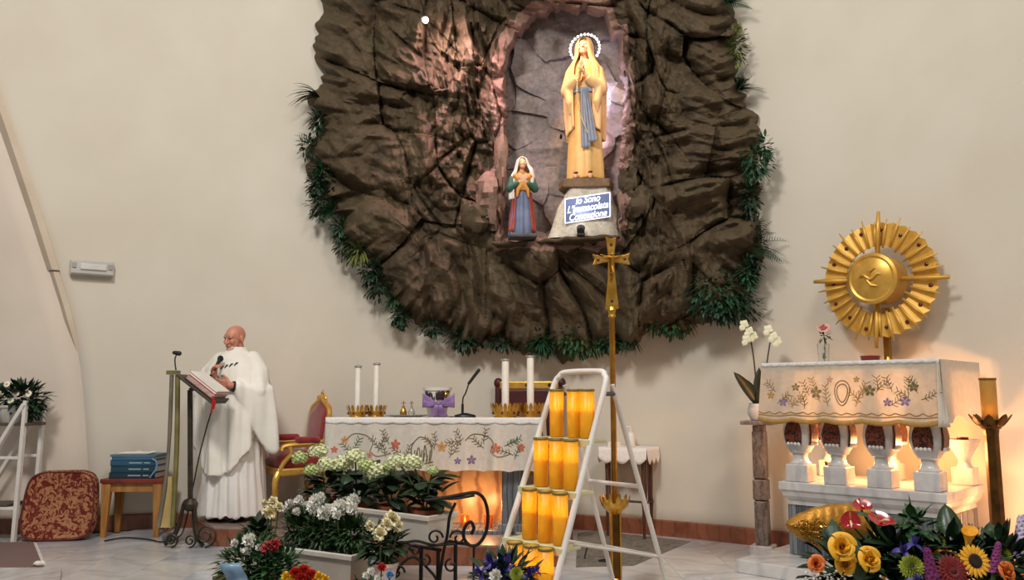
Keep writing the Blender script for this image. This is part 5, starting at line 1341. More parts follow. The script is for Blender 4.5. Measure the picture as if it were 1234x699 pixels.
for s_ in (-1, 1):
    MB().tube([rrail(s_, .012), rrail(s_, TZ - .06)], .0115, 10).build('rear_leg', WHITEP, lad, world=True)
    MB().tube([frail(s_, .008), frail(s_, .05)], .018, 12).build('foot_cap', RUBBER, lad, world=True); MB().tube([rrail(s_, .007), rrail(s_, .05)], .016, 12).build('foot_cap', RUBBER, lad, world=True)
    MB().tube([frail(s_, TZ - .10), rrail(s_, TZ - .10)], .010, 8).build('hinge', RUBBER, lad, world=True)
    MB().tube([frail(s_, .62) - fd * .05, rrail(s_, .50)], .006, 8).build('spreader', WHITEP, lad, world=True)
for z in (.82, .50, .16): MB().tube([rrail(-1, z), rrail(1, z)], .010, 10).build('rear_bar', WHITEP, lad, world=True)
STEPM = mat('step_pale', lin(214, 210, 170), lin(200, 196, 150), rough=.5)
steps = [1.04, .825, .61, .395, .18]
CDEP = .0
def stepc(z): return (frail(-1, z) + frail(1, z)) / 2 - fd * .035
for z in steps:
    c = stepc(z); L = (frail(1, z) - frail(-1, z)).length
    rot = Quaternion((0, 0, 1), math.atan2(wd.y, wd.x))
    MB().box(c - Vector((0, 0, .008)), (L + .01, .115, .016), rot).build('step', STEPM, lad, False, world=True, bevel=.004)
    MB().box(c + fd * .055 - Vector((0, 0, .016)), (L + .012, .008, .032), rot).build('step_lip', STEPM, lad, False, world=True, bevel=.003)
CSH = translucent('yellow_candle_shell', lin(252, 204, 50), lin(250, 196, 40), rough=.35, mix=.5, scale=5)
CWX = translucent('yellow_wax', lin(250, 214, 90), lin(248, 206, 78), rough=.5, mix=.75, scale=5)
CRIM = mat('candle_rim', lin(120, 104, 40), lin(96, 84, 30), rough=.4)
FLAME = MATS['flame']
CH, CR = .213, .0325
sh_m = MB().lathe([(.004, 0), (CR * .92, .001), (CR, .008), (CR, CH), (CR * .93, CH), (CR * .93, .012), (.004, .01)], 26).mesh('shell'); sh_m.materials.append(CSH)
wx_m = MB().lathe([(.002, .012), (CR * .9, .012), (CR * .9, .118), (CR * .6, .114), (.002, .112)], 22).mesh('wax'); wx_m.materials.append(CWX)
rm_m = MB().lathe([(CR * 1.0, CH - .008), (CR * 1.06, CH - .006), (CR * 1.06, CH + .003), (CR * .95, CH + .003), (CR * .95, CH - .006)], 26, closed=True).mesh('rim'); rm_m.materials.append(CRIM)
fl_m = MB().lathe([(.001, .118), (.007, .130), (.0085, .140), (.005, .158), (.0008, .176)], 12).mesh('flame'); fl_m.materials.append(FLAME)
rows = [[671, 692, 708.5], [652, 670.5, 688], [638, 657, 675.5], [620, 640, 659]]
ordn = ['topmost', 'second', 'third', 'lowest visible']; side_l = ['beside the rail next to the altar', 'in the middle of the row', 'beside the rail next to the cross']
def proj(p): 
    d = p.y * cP + (p.z - CAMZ) * sP; return CX + F * p.x / d
for i, rw in enumerate(rows):
    c = stepc(steps[i]) + fd * .006; lim = (frail(1, steps[i]) - frail(-1, steps[i])).length / 2 - .053; prev = -9
    for j, px in enumerate(rw):
        lo, hi = -.3, .3
        for _ in range(40):
            m_ = (lo + hi) / 2
            if proj(c + wd * m_ + Vector((0, 0, .1))) < px: lo = m_
            else: hi = m_
        lo = max(min(lo, lim - .069 * (2 - j)), -lim + .069 * j, prev + .069); prev = lo
        p = c + wd * lo + Vector((0, 0, .0006))
        lab = 'lit yellow candle on the %s ladder step, %s' % (ordn[i], side_l[j])
        root = thing('pillar_candle', lab, 'candle', p, .3 * j, 'lit yellow candles on the stepladder')
        for nm, me in (('shell', sh_m), ('wax', wx_m), ('rim', rm_m), ('flame', fl_m)): inst(nm, me, Matrix(), root)
        point('candle_light', p + Vector((0, 0, .160)), .55, (1, .74, .34), .010)

# ------------------------------------------------------------------ processional cross in its stand
CY_ = 5.45
cb_ = Vector((P(742, 690, CY_).x, CY_, 0))
xs = thing('processional_cross', 'tall brass processional cross with red stones in a crowned floor stand', 'cross', cb_, R(6))
ptop = P(739, 372, CY_).z; XT = P(739, 286, CY_).z
MB().lathe([(.16, 0), (.165, .012), (.13, .03), (.05, .05), (.03, .08), (.001, .08)], 28).build('base', BRASS, xs)
mb = MB(); mb.box((0, 0, .29), (.05, .05, .44)); mb.build('stand_post', BRONZE, xs, False, bevel=.006)
for s_ in (-1, 1): MB().box((s_ * .028, -.012, .29), (.012, .04, .42)).build('post_edge', GOLD, xs, False, bevel=.003)
zc = P(740, 616, CY_).z
MB().lathe([(.03, zc - .02), (.05, zc), (.085, zc + .035), (.092, zc + .06), (.086, zc + .06), (.05, zc + .02), (.02, zc + .012)], 24).build('crown_cup', GOLD, xs)
lf = MB(); leaf_strip(lf, (0, 0, 0), (.3, 0, 1), .055, .03, -.1, 4, Vector((1, 0, 0))); me = lf.mesh('crown_leaf'); me.materials.append(GOLD)
for k in range(12): a = 2 * PI * k / 12; inst('crown_leaf', me, Matrix.Translation((.088 * math.cos(a), .088 * math.sin(a), zc + .05)) @ Matrix.Rotation(a, 4, 'Z'), xs)
MB().tube([(0, 0, zc), (0, 0, ptop + .01)], .0185, 14).build('pole', BRASS, xs)
def plate(outl, y0, y1):
    mb = MB(); n_ = len(outl); mb.v = [(x, y0, z) for x, z in outl] + [(x, y1, z) for x, z in outl]
    mb.f = [tuple(range(n_)), tuple(reversed(range(n_, 2 * n_)))] + [(i, i + n_, (i + 1) % n_ + n_, (i + 1) % n_) for i in range(n_)]; return mb
za = P(739, 313, CY_).z; aw = .128
vert = [(-.035, XT), (0, XT - .012), (.035, XT), (.022, za + .05), (.020, za), (.024, za - .12), (.045, ptop), (0, ptop - .012), (-.045, ptop), (-.024, za - .12), (-.020, za), (-.022, za + .05)]
plate(vert, -.014, .014).build('upright', GOLD, xs, False, bevel=.004)
hor = [(-aw, za - .042), (-aw + .016, za), (-aw, za + .034), (-.05, za + .018), (0, za + .014), (.05, za + .02), (aw, za + .046), (aw - .016, za + .002), (aw, za - .034), (.05, za - .02), (0, za - .016), (-.05, za - .02)]
plate(hor, -.017, .011).build('crossbar', GOLD, xs, False, bevel=.004)
gm = MB().ball((0, 0, 0), (.010, .006, .012), 10, 6).mesh('gem'); gm.materials.append(GEM)
for x, z in ((0, XT - .05), (-.09, za - .004), (.09, za + .006), (0, ptop + .05), (0, za - .10)): inst('gem', gm, Matrix.Translation((x, -.018, z)), xs)
mb = MB(); y = -.032
mb.ball((0, y - .004, za + .03), (.011, .012, .015)); mb.limb([(0, y, za + .012), (0, y, za - .05)], [.014, .011]); mb.limb([(0, y, za - .05), (.005, y - .012, za - .095), (0, y, za - .14)], [.012, .009, .006])
for s_ in (-1, 1): mb.limb([(0, y, za + .01), (s_ * .04, y, za + .018), (s_ * .075, y + .006, za + .03)], [.008, .006, .004], 8)
remesh(mb, 'corpus', BRASS, xs, .003, 2)
MB().lathe([(.019, ptop - .06), (.027, ptop - .05), (.022, ptop - .03), (.028, ptop - .01), (.02, ptop + .01)], 16).build('knob', GOLD, xs)
# wire loop beside the stand
q = G(728, 677); root = thing('floor_cable', 'black cable coil with plug on the dark mat behind ladder', 'cable', (q.x, q.y, .0055))
MB().tube(smooth_path([(-.14, .06, .006), (-.10, .1, .10), (0, .05, .09), (.06, .0, .03), (.05, -.03, .008), (-.04, -.03, .008), (.02, .02, .008)]), .007, 6).build('wire', BLACK, root)
MB().box((.05, 0, .025), (.07, .05, .05)).build('plug', BLACK, root, False, bevel=.01)

# ------------------------------------------------------------------ small side table
tq = G(768, 644); tz = .775
tb = thing('side_table', 'small dark wooden side table with white lace cloth by the wall', 'table', (tq.x - .08, tq.y - .105, 0), R(-30))
DW = mat('dark_wood', lin(84, 52, 38), lin(60, 36, 26), rough=.45, scale=6, stretch=(8, 8, 1))
MB().box((0, 0, tz - .02), (.42, .26, .03)).build('top', DW, tb, False, bevel=.005)
for sx in (-1, 1):
    for sy in (-1, 1):
        MB().tube([(sx * .17, sy * .09, 0), (sx * .17, sy * .09, .25), (sx * .17, sy * .09, .30), (sx * .17, sy * .09, .34), (sx * .17, sy * .09, tz - .03)], [.012, .015, .021, .014, .019], 10).build('leg', DW, tb)
    MB().tube([(sx * .17, -.09, .30), (sx * .17, .09, .30)], .010, 8).build('stretcher', DW, tb)
    for k in (-.03, .03): MB().tube([(sx * .17, k, .30), (sx * .17, k, tz - .03)], .008, 8).build('spindle', DW, tb)
MB().tube([(-.17, 0, .30), (.17, 0, .30)], .010, 8).build('stretcher', DW, tb)
LACE = mat('white_lace', PAPER)
root = thing('lace_cloth', 'white lace cloth with pointed edge on the small side table', 'tablecloth', (tb.location.x, tb.location.y, tz - .005), R(-30))
MB().box((0, 0, .003), (.45, .29, .005)).build('top', LACE, root, False)
for nm, fn in (('drop', lambda u, v: (-.226 + .452 * u, -.147 - .01 * v, .004 - (.09 + .05 * abs(math.sin(u * 9.4))) * v)), ('drop', lambda u, v: (.227 + .01 * v, -.147 + .294 * u, .004 - (.09 + .05 * abs(math.sin(u * 9.4))) * v)), ('drop', lambda u, v: (-.227 - .01 * v, -.147 + .294 * u, .004 - (.09 + .05 * abs(math.sin(u * 9.4))) * v))):
    MB().grid(fn, 40, 4).build(nm, LACE, root, solid=.003)
q = tb.location + Vector((.02, .0, tz + .0005))
root = thing('pump_bottle', 'white pump dispenser bottle on the small side table', 'bottle', q)
MB().lathe([(.034, 0), (.038, .005), (.038, .10), (.03, .118), (.014, .126), (.014, .14), (.001, .14)], 20).build('body', WHITEP, root)
mb = MB(); mb.tube([(0, 0, .138), (0, 0, .175)], .006, 8); mb.tube([(.004, 0, .172), (-.035, 0, .170)], .007, 8); mb.build('pump', WHITEP, root)
q = tb.location + Vector((-.13, .02, tz + .0005)); root = thing('folded_napkins', 'small stack of folded white napkins beside the pump bottle', 'napkin', q)
for k in range(3): MB().box((0, 0, .006 + .0125 * k), (.12 - .006 * k, .10, .012)).build('napkin', PAPER, root, False, bevel=.004)
# dark mat
MATP = figured('patterned_mat', lin(96, 92, 84), lin(122, 116, 106), 10, .48, third=lin(104, 98, 88), stretch=(1, 1, 1))
rg = MB(); cn = [G(696, 643), G(716, 640), G(832, 653), G(764, 682), G(694, 684)]
rg.prism([(p.x, p.y) for p in reversed(cn)], .001, .005)
root = thing('floor_mat', 'flat grey-green patterned mat on marble floor behind the stepladder', 'mat', cn[3])
rg.build('weave', MATP, root, False, world=True)

# ------------------------------------------------------------------ side altar on the right
RN = Vector((2.55, 5.0, 0)); ra = Vector((-.72, .694, 0)); RW = 1.11; RD = .78
RL = RN + ra * RW; rrot = math.atan2(-ra.y, -ra.x)
RZ = .17
sa = thing('side_altar', 'white marble side altar on arched columns with grey marble base', 'altar', (RL.x, RL.y, 0), rrot)
ZT = 1.445
def bx(name, x0, x1, y0, y1, z0, z1, m, par=None, bev=.006): return MB().box(((x0 + x1) / 2, (y0 + y1) / 2, (z0 + z1) / 2), (x1 - x0, y1 - y0, z1 - z0)).build(name, m, par or sa, False, bevel=bev)
bx('step', -.16, 1.15, -.62, RD - .02, 0, .085, WMARB)
bx('step', -.08, 1.13, -.34, RD - .02, .085, RZ, WMARB)
bx('base_block', .11, 1.065, .07, RD - .03, RZ, .50, GMARB)
PNL = marble('grey_panel', lin(104, 110, 116), lin(70, 76, 84), lin(110, 116, 124), 3.2, .2, stretch=(4, 4, .4), rot=(0, 0, 0))
for x0, x1 in ((.10, .155), (.16, .58), (.585, 1.01), (1.015, 1.075)): bx('panel', x0, x1, .058, .075, RZ + .005, .50, GMARB if x1 - x0 < .1 else PNL, None, .003)
for y0, y1 in ((.08, .38), (.39, RD - .04)): bx('panel', 1.062, 1.077, y0, y1, RZ + .005, .50, PNL, None, .003)
def moulded(x0, x1, y0, y1, prof):
    mb = MB(); mb.rings([[(x0 + i, y0 + i, z), (x1 - i, y0 + i, z), (x1 - i, y1, z), (x0 + i, y1, z)] for i, z in prof]); return mb
moulded(.065, 1.12, .0, RD - .03, [(.05, .50), (.05, .525), (.035, .54), (.02, .56), (.012, .59), (.0, .60), (.0, .648), (.004, .652)]).build('middle_slab', WMARB, sa, False, bevel=.003)
bx('top_slab', 0, RW + .01, 0, RD, 1.36, ZT - .006, WMARB)
# columns: square block, waist, tulip capital with a dark mosaic panel on each face
MOS = figured('mosaic', lin(48, 32, 26), lin(112, 58, 40), 30, .5, rough=.35, third=lin(40, 38, 30))
def column(x, y, zt=1.36):
    z0 = .652; r_ = lambda w, z: [(x + sx * w, y + sy * w, z) for sx, sy in ((-1, -1), (1, -1), (1, 1), (-1, 1))]
    col = bx('column_block', x - .075, x + .075, y - .075, y + .075, z0, z0 + .115, WMARB)
    prof = [(.062, .115), (.062, .125), (.05, .135), (.042, .16), (.045, .185), (.062, .195), (.064, .205), (.078, .225), (.096, .27), (.10, .33), (.088, .40), (.070, .46), (.066, .52), (.07, .60), (.075, zt - z0)]
    mb = MB(); rs = []
    for w, h_ in prof:
        ring = []
        for k in range(32):
            a = 2 * PI * k / 32; e = .62
            ring.append((x + w * abs(math.cos(a)) ** e * (1 if math.cos(a) > 0 else -1), y + w * abs(math.sin(a)) ** e * (1 if math.sin(a) > 0 else -1), z0 + h_))
        rs.append(ring)
    mb.rings(rs).build('shaft', WMARB, col)
    # pointed mosaic niche on the front and on the side face, with a scalloped sill
    for nx, ny in ((0, -1), (1, 0)):
        hs_ = [.245, .28, .32, .36, .40, .43, .455]; ws_ = [.050, .058, .060, .054, .040, .022, .003]
        def wv(h_): return float(np.interp(h_, [p_[1] for p_ in prof], [p_[0] for p_ in prof]))
        def fn(u, v):
            h_ = .245 + .21 * v; uu = (2 * u - 1) * float(np.interp(h_, hs_, ws_)); d = wv(h_) + .004
            return (x + (uu if nx == 0 else d), y + (-d if ny else uu), z0 + h_)
        MB().grid(fn, 8, 14).build('mosaic_panel', MOS, col, solid=.006)
        sc = MB()
        for u in (-.036, -.012, .012, .036):
            d = wv(.255) + .008; sc.ball((x + (u if nx == 0 else d), y + (-d if ny else u), z0 + .252), (.013, .013, .013), 8, 6)
        sc.build('scalloped_sill', WMARB, col)
    return col
for x in (.18, .44, .72, 1.0): column(x, .11)
for x in (.18, .58): column(x, RD - .15)
def SA(x, y, z): return sa.matrix_basis @ Vector((x, y, z))
# lamps burning inside the side altar and behind it
for i, (x, y, lab) in enumerate(((.28, .36, 'warm lamp between the columns of side altar, end away from bronze candlestick'), (.60, .40, 'warm lamp between the columns in the middle of side altar'), (.88, .40, 'warm lamp between the columns near the bronze candlestick'))):
    q = SA(x, y, .653); root = thing('votive_lamp', lab, 'lamp', q, 0, 'lamps inside the side altar')
    MB().lathe([(.04, 0), (.045, .008), (.02, .018), (.018, .05), (.03, .06), (.042, .12), (.039, .12), (.026, .062), (.002, .055)], 18).build('holder', BRASS, root)
    MB().lathe([(.002, .06), (.018, .066), (.026, .10), (.016, .13), (.002, .14)], 14).build('bulb', emission('lamp_amber', (1, .60, .25), 7), root)
    point('votive_glow', q + Vector((0, 0, .22)), 11, (1, .47, .18), .05)
q = SA(1.31, .50, .001); root = thing('uplight', 'low amber floor lamp at the end of the side altar', 'lamp', q)
MB().lathe([(.06, 0), (.065, .01), (.06, .10), (.05, .12), (.045, .11), (.002, .1)], 20).build('housing', BRONZE, root)
MB().ball((0, 0, .125), (.035, .035, .03)).build('bulb', MATS['lamp_amber'], root)
point('uplight_glow', q + Vector((.0, .0, .46)), 9, (1, .42, .17), .06)
# cloth
SHEER = translucent('side_altar_linen', lin(232, 222, 204), lin(222, 208, 186), mix=.55, scale=24, alpha=.0, bump=.08, bscale=150)
sc_ = thing('side_altar_cloth', 'sheer white cloth with scalloped embroidered hem over the side altar', 'tablecloth', (RL.x, RL.y, ZT - .0055), rrot)
SD = .36
def rc_front(x, v):
    f = v * (.012 * math.sin(x * 16) + .008 * math.sin(x * 29 + 2)); hem = .016 * abs(math.sin(x * 14.1)) * max(0, (v - .9) / .1)
    return Vector((-.012 + (x + .012) * (1 + .02 * v) - .012 * v, -.016 - .05 * v - f, .004 - SD * v - hem))
X1 = RW + .022
MB().grid(lambda u, v: (-.014 + (X1 + .014) * u, -.016 + (RD + .016) * v, .002), 10, 6).build('top', CLOTH, sc_, solid=.005)
MB().grid(lambda u, v: rc_front(-.014 + (X1 + .014) * u, v), 120, 26).build('front_drop', SHEER, sc_)
MB().grid(lambda u, v: (X1 + .004 + .018 * v + .008 * v * math.sin(u * 17), -.016 + (RD + .016) * u - .03 * v * (1 - u), .004 - (SD + .02 * math.sin(u * 15) * (v > .9)) * v), 40, 14).build('side_drop', CLOTH, sc_)
MB().grid(lambda u, v: (-.016 - .02 * v, -.016 + (RD + .016) * u, .004 - SD * v), 30, 10).build('side_drop', SHEER, sc_)
LACE2 = mat('lace_edge', lin(222, 220, 216), lin(200, 198, 196), rough=.9, scale=70, bump=.3, bscale=200)
MB().grid(lambda u, v: rc_front(-.014 + (X1 + .014) * u, 0) + Vector((0, -.004, .004 - (.022 + .008 * abs(math.sin(u * 55))) * v)), 140, 2).build('lace_edge', LACE2, sc_, solid=.004)
s2f = Surf(rc_front, (0, -1, 0), SD)
emb_lines(s2f, [[(-.01 + 1.13 * k / 60, .955 + 0 * k) for k in range(61)], [(-.01 + 1.13 * k / 60, .90 + .03 * abs(math.sin(k * .8))) for k in range(61)]], THREAD['gold'], sc_, .0035, 'scalloped_hem')
MB().grid(lambda u, v: rc_front(-.012 + (X1 + .012) * u, 1) + Vector((0, -.002, -.03 * v)), 100, 2).build('gold_fringe', translucent('gold_fringe', lin(206, 168, 96), lin(186, 146, 76), mix=.4, scale=80), sc_, solid=.003)
for x, v, r, c in [(.16, .72, .035, 'violet'), (.24, .45, .03, 'brown'), (.38, .55, .045, 'brown'), (.72, .52, .04, 'olive'), (.93, .70, .034, 'violet'), (.83, .72, .03, 'violet'), (.98, .46, .034, 'olive'), (.07, .60, .03, 'gold'), (.47, .32, .024, 'pink'), (.64, .32, .022, 'gold')]:
    emb_flower(s2f, x, v, r, THREAD[c], sc_); emb_flower(s2f, x, v, r * .4, THREAD['gold'], sc_)
for x0 in (.12, .22, .31, .40, .66, .75, .84, .95, 1.02):
    L = []
    for _ in range(2): L += sprig(x0 + er.uniform(-.02, .02), er.uniform(.5, .85), er.uniform(.3, 2.8), 4, .09, SD, er)
    emb_lines(s2f, L, THREAD[er.choice(['olive', 'brown', 'gold'])], sc_, .0022)
emb_lines(s2f, [[(.55 + k_ * .046 * math.sin(R(a)) * (1 + .25 * math.cos(R(a))), .56 - k_ * .22 * math.cos(R(a))) for a in range(-180, 181, 15)] for k_ in (1.0, .72)], THREAD['brown'], sc_, .0035, 'embroidered_medallion')
for q in (-1, 1):
    L = sprig(.55 + q * .085, .80, PI / 2 - q * .25, 5, .13, SD, er); emb_lines(s2f, L, THREAD['gold'], sc_, .0024)
# corner fold of cloth
MB().grid(lambda u, v: (X1 - .01 + .05 * v * u, -.03 - .05 * v + .05 * u, .002 - (SD + .04) * v), 6, 10).build('corner_fold', CLOTH, sc_, solid=.004)

# ------------------------------------------------------------------ sunburst
SC = P(1058, 337, 5.98); srot = math.atan2(.79, .61)      # disc faces the nave along -(.79,.61)
nf = Vector((-.76, -.65, 0)).normalized()
yaw = math.atan2(nf.x, -nf.y)
SR = .50
sun = thing('sunburst_tabernacle', 'golden sunburst with red stones around a round tabernacle above the side altar', 'sunburst', (SC.x, SC.y, SA(.5, .5, ZT).z - .001), yaw)
cz = SC.z - sun.location.z
NR = 30
GOLDS = mat('satin_gold', lin(224, 178, 84), lin(206, 156, 62), rough=.45, metal=.35, scale=9)
w0, w1 = .25 * math.tan(PI / NR) * .98, .415 * math.tan(PI / NR) * .99
pm = MB(); 
pm.rings([[(-w0, 0.0, .25), (0, .014, .25), (w0, 0, .25), (w0, .02, .25), (-w0, .02, .25)], [(-w1, 0.0, .405), (0, .022, .425), (w1, 0, .405), (w1, .03, .405), (-w1, .03, .405)]]); pme = pm.mesh('ray_panel', False); pme.materials.append(GOLDS)
rm = MB().tube([(0, -.004, .235), (0, -.008, .36), (0, -.004, .45)], [.009, .0105, .004], 8).mesh('ray'); rm.materials.append(GOLDS)
rml = MB().tube([(0, -.006, .16), (0, -.012, .36), (0, -.006, SR)], [.018, .020, .013], 4).mesh('ray'); rml.materials.append(GOLDS)
gmm = MB().ball((0, 0, 0), (.015, .008, .015), 10, 6).mesh('gem'); gmm.materials.append(GEM)
for k in range(NR):
    A = Matrix.Translation((0, 0, cz)) @ Matrix.Rotation(2 * PI * (k + .5) / NR, 4, 'Y')
    pn = inst('ray_panel', pme, A, sun)
    if k % 2 == 0: inst('gem', gmm, Matrix.Translation((0, .012, .35 + .02 * (k % 4 == 0))), pn)
    sc2 = .94 + .1 * ((k * 7) % 5) / 4
    inst('ray', rm if k >= 0 else rm, Matrix.Translation((0, 0, cz)) @ Matrix.Rotation(2 * PI * k / NR, 4, 'Y') @ Matrix.Scale(sc2, 4, (0, 0, 1)), sun)
for a_ in (0, 90, 180, 270): inst('main_ray', rml, Matrix.Translation((0, 0, cz)) @ Matrix.Rotation(R(a_ + 4), 4, 'Y'), sun)
MD = Matrix.Translation((0, 0, cz)) @ Matrix.Rotation(PI / 2, 4, 'X')
MB().lathe([(.17, -.10), (.178, -.09), (.178, .07), (.185, .075), (.185, .095), (.165, .105), (.15, .10), (.14, .104), (.08, .118), (.001, .122)], 48, M=MD).build('tabernacle_drum', mat('polished_gold', lin(226, 180, 90), lin(204, 152, 60), rough=.35, metal=.6, scale=9), sun)
mb = MB(); mb.tube([Vector((-.08, -.125, cz + .01)) + Vector((.02 * i, -.004 * math.sin(i * .5), .018 * math.sin(i * 1.1))) for i in range(9)], [.004, .010, .013, .013, .015, .012, .010, .007, .003], 8)
mb.tube([Vector((-.01, -.125, cz + .0)), Vector((.0, -.13, cz + .05)), Vector((.04, -.125, cz + .07))], [.01, .01, .004], 8); mb.tube([Vector((-.02, -.125, cz - .01)), Vector((.01, -.13, cz - .05)), Vector((.05, -.125, cz - .06))], [.01, .009, .004], 8); mb.build('relief', GOLDP, sun)
MB().box((0, .09, cz / 2 - .10), (.05, .03, cz - .2)).build('support', BRASS, sun, False, bevel=.004)
MB().lathe([(.10, 0), (.10, .012), (.03, .03), (.02, .06), (.001, .06)], 20, o=(0, .09, 0)).build('foot', BRASS, sun)

# things on the side altar
def on_sa(px, yl):
    lo, hi = -.2, 1.4
    for _ in range(40):
        m_ = (lo + hi) / 2; p = SA(m_, yl, ZT + .006)
        if proj(p) < px: lo = m_
        else: hi = m_
    return SA(lo, yl, ZT - .001)
q = on_sa(993, .42)
vs_ = thing('glass_vase', 'clear glass tumbler vase holding one pink rose on side altar', 'vase', q)
MB().lathe([(.03, 0), (.035, .004), (.042, .15), (.039, .15), (.033, .012), (.001, .012)], 22).build('glass', GLASS, vs_)
def cup_petal(mb, M, a, r, hgt, w, open_, curl=0.):
    def fn(u, v):
        t_ = (u - .5) * w; rr_ = r * (.35 + .65 * math.sin(v * PI / 2)) * (1 + open_ * v * v); aa = a + t_
        z = hgt * (v ** 1.1) * (1 - .22 * (2 * u - 1) ** 2 * v) - curl * v ** 4
        return M @ Vector((rr_ * math.cos(aa), rr_ * math.sin(aa), z))
    mb.grid(fn, 6, 5)
def rose(mb, M, r):
    q_ = random.Random(17)
    for ly, (n_, rr_, hh_, op) in enumerate(((2, .18, 1.0, .02), (3, .34, 1.02, .08), (4, .52, .98, .18), (5, .72, .90, .32), (6, .92, .76, .5))):
        for k in range(n_):
            M2 = M @ Matrix.Rotation(q_.uniform(-.2, .2), 4, 'X') @ Matrix.Rotation(q_.uniform(-.2, .2), 4, 'Y')
            cup_petal(mb, M2, 2 * PI * k / n_ + ly * .7 + q_.uniform(-.25, .25), r * rr_ * q_.uniform(.9, 1.1), r * hh_ * 1.2 * q_.uniform(.85, 1.1), 2 * PI / n_ * 1.3, op, r * .12 * ly)
PINK = mat('pink_petal', lin(222, 160, 150), lin(206, 136, 128), rough=.6)
tp_ = P(992, 392, q.y); hb = q + Vector((.005, 0, .004))
rs_ = thing('pink_rose', 'single pale pink rose standing in the glass tumbler', 'flower', hb)
hd = Vector((tp_.x, tp_.y, tp_.z - .03)) - hb
MB().tube(smooth_path([(0, 0, .01), hd * .5 + Vector((.006, 0, 0)), hd]), .003, 6).build('stem', STEM, rs_)
mb = MB(); rose(mb, frame(hd, (-.2, -.6, .8)), .034); mb.build('bloom', PINK, rs_)
mb = MB(); r6 = random.Random(4); bush(mb, (0, 0, .08), (.010, .010, .05), 16, .022, .016, r6); bush(mb, hd * .8, (.03, .03, .025), 14, .05, .022, r6); mb.build('leaves', LEAF_D, rs_, smooth=False)
q = on_sa(1049, .22)
root = thing('red_votive', 'low red glass votive candle under the sunburst', 'candle', q)
MB().lathe([(.04, 0), (.056, .006), (.062, .035), (.064, .042), (.06, .042), (.05, .012), (.001, .01)], 26).build('glass', mat('red_glass', lin(130, 16, 18), lin(104, 8, 12), rough=.15, coat=.4), root)
MB().lathe([(.001, .012), (.05, .012), (.054, .03), (.001, .03)], 20).build('wax', mat('red_wax', lin(120, 20, 18), rough=.5), root); MB().tube([(0, 0, .03), (0, 0, .042)], .002, 5).build('wick', BLACK, root)
q = SA(1.02, .66, .653)
# rear-corner shell bowl with red votive
q = SA(1.045, RD - .14, .653)
root = thing('marble_urn', 'white marble urn with flared bowl beside the end column', 'urn', q, rrot)
bxm = MB().box((0, 0, .055), (.13, .13, .11)); bxm.build('block', WMARB, root, False, bevel=.005)
MB().lathe([(.05, .11), (.035, .14), (.04, .17), (.085, .25), (.105, .29), (.095, .29), (.07, .25), (.001, .235)], 28).build('bowl', WMARB, root)
root = thing('red_votive', 'small red votive glass in the marble urn', 'candle', q + Vector((0, 0, .243)))
MB().lathe([(.025, 0), (.032, .004), (.036, .06), (.032, .06), (.028, .01), (.001, .01)], 18).build('glass', MATS['red_glass'], root); MB().lathe([(.001, .01), (.028, .01), (.03, .045), (.001, .045)], 14).build('wax', MATS['red_wax'], root)

# ------------------------------------------------------------------ bronze candlestick at the right
KB = Vector((P(1204, 655, 4.95).x, 4.95, 0))
cs = thing('floor_candlestick', 'tall bronze floor candlestick with leaf crown beside the side altar', 'candle stand', KB)
zc = P(1188, 516, 4.95).z
MB().lathe([(.17, 0), (.175, .015), (.14, .035), (.06, .06), (.04, .10), (.001, .1)], 28).build('base', BRONZE, cs)
mb = MB(); mb.rings([[(w * math.cos(2 * PI * k / 6 + .4), w * math.sin(2 * PI * k / 6 + .4), z) for k in range(6)] for w, z in ((.046, .06), (.042, .3), (.040, zc - .04), (.046, zc))]); mb.build('post', BRONZE, cs, False, bevel=.004)
MB().lathe([(.04, zc - .01), (.055, zc), (.075, zc + .035), (.085, zc + .05), (.05, zc + .045), (.001, zc + .04)], 20).build('cup', BRONZE, cs)
lf = MB(); leaf_strip(lf, (0, 0, 0), (.75, 0, .7), .085, .055, -.5, 6, Vector((0, 0, 1))); me = lf.mesh('crown_leaf'); me.materials.append(BRONZE)
for k in range(8): a = 2 * PI * k / 8 + .2; o = inst('crown_leaf', me, Matrix.Translation((.060 * math.cos(a), .060 * math.sin(a), zc + .015)) @ Matrix.Rotation(a, 4, 'Z'), cs); md = o.modifiers.new('solid', 'SOLIDIFY'); md.thickness = .006
q = KB + Vector((0, 0, zc + .0455)); ch_ = P(1188, 456, 4.95).z - q.z
root = thing('amber_candle', 'amber glass candle glowing on the bronze candlestick', 'candle', q)
AMB = translucent('amber_shell', lin(216, 176, 92), lin(204, 160, 76), rough=.3, mix=.45, scale=5)
MB().lathe([(.004, 0), (.042, .001), (.044, .008), (.044, ch_), (.041, ch_), (.041, .012), (.004, .01)], 30).build('shell', AMB, root)
MB().lathe([(.043, ch_ - .012), (.047, ch_ - .01), (.047, ch_ + .002), (.042, ch_ + .002)], 30, closed=True).build('rim', mat('amber_rim', lin(110, 74, 30), rough=.4), root)
MB().lathe([(.001, .012), (.040, .012), (.040, .03), (.001, .03)], 20).build('wax', MATS['yellow_wax'], root)
MB().lathe([(.001, .032), (.008, .044), (.009, .056), (.004, .08), (.0008, .095)], 12).build('flame', FLAME, root)
point('candle_light', q + Vector((0, 0, .06)), .8, (1, .66, .28), .012)

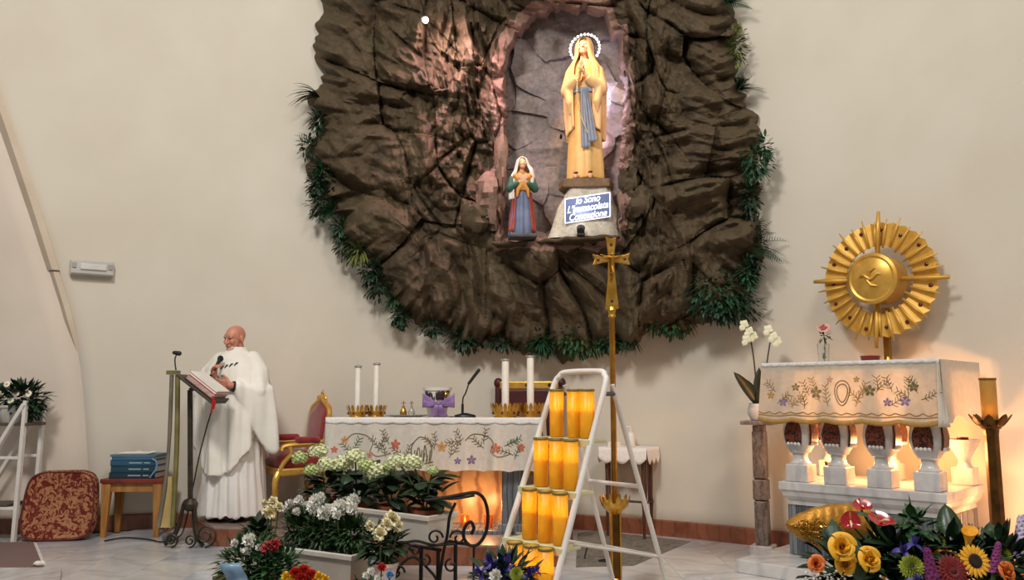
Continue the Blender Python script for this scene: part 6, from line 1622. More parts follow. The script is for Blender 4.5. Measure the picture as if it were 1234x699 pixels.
# ------------------------------------------------------------------ orchid on marble pedestal
OB = Vector((P(920, 655, 6.62).x, 6.62, 0))
op = thing('marble_pedestal', 'slim mottled marble pedestal carrying the orchid pot', 'pedestal', OB, R(-30))
zt = P(905, 507, 6.62).z
MOTT = marble('mottled_marble', lin(128, 116, 108), lin(92, 82, 78), lin(120, 110, 106), 7, .35, dist=9)
MB().box((0, 0, .04), (.17, .17, .08)).build('base', WMARB, op, False, bevel=.006)
for z0, z1, w in ((.08, zt * .40, .10), (zt * .41, zt * .56, .11), (zt * .57, zt * .92, .10)): MB().box((0, 0, (z0 + z1) / 2), (w, w, z1 - z0)).build('shaft_block', MOTT, op, False, bevel=.006)
MB().box((0, 0, (zt * .405)), (.085, .085, zt * .02)).build('joint', BRONZE, op, False); MB().box((0, 0, (zt * .565)), (.085, .085, zt * .02)).build('joint', BRONZE, op, False)
MB().box((0, 0, zt * .92 + .022), (.085, .085, .05)).build('neck', MOTT, op, False)
MB().box((0, 0, zt - .015), (.24, .24, .03)).build('top_slab', MOTT, op, False, bevel=.006)
root = potted('orchid', 'white orchid with two stems in a round white pot on pedestal', (OB.x, OB.y, zt + .0005), .085, .135, mat('orchid_pot', lin(200, 192, 184), rough=.4), 'potted plant', None, [(.04, 0), (.06, .004), (.083, .05), (.085, .085), (.07, .13), (.075, .135), (.066, .135), (.062, .11)])
mb = MB()
for d, L in (((-.55, -.2, 1), .34), ((-.3, .2, 1), .24), ((.2, -.4, 1), .26), ((.5, .1, .9), .22), ((.05, .0, 1.2), .30)): leaf_strip(mb, (0, 0, .12), d, L, .085, .5, 8, Vector((0, 1, .1)))
mb.build('leaves', mat('orchid_leaf', lin(52, 56, 38), lin(38, 44, 30), rough=.4), root, solid=.004)
ORC = mat('orchid_petal', lin(232, 230, 200), lin(216, 214, 176), rough=.6)
loc0 = Vector(root.location)
for tips in ([(912, 470), (908, 430), (903, 402), (899, 392)], [(922, 450), (926, 425), (929, 405), (928, 398)]):
    pts = [Vector((0, 0, .12))] + [P(a, b, OB.y) - loc0 for a, b in tips]
    MB().tube(smooth_path(pts), .006, 6).build('flower_stem', mat('orchid_stem', lin(74, 62, 40), rough=.6), root)
    for a, b in ((tips[-1][0] - 3, tips[-1][1]), (tips[-1][0] + 3, tips[-1][1] + 8), (tips[-1][0] + 8, tips[-1][1] + 14), (tips[-1][0], tips[-1][1] + 18))[:4 if tips[0][0] < 915 else 3]:
        c = P(a, b, OB.y - .03) - loc0; mb = MB(); M = frame(c, (-.3, -1, .1))
        petal_ring(mb, M, 3, .045, .035, .1); petal_ring(mb, M @ Matrix.Rotation(PI / 3, 4, 'Z'), 2, .05, .05, .1); mb.build('bloom', ORC, root, smooth=False)

# ------------------------------------------------------------------ planters on their stands (picture centre left)
TROUGH = mat('white_planter', lin(214, 208, 196), lin(200, 192, 180), rough=.55, scale=4)
TERRA = mat('terracotta', lin(150, 84, 58), lin(126, 66, 44), rough=.8)
BENCHW = mat('brown_bench', lin(112, 76, 52), lin(86, 56, 38), rough=.6, scale=5, stretch=(1, 10, 1))
def trough(name, label, corner, dirv, L, Wd, z0, z1):
    d = Vector((dirv[0], dirv[1], 0)).normalized(); ang_ = math.atan2(-d.y, -d.x)     # local x runs from far end to the corner
    o0 = Vector((corner[0], corner[1], 0)) + d * L
    root = thing(name, label, 'planter', (o0.x, o0.y, z0), ang_); h = z1 - z0
    def ring(i, z): return [(i, i, z), (L - i, i, z), (L - i, Wd - i, z), (i, Wd - i, z)]
    mb = MB(); mb.rings([ring(.03, 0), ring(.004, h - .03), ring(-.008, h - .03), ring(-.010, h - .004), ring(-.006, h), ring(.008, h), ring(.012, h - .02), ring(.030, .03)])
    mb.build('box', TROUGH, root, False, bevel=.004)
    MB().grid(lambda u, v: (.03 + (L - .06) * u, .03 + (Wd - .06) * v, h - .05 + .01 * math.sin(u * 40) * math.sin(v * 9)), 30, 8).build('soil', SOIL, root)
    return root
up_ = trough('planter_trough', 'long white planter trough with hydrangeas on the iron stand', (-.505, 5.10), (-.78, .62), 1.22, .25, .335, .51)
lo_ = trough('planter_trough', 'short white planter trough with white flowers on the brown bench', (-.875, 4.66), (-.86, .51), .57, .21, .19, .365)
# low brown bench under the lower planter and the pots
bn = thing('low_bench', 'low brown wooden bench under the short planter and pots', 'bench', (-1.16, 4.86, 0), math.atan2(-.51, .86))
MB().box((0, .02, .176), (1.12, .42, .022)).build('top', BENCHW, bn, False, bevel=.004)
for sx in (-.5, .5):
    for sy in (-.14, .18): MB().box((sx, sy, .0825), (.05, .05, .165)).build('leg', BENCHW, bn, False, bevel=.004)
MB().box((0, -.165, .135), (1.0, .02, .06)).build('apron', BENCHW, bn, False, bevel=.003)
# wrought iron stand under the long planter
ist = thing('iron_plant_stand', 'black wrought iron plant stand with large scrolls under the long planter', 'plant stand', (-.6, 5.25, 0))
M_ = up_.matrix_basis
def U(x, y, z): return M_ @ Vector((x, y, z - .335))
for y in (.0, .25): MB().tube([U(-.02, y, .325), U(1.33, y, .325)], .010, 8).build('rail', IRON, ist, world=True)
for x in (.02, .4, .8, 1.2): MB().tube([U(x, 0, .325), U(x, .25, .325)], .008, 8).build('cross_bar', IRON, ist, world=True)
for x, y in ((.04, .0), (.04, .25), (1.17, .0), (1.22, .25), (1.31, .0)): MB().tube([U(x, y, .0), U(x, y, .33)], .012, 8).build('post', IRON, ist, world=True)
SYD = 5.03
def sc_px(l, k=6): return smooth_path([P(a, b, SYD) for a, b in l], k)
MB().tube(sc_px([(512, 603), (535, 600), (556, 596), (574, 594), (584, 603), (588, 622), (585, 643), (576, 656), (566, 657), (559, 648), (560, 636), (567, 629), (571, 636), (568, 644)]), .010, 8).build('big_scroll', IRON, ist, world=True)
MB().tube(sc_px([(520, 599), (545, 601), (572, 597)]), .008, 8).build('top_rail', IRON, ist, world=True)
MB().tube(sc_px([(549, 606), (542, 622), (539, 645), (534, 668), (530, 699), (530, 718)]), .009, 8).build('side_post', IRON, ist, world=True)
a_ = P(571, 658, SYD); MB().tube([a_, Vector((a_.x, a_.y, 0))], .007, 8).build('side_post', IRON, ist, world=True)
for cx_, cy_, r0, a0, a1 in ((524, 648, 9, 0, 420), (552, 648, 9, 180, -240), (487, 665, 8, 0, 420), (500, 663, 7, 180, -260), (544, 682, 8, 90, 480), (512, 676, 7, 90, -300), (478, 690, 9, 0, 400)):
    c = P(cx_, cy_, SYD - .012); MB().tube(spiral(c, r0 * .0053, r0 * .0012, a0, a1, 30), .007, 6).build('scroll', IRON, ist, world=True)
MB().tube(sc_px([(476, 658), (500, 652), (524, 657), (552, 655), (566, 657)]), .008, 8).build('lower_rail', IRON, ist, world=True)
MB().tube(sc_px([(474, 699), (484, 680), (500, 672), (520, 690), (526, 699)]), .008, 8).build('lower_rail', IRON, ist, world=True)

# hydrangeas
HYD = mat('hydrangea_floret', lin(230, 230, 192), lin(206, 214, 158), rough=.65, scale=18)
HYD2 = mat('hydrangea_green', lin(200, 210, 148), lin(174, 190, 120), rough=.65, scale=18)
HLEAF = mat('hydrangea_leaf', lin(40, 62, 34), lin(26, 44, 26), rough=.45, scale=10)
def hyd_mesh(m, seed):
    r_ = random.Random(seed); mb = MB(); n_ = 64
    for k in range(n_):
        z = 1 - 1.75 * (k + .5) / n_; a = k * 2.39996; q = math.sqrt(max(0, 1 - z * z)); d = Vector((q * math.cos(a), q * math.sin(a), z))
        M = frame(d * r_.uniform(.80, 1.06), d + Vector((r_.uniform(-.4, .4), r_.uniform(-.4, .4), r_.uniform(-.4, .4))), r_.random() * 6)
        for j in range(4):
            b = j * PI / 2; s_ = .19
            o = len(mb.v); c, s = math.cos(b), math.sin(b)
            for u, v, h in ((0, 0, 0), (.5, -.55, .02), (1.15, -.4, .06), (1.15, .4, .06), (.5, .55, .02)): mb.v.append(tuple(M @ Vector(((u * c - v * s) * s_, (u * s + v * c) * s_, h))))
            mb.f.append((o, o + 1, o + 2, o + 3, o + 4))
    mb.ball((0, 0, 0), .72, 12, 8); me = mb.mesh('flower_head', False); me.materials.append(m); return me
HM = [hyd_mesh(HYD, 1), hyd_mesh(HYD2, 2)]
lm = MB(); leaf_strip(lm, (0, 0, 0), (1, 0, .25), .15, .095, .55, 7); lme = lm.mesh('leaf', False); lme.materials.append(HLEAF)
heads = [[(361, 552, .052, 1), (384, 544, .058, 0), (376, 567, .048, 1)], [(394, 560, .056, 0), (413, 559, .064, 0), (428, 550, .058, 0)], [(452, 568, .066, 0), (441, 561, .05, 1), (470, 562, .04, 1)], [(479, 556, .054, 0), (498, 558, .058, 0), (521, 567, .034, 1)]]
hl_ = ['pale hydrangea plant at the end of the long planter by the armchair', 'creamiest hydrangea plant, second in the long planter from the armchair', 'wide pale green hydrangea plant, third in the long planter', 'leafy hydrangea plant at the scroll end of the long planter']
hr7 = random.Random(12)
for i, (hx, lab) in enumerate(zip((.12, .44, .78, 1.08), hl_)):
    pz_ = U(hx, .125, .372); root = thing('hydrangea', lab, 'potted plant', pz_, 0, 'hydrangeas in the long planter')
    MB().lathe([(.06, 0), (.063, .003), (.082, .13), (.092, .132), (.094, .155), (.086, .155), (.08, .135), (.001, .13)], 24).build('pot', TERRA, root)
    for px, py, r_, k in heads[i]:
        Yq = pz_.y - .05 + hr7.uniform(-.05, .04); c = P(px, py, Yq) - pz_
        MB().tube(smooth_path([(0, 0, .12), Vector((c.x * .5, c.y * .5, .12 + (c.z - .12) * .6)), c]), .006, 6).build('stem', STEM, root)
        o = inst('flower_head', HM[k], Matrix.Translation(c) @ Matrix.Rotation(hr7.random() * 6, 4, 'Z') @ Matrix.Diagonal((r_ * 1.12, r_ * 1.12, r_ * .88, 1)), root)
    for k in range(34):
        a = k * 2.4 + i; z = .15 + .20 * hr7.random(); q = hr7.uniform(.02, .10)
        inst('leaf', lme, Matrix.Translation((math.cos(a) * q, math.sin(a) * q * .8, z)) @ Matrix.Rotation(a, 4, 'Z') @ Matrix.Rotation(-hr7.uniform(-.4, .7), 4, 'Y') @ Matrix.Scale(hr7.uniform(.75, 1.15), 4), root)
# leafy green shoot at the scroll end
# white lisianthus plants in the short planter
def carn_mesh(m, seed, nm='bloom'):
    r_ = random.Random(seed); mb = MB(); n_ = 46
    for k in range(n_):
        z = 1 - 1.35 * (k + .5) / n_; a = k * 2.39996 + r_.uniform(-.3, .3); q = math.sqrt(max(0, 1 - z * z)); d = Vector((q * math.cos(a), q * math.sin(a), z + r_.uniform(-.15, .25)))
        leaf_strip(mb, d * .22, d, .78 * r_.uniform(.8, 1.15), .62 * r_.uniform(.8, 1.2), r_.uniform(-.9, .7), 4, Vector((r_.uniform(-1, 1), r_.uniform(-1, 1), r_.uniform(-1, 1))))
    me = mb.mesh(nm); me.materials.append(m); return me
WB = carn_mesh(FW, 3); CREAM = mat('cream_petal', lin(236, 226, 190), lin(222, 210, 168), rough=.6); WC = carn_mesh(CREAM, 4)
def small_plant(name, label, base_, blooms, fol, m, group=None, cat='potted plant', potf=None, bm=None):
    root = potf(base_) if potf else thing(name, label, cat, base_, 0, group)
    r_ = random.Random(int(base_[0] * 1000) % 997); mb = MB()
    for (cx_, cy_, cz_, rx, ry, rz, n_, L, w) in fol: bush(mb, (cx_, cy_, cz_), (rx, ry, rz), n_, L, w, r_, (0, 0, .35))
    mb.build('foliage', m, root, smooth=False)
    for px, py, r2, Y in blooms:
        c = P(px, py, Y) - Vector(base_)
        MB().tube(smooth_path([(c.x * .3, c.y * .3, .04), (c.x * .8, c.y * .8, c.z * .6), c]), .004, 5).build('stem', STEM, root)
        inst('bloom', bm or WB, frame(c, (r_.uniform(-.4, .4), -1, r_.uniform(.3, 1))) @ Matrix.Scale(r2 * 1.25, 4), root)
    return root
L_ = lo_.matrix_basis
LISL = mat('fine_leaf', lin(58, 88, 44), lin(38, 64, 34), rough=.55, scale=16)
for i, (x, lab, bl) in enumerate(((.10, 'white-flowered feathery plant at the pot end of the short planter', [(350, 608, .028, 5.02), (343, 614, .022, 5.03), (360, 603, .026, 5.02), (357, 617, .022, 4.95)]), (.28, 'white-flowered feathery plant in the middle of the short planter', [(380, 604, .036, 4.88), (376, 612, .03, 4.85), (391, 619, .038, 4.78), (386, 600, .028, 4.9)]), (.46, 'white-flowered feathery plant at the hydrangea end of the short planter', [(409, 612, .042, 4.8), (425, 604, .036, 4.85), (424, 614, .034, 4.8), (406, 621, .024, 4.72)]))):
    b_ = L_ @ Vector((x, .105, .125))
    small_plant('lisianthus', lab, b_, bl, [(0, 0, .14, .11, .065, .09, 560, .06, .018)], LISL, 'white flowers in the short planter', 'plant')
# pots beside the short planter
def potfac(name, label, r, h, m): return lambda b: potted(name, label, b, r, h, m)
BZ = .1875
b_ = Vector((P(313, 660, 4.92).x, 4.92, BZ))
small_plant('', '', b_, [(324, 618, .032, 4.83), (329, 605, .028, 4.86), (336, 611, .024, 4.84), (319, 607, .020, 4.88)], [(-.01, -.01, .25, .075, .075, .07, 120, .075, .045)], HLEAF, potf=potfac('potted_begonia', 'broad-leaved plant with white blooms in a grey pot on bench', .075, .15, mat('grey_pot', lin(176, 168, 158), lin(156, 148, 138), rough=.7)), bm=WC)
b_ = Vector((P(462, 665, 4.62).x, 4.62, .166))
b_.z = BZ
small_plant('', '', b_, [(472, 626, .040, 4.60), (478, 633, .03, 4.6), (466, 632, .03, 4.55), (458, 643, .034, 4.52), (446, 634, .024, 4.6)], [(0, 0, .24, .10, .08, .08, 130, .08, .045)], HLEAF, potf=potfac('potted_begonia', 'dark-leaved plant with creamy blooms in a pale pink pot', .08, .15, mat('pale_pot', lin(214, 192, 184), lin(196, 172, 164), rough=.6)), bm=WC)
# ground plants in front of the bench
b_ = Vector((P(297, 700, 4.55).x, 4.55, 0))
small_plant('', '', b_, [(300, 652, .034, 4.5), (283, 655, .02, 4.5), (298, 664, .022, 4.48), (312, 660, .018, 4.5)], [(0, 0, .34, .15, .11, .14, 480, .065, .024)], LISL, potf=potfac('potted_chrysanthemum', 'bushy plant with small white blooms in blue paper wrap', .09, .20, mat('blue_wrap_pot', lin(90, 130, 180), rough=.5)))
root = thing('paper_wrap', 'pale blue cellophane sheet around the bushy white-flowered plant', 'gift wrap', (b_.x, b_.y - .16, .0))
CEL = translucent('blue_cellophane', lin(150, 178, 200), lin(120, 156, 190), rough=.25, mix=.3, scale=20)
MB().grid(lambda u, v: (-.075 + .11 * u + .02 * math.sin(v * 4), -.02 * math.sin(u * PI) - .015 * math.sin(v * 9), .20 + .18 * v), 10, 10).build('sheet', CEL, root, solid=.002)
MB().grid(lambda u, v: (-.08 + .22 * u, -.05 - .03 * math.sin(u * 9) - .02 * math.sin(v * 5), .08 + (.16 + .03 * math.sin(u * 11)) * v), 20, 8).build('bow_sheet', translucent('blue_bow', lin(110, 150, 210), lin(80, 120, 190), rough=.3, mix=.3, scale=12), root, solid=.002)
MB().tube(smooth_path([(-.03, 0.0, 0), (-.035, .0, .10), (-.02, 0, .22)]), .012, 6).build('stick', STEM, root)
b_ = Vector((P(332, 700, 4.50).x, 4.50, 0))
RC = carn_mesh(mat('coral_petal', lin(190, 66, 70), lin(160, 48, 54), rough=.6), 6)
small_plant('', '', b_, [(325, 660, .032, 4.46), (331, 657, .03, 4.47), (320, 661, .022, 4.46)], [(0, 0, .31, .15, .12, .15, 560, .05, .026)], LEAF_M, potf=potfac('potted_geranium', 'leafy green plant with coral red blooms before the bench', .09, .17, mat('brown_pot', lin(120, 76, 56), rough=.7)), bm=RC)
RY = [carn_mesh(mat('scarlet_petal', lin(206, 50, 30), lin(180, 34, 22), rough=.6), 7), carn_mesh(mat('yellow_petal', lin(238, 196, 40), lin(226, 176, 24), rough=.6), 8)]
b_ = Vector((P(364, 705, 4.2).x, 4.2, 0))
pr_ = potted('potted_primrose', 'low pot of scarlet and yellow primroses before the short planter', b_, .10, .18, mat('primrose_pot', lin(70, 90, 140), rough=.6))
mb = MB(); bush(mb, (0, 0, .22), (.13, .1, .05), 120, .08, .04, random.Random(3), (0, 0, .2)); mb.build('foliage', LEAF_M, pr_, smooth=False)
for k, (px, py, r2, m) in enumerate(((345, 695, .028, 1), (356, 690, .03, 0), (366, 687, .03, 0), (375, 692, .028, 0), (384, 694, .024, 1), (362, 697, .026, 0), (372, 698, .026, 0), (350, 700, .024, 1), (380, 700, .026, 1), (392, 697, .02, 1))):
    c = P(px, py, 4.14) - b_; MB().tube([(c.x * .5, c.y * .5, .19), c], .004, 5).build('stem', STEM, pr_); inst('bloom', RY[m], frame(c, (0, -.8, .8)) @ Matrix.Scale(r2, 4), pr_)
b_ = Vector((P(452, 705, 4.15).x, 4.15, 0))
sp_ = potted('potted_pansy', 'small dark-leaved plant with red, white and blue blooms', b_, .09, .18, mat('pansy_pot', lin(200, 196, 190), rough=.6))
mb = MB(); bush(mb, (-.02, 0, .25), (.13, .1, .09), 170, .06, .028, random.Random(9), (0, 0, .2)); mb.build('foliage', LEAF_D, sp_, smooth=False)
BL = carn_mesh(mat('sky_petal', lin(100, 160, 210), lin(80, 136, 190), rough=.6), 9)
for px, py, r2, m in ((460, 684, .024, RY[0]), (447, 689, .022, WB), (470, 693, .022, BL), (441, 694, .02, WB), (455, 697, .02, WB)):
    c = P(px, py, 4.08) - b_; MB().tube([(c.x * .5, c.y * .5, .19), c], .004, 5).build('stem', STEM, sp_); inst('bloom', m, frame(c, (0, -.8, .8)) @ Matrix.Scale(r2, 4), sp_)

# ------------------------------------------------------------------ cut flowers: builders (local z = facing)
def mesh_of(fn, nm, *ms):
    mb = MB(); fn(mb); me = mb.mesh(nm); [me.materials.append(m) for m in ms]; return me
I4 = Matrix()
YR = mat('yellow_rose', lin(238, 186, 44), lin(226, 158, 26), rough=.55, scale=14); OR_ = mat('orange_rose', lin(228, 140, 40), lin(190, 60, 36), rough=.55, scale=18)
SUNP = mat('sunflower_petal', lin(238, 180, 40), lin(224, 152, 28), rough=.6); DISC = mat('dark_disc', lin(58, 32, 22), lin(36, 20, 16), rough=.9, bump=.6, bscale=200)
GER = mat('red_gerbera', lin(126, 16, 14), lin(96, 8, 10), rough=.6); GERC = mat('gerbera_eye', lin(80, 12, 14), rough=.8)
GRNM = mat('green_mum', lin(170, 176, 66), lin(138, 150, 48), rough=.6); MAG = mat('magenta_petal', lin(150, 60, 120), lin(112, 40, 96), rough=.6); VIO = mat('violet_petal', lin(76, 62, 150), lin(52, 42, 120), rough=.5)
LIL = mat('lilac_petal', lin(206, 196, 214), lin(176, 160, 196), rough=.6); ANT = mat('anthurium_red', lin(176, 20, 20), lin(140, 10, 14), rough=.2, coat=.6); SPAD = mat('spadix', lin(236, 210, 170), rough=.6)
m_rose = mesh_of(lambda mb: rose(mb, I4, 1), 'petals', YR); m_orose = mesh_of(lambda mb: rose(mb, I4, 1), 'petals', OR_)
m_sun = mesh_of(lambda mb: (petal_ring(mb, I4, 17, .62, .22, .18, .40), petal_ring(mb, Matrix.Rotation(.18, 4, 'Z') @ Matrix.Translation((0, 0, -.04)), 17, .66, .22, .05, .38)), 'petals', SUNP)
m_sund = mesh_of(lambda mb: mb.lathe([(.001, -.05), (.40, -.02), (.43, .05), (.30, .13), (.12, .10), (.001, .09)], 24), 'disc', DISC)
m_ger = mesh_of(lambda mb: (petal_ring(mb, I4, 22, .72, .20, .12, .28), petal_ring(mb, Matrix.Rotation(.14, 4, 'Z') @ Matrix.Translation((0, 0, .04)), 20, .55, .17, .25, .22), petal_ring(mb, Matrix.Translation((0, 0, .07)), 16, .32, .12, .5, .12)), 'petals', GER)
m_gerd = mesh_of(lambda mb: mb.lathe([(.001, 0), (.22, .03), (.2, .12), (.001, .14)], 18), 'disc', GERC)
def mum(mb):
    for k in range(90):
        z = 1 - 1.5 * (k + .5) / 90; a = k * 2.39996; q = math.sqrt(max(0, 1 - z * z)); d = Vector((q * math.cos(a), q * math.sin(a), z)); leaf_strip(mb, d * .35, d + Vector((0, 0, .2)), .68, .22, -.3, 3)
m_mum = mesh_of(mum, 'petals', GRNM)
def spike(seed, n_=60, L=1.0):
    def f(mb):
        r_ = random.Random(seed)
        for k in range(n_):
            t_ = k / n_; a = k * 2.4; d = Vector((math.cos(a), math.sin(a), .35)); w = .30 * (1 - .65 * t_)
            M = frame(Vector((math.cos(a) * w * .55, math.sin(a) * w * .55, t_ * L)), d, r_.random() * 6); petal_ring(mb, M, 4, .13 * (1 - .4 * t_), .13, .3)
    return f
m_mag = mesh_of(spike(1), 'florets', MAG); m_vio = mesh_of(spike(2), 'florets', VIO); m_lil = mesh_of(spike(3), 'florets', LIL)
def irisf(mb):
    for k in range(3):
        a = 2 * PI * k / 3; t_ = MB(); leaf_strip(t_, (0, 0, 0), (math.cos(a) * .35, math.sin(a) * .35, 1), 1.0, .42, -.35, 6, Vector((-math.sin(a), math.cos(a), .3))); mb.add(t_.v, t_.f)
        a += PI / 3; t_ = MB(); leaf_strip(t_, (0, 0, 0), (math.cos(a), math.sin(a), .6), 1.1, .46, 1.6, 7); mb.add(t_.v, t_.f)
m_iris = mesh_of(irisf, 'petals', VIO)
def spathe(mb):
    def fn(u, v):
        a = (u - .5) * 2 * PI * .97; r_ = (1 - .42 * abs(math.cos(a / 2)) ** 3) * (1.15 if abs(a) < 2.6 else .9); h = v
        hx = .62 * math.sin(a) * abs(math.sin(a / 2)) ** .3 * 1.1; hy = -(.9 * math.cos(a) - .25 * math.cos(2 * a) * .8) * .62
        return (hx * h, hy * h, .18 * h * h * (1 + .3 * math.cos(a)) + .04 * math.sin(a * 3) * h)
    mb.grid(fn, 36, 8)
m_ant = mesh_of(spathe, 'spathe', ANT); m_spx = mesh_of(lambda mb: mb.tube([(0, .05, .02), (0, -.18, .32), (0, -.42, .5)], [.06, .065, .03], 8), 'spadix', SPAD)
def callaf(mb):
    mb.grid(lambda u, v: ((.10 + .38 * v ** 1.7) * math.cos(2 * PI * u), (.10 + .38 * v ** 1.7) * math.sin(2 * PI * u), v * 1.2 + .25 * v * v * math.cos(2 * PI * u)), 24, 10)
m_cal = mesh_of(callaf, 'spathe', SUNP)
def cut(name, label, px, py, Y, r, facing, parts, foot, group, solid=0.):
    c = P(px, py, Y); root = thing(name, label, 'flower', Vector(foot), 0, group); d = Vector(facing).normalized(); cl = c - Vector(foot)
    back = cl - d * r * .1
    MB().tube(smooth_path([(0, 0, 0), back * .55 + Vector((0, 0, .03)), back - d * r * .3, back + d * r * .05]), max(.0035, r * .08), 6).build('stem', STEM, root)
    for nm, me in parts:
        o = inst(nm, me, frame(cl, d) @ Matrix.Scale(r * (.66 if me in (m_rose, m_orose) else 1), 4), root)
    return root
# arrangement at the lower right
AF = 3.05
bk_ = Vector((P(1112, 700, AF).x, AF, 0)); bkz = .50
vsr = thing('flower_urn', 'dark green urn holding the large colourful flower arrangement', 'vase', bk_)
MB().lathe([(.16, 0), (.17, .02), (.07, .06), (.05, .14), (.09, .22), (.20, .36), (.24, bkz), (.22, bkz), (.18, .37), (.001, .34)], 32).build('urn', mat('urn_green', lin(46, 58, 44), lin(34, 44, 34), rough=.5), vsr)
MB().lathe([(.001, .38), (.19, .39), (.21, bkz - .04), (.001, bkz - .02)], 24).build('floral_foam', mat('floral_foam', lin(40, 66, 44), rough=.95), vsr)
ft = lambda dx, dy=0.: (bk_.x + dx, bk_.y + dy, bkz - .05)
gB = 'cut flowers of the large arrangement'
for nm, lab, px, py, Y, r, fc, prt, dx in [
    ('yellow_rose', 'large yellow rose next to the golden leaf', 1014, 660, 2.78, .050, (-.25, -1, .45), [('petals', m_rose)], -.08),
    ('yellow_rose', 'half-hidden yellow rose directly under the largest yellow rose', 1018, 679, 2.80, .040, (-.1, -.9, .1), [('petals', m_rose)], -.07),
    ('yellow_rose', 'yellow rose with a dark leaf between it and largest rose', 1046, 675, 2.76, .044, (.1, -1, .4), [('petals', m_rose)], -.05),
    ('orange_rose', 'small orange and red rose at the outer edge of arrangement', 984, 680, 2.80, .032, (-.5, -1, .5), [('petals', m_orose)], -.12),
    ('anthurium', 'red anthurium partly behind the broad dark leaf', 1039, 611, 3.05, .055, (-.2, -.7, .8), [('spathe', m_ant), ('spadix', m_spx)], -.06),
    ('anthurium', 'red anthurium with pale spadix in front of the golden leaf', 1025, 629, 2.86, .052, (-.3, -1, .3), [('spathe', m_ant), ('spadix', m_spx)], -.06),
    ('anthurium', 'wide flat red anthurium below the broad dark leaf', 1062, 630, 2.84, .072, (.1, -.55, .9), [('spathe', m_ant), ('spadix', m_spx)], -.03),
    ('iris', 'blue-violet iris beside the green chrysanthemum', 1089, 664, 2.80, .042, (-.4, -.6, .7), [('petals', m_iris)], -.02),
    ('iris', 'blue-violet iris just above the magenta stock spike', 1102, 656, 2.84, .036, (.1, -.5, .9), [('petals', m_iris)], -.01),
    ('green_chrysanthemum', 'round lime green chrysanthemum between iris and red gerbera', 1098, 684, 2.72, .040, (-.1, -1, .4), [('petals', m_mum)], 0),
    ('stock_spike', 'long magenta flower spike between the green chrysanthemum and gerbera', 1124, 699, 2.80, .115, (-.25, -.25, 1), [('florets', m_mag)], .02),
    ('stock_spike', 'second magenta spike leaning behind the green chrysanthemum', 1116, 684, 2.93, .085, (-.1, -.2, 1), [('florets', m_mag)], .01),
    ('red_gerbera', 'dark red gerbera in the middle of the arrangement', 1148, 688, 2.70, .056, (.05, -1, .35), [('petals', m_ger), ('disc', m_gerd)], .04),
    ('sunflower', 'sunflower with dark brown disc facing the nave', 1175, 676, 2.74, .052, (.1, -1, .35), [('petals', m_sun), ('disc', m_sund)], .07),
    ('sunflower', 'yellow sunflower seen edge-on behind the red gerbera', 1141, 668, 2.86, .046, (.0, -.35, 1), [('petals', m_sun), ('disc', m_sund)], .04),
    ('calla', 'single yellow calla bloom rising above the sunflower', 1165, 662, 2.80, .052, (.15, -.15, 1), [('spathe', m_cal)], .05),
    ('alstroemeria', 'small yellow-green bloom behind the violet irises', 1129, 653, 2.92, .030, (-.1, -.7, .6), [('petals', m_mum)], .02),
    ('alstroemeria', 'small white bloom behind the yellow sunflowers', 1142, 651, 2.94, .020, (.1, -.6, .8), [('petals', WB)], .03),
    ('statice', 'pinkish violet statice spike beside the sunflower', 1197, 688, 2.80, .095, (.15, -.2, 1), [('florets', m_mag)], .09),
    ('orange_rose', 'orange rose under the violet statice near the sunflower', 1211, 690, 2.78, .036, (.3, -1, .4), [('petals', m_orose)], .10),
    ('alstroemeria', 'yellow-green bloom between the statice and lilac spike', 1209, 668, 2.90, .026, (.2, -.8, .6), [('petals', m_mum)], .10),
    ('stock_spike', 'tall pale lilac flower spike against the glowing wall', 1229, 668, 2.95, .13, (.12, 0, 1), [('florets', m_lil)], .13),
    ('iris', 'deep violet iris low under the green chrysanthemum', 1104, 699, 2.68, .034, (-.1, -.8, .6), [('petals', m_iris)], 0)]:
    cut(nm, lab, px, py, Y, r, fc, prt, ft(dx * .9, -.02), gB)
# broad dark leaves and greenery
BLF = mat('broad_leaf', lin(44, 72, 36), lin(28, 52, 28), rough=.35, scale=8)
def bigleaf(label, p0, p1, w, droop, Y0, Y1):
    a, b = P(*p0, Y0), P(*p1, Y1); foot = Vector(ft(-.03, .06)); root = thing('broad_leaf', label, 'leaf', foot, 0, 'leaves of the large arrangement')
    MB().tube(smooth_path([foot, foot.lerp(a, .6) + Vector((0, 0, .05)), a]), .006, 6).build('stalk', STEM, root, world=True)
    mb = MB(); leaf_strip(mb, a, b - a, (b - a).length * 1.1, w, droop, 9); mb.build('blade', BLF, root, world=True, solid=.003)
bigleaf('broad glossy dark leaf lying over the red anthuriums', (1094, 640), (1032, 614), .12, .15, 2.96, 2.98)
bigleaf('dark leaf pointing up before the grey marble panel', (1150, 664), (1140, 612), .09, .1, 3.05, 3.12)
bigleaf('dark leaf between the two largest yellow roses', (1036, 699), (1031, 652), .06, .1, 2.78, 2.82)
bigleaf('dark leaf drooping under the wide flat anthurium', (1075, 660), (1040, 646), .10, .3, 2.95, 2.9)
bigleaf('narrow dark leaf rising beside the bronze candlestick', (1186, 672), (1192, 632), .05, .1, 3.0, 3.05)
fr_ = random.Random(31)
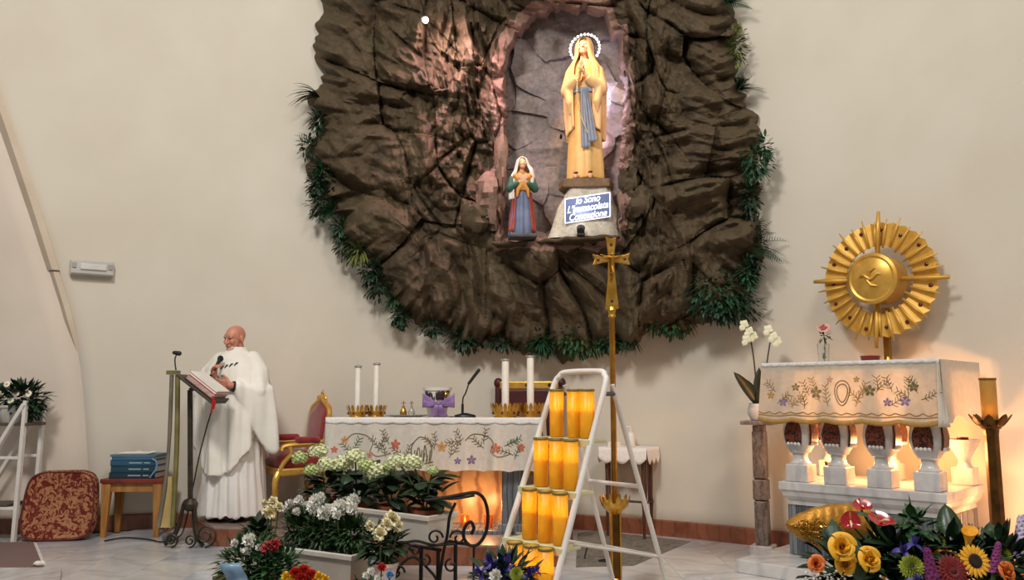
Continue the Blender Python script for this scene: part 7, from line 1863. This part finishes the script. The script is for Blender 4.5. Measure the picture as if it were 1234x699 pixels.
for lab, px, py, rx, rz, n_, m, L, w in (('dense dark greenery under the yellow roses', 1030, 690, .16, .10, 240, LEAF_D, .09, .04), ('dense dark greenery behind the irises', 1086, 668, .12, .06, 220, LEAF_D, .08, .035), ('dense dark greenery behind the gerbera and sunflower', 1150, 680, .14, .09, 240, LEAF_D, .09, .035), ('light fine greenery above the irises', 1104, 634, .05, .05, 60, LEAF_M, .06, .03), ('dark greenery around the violet statice', 1210, 684, .11, .10, 200, LEAF_D, .08, .035)):
    c = P(px, py, 2.94); foot = Vector(ft((c.x - bk_.x) * .4, .04)); root = thing('greenery', lab, 'foliage', foot, 0, 'leaves of the large arrangement')
    MB().tube([foot, c], .008, 6).build('branch', STEM, root, world=True); mb = MB(); bush(mb, c, (rx, .085, rz), n_, L, w, fr_, (0, -.2, .3)); mb.build('leaves', m, root, world=True, smooth=False)
c = P(998, 699, 2.86); foot = Vector(ft(-.1)); root = thing('baby_breath', 'spray of tiny white blossoms at the edge below orange rose', 'flower', foot, 0, gB)
MB().tube([foot, c], .004, 6).build('stem', STEM, root, world=True); mb = MB()
for k in range(70): mb.ball(c + Vector((fr_.gauss(0, .04), fr_.gauss(0, .025), fr_.gauss(0, .016))), .0045, 5, 3)
mb.build('blossoms', FW, root, world=True)
# golden leaf fan
GL = mat('golden_leaf', lin(196, 142, 52), lin(160, 106, 34), rough=.42, metal=.55, scale=22, bump=.25, bscale=60)
g0 = P(1050, 634, 3.23); g1 = P(947, 632, 3.17); foot = Vector(ft(-.1, .06))
root = thing('golden_leaf', 'large gilded leaf with glitter pointing out of the arrangement', 'leaf', foot, 0)
ax2 = (g1 - g0); LL = ax2.length; ax2.normalize(); upv = Vector((0, .12, 1)); upv = (upv - ax2 * upv.dot(ax2)).normalized(); nn = ax2.cross(upv)
if nn.y > 0: nn = -nn
def gl(u, v):      # u along, v across
    hw = .5 * .175 * math.sin(PI * min(1, (.16 + .84 * u) ** .9)) ** .65 * (1 if u < .98 else .5)
    q = (v - .5) * 2
    return g0 + ax2 * LL * u + upv * (hw * q * (1 + .015 * math.sin(u * 30)) - .010 * math.sin(u * 3)) + nn * (.03 * (1 - q * q) + .0015 * math.sin(u * 60 + q * 4))
MB().tube(smooth_path([foot, foot.lerp(g0, .6) + Vector((0, 0, .06)), g0 + ax2 * .02]), .007, 6).build('stalk', GL, root, world=True)
MB().grid(gl, 40, 14).build('blade', GL, root, world=True, solid=.004)
gt = MB()
for k in range(420):
    u = min(.97, .42 + .5 * abs(fr_.gauss(.3, .35))); v = max(.05, min(.95, fr_.gauss(.30, .16)))
    if fr_.random() < .25: u, v = fr_.uniform(.6, .9), fr_.uniform(.45, .75)
    c = gl(u, v) + nn * .004; s_ = fr_.uniform(.002, .0045); d = Vector((fr_.uniform(-1, 1), fr_.uniform(-1, 1), fr_.uniform(-1, 1))).normalized(); e = d.orthogonal().normalized() * s_; f = d.cross(e).normalized() * s_
    gt.add([c - e, c - f, c + e, c + f, c + d * s_], [(0, 1, 4), (1, 2, 4), (2, 3, 4), (3, 0, 4), (3, 2, 1, 0)])
g_ = gt.build('glitter', mat('gold_glitter', lin(236, 200, 110), lin(214, 160, 60), rough=.15, metal=1.), root, False, world=True); g_['kind'] = 'stuff'

# blue irises before the stepladder
IB = Vector((P(604, 720, 3.12).x, 3.12, 0))
root = thing('iris_vase', 'tall dark vase holding the blue irises before the stepladder', 'vase', IB)
MB().lathe([(.09, 0), (.10, .01), (.09, .1), (.07, .25), (.09, .40), (.10, .42), (.09, .42), (.06, .25), (.001, .2)], 26).build('vase', mat('vase_dark', lin(52, 60, 70), rough=.3), root)
gI = 'flowers in the iris vase'
for lab, px, py, r, fc in (('upright deep blue iris bud touching the ladder rail', 607, 690, .075, (.05, -.1, 1)), ('open blue iris leaning towards the altar', 597, 684, .052, (-.5, -.6, .7)), ('open blue iris low in the iris vase', 610, 694, .055, (0, -1, .5)), ('blue iris leaning over the lowest candles', 637, 694, .050, (.3, -.7, .7)), ('small dark violet bud above the lowest candles', 646, 688, .028, (.5, -.4, .8)), ('blue iris at the far side near the iron stand', 580, 690, .044, (-.6, -.6, .6)), ('violet iris half-hidden behind the open blue iris', 590, 677, .036, (-.2, -.3, 1))):
    cut('blue_iris', lab, px, py, 3.1, r, fc, [('petals', m_iris)], (IB.x + (px - 612) * .0004, IB.y, .30), gI)
cut('white_rose', 'small white rose between the blue irises', 597, 694, 3.03, .026, (-.2, -1, .4), [('petals', WB)], (IB.x - .01, IB.y, .30), gI)
cut('green_bud', 'round pale green bud next to the ladder candles', 622, 692, 3.03, .026, (.2, -1, .4), [('petals', m_mum)], (IB.x + .01, IB.y, .30), gI)
c = P(608, 694, 3.14); root = thing('greenery', 'dark greenery among the blue irises', 'foliage', (IB.x, IB.y, .30), 0, gI)
MB().tube([(IB.x, IB.y, .30), c], .008, 6).build('branch', STEM, root, world=True); mb = MB(); bush(mb, c, (.10, .08, .07), 170, .07, .025, fr_, (0, -.1, .4)); mb.build('leaves', LEAF_D, root, world=True, smooth=False)
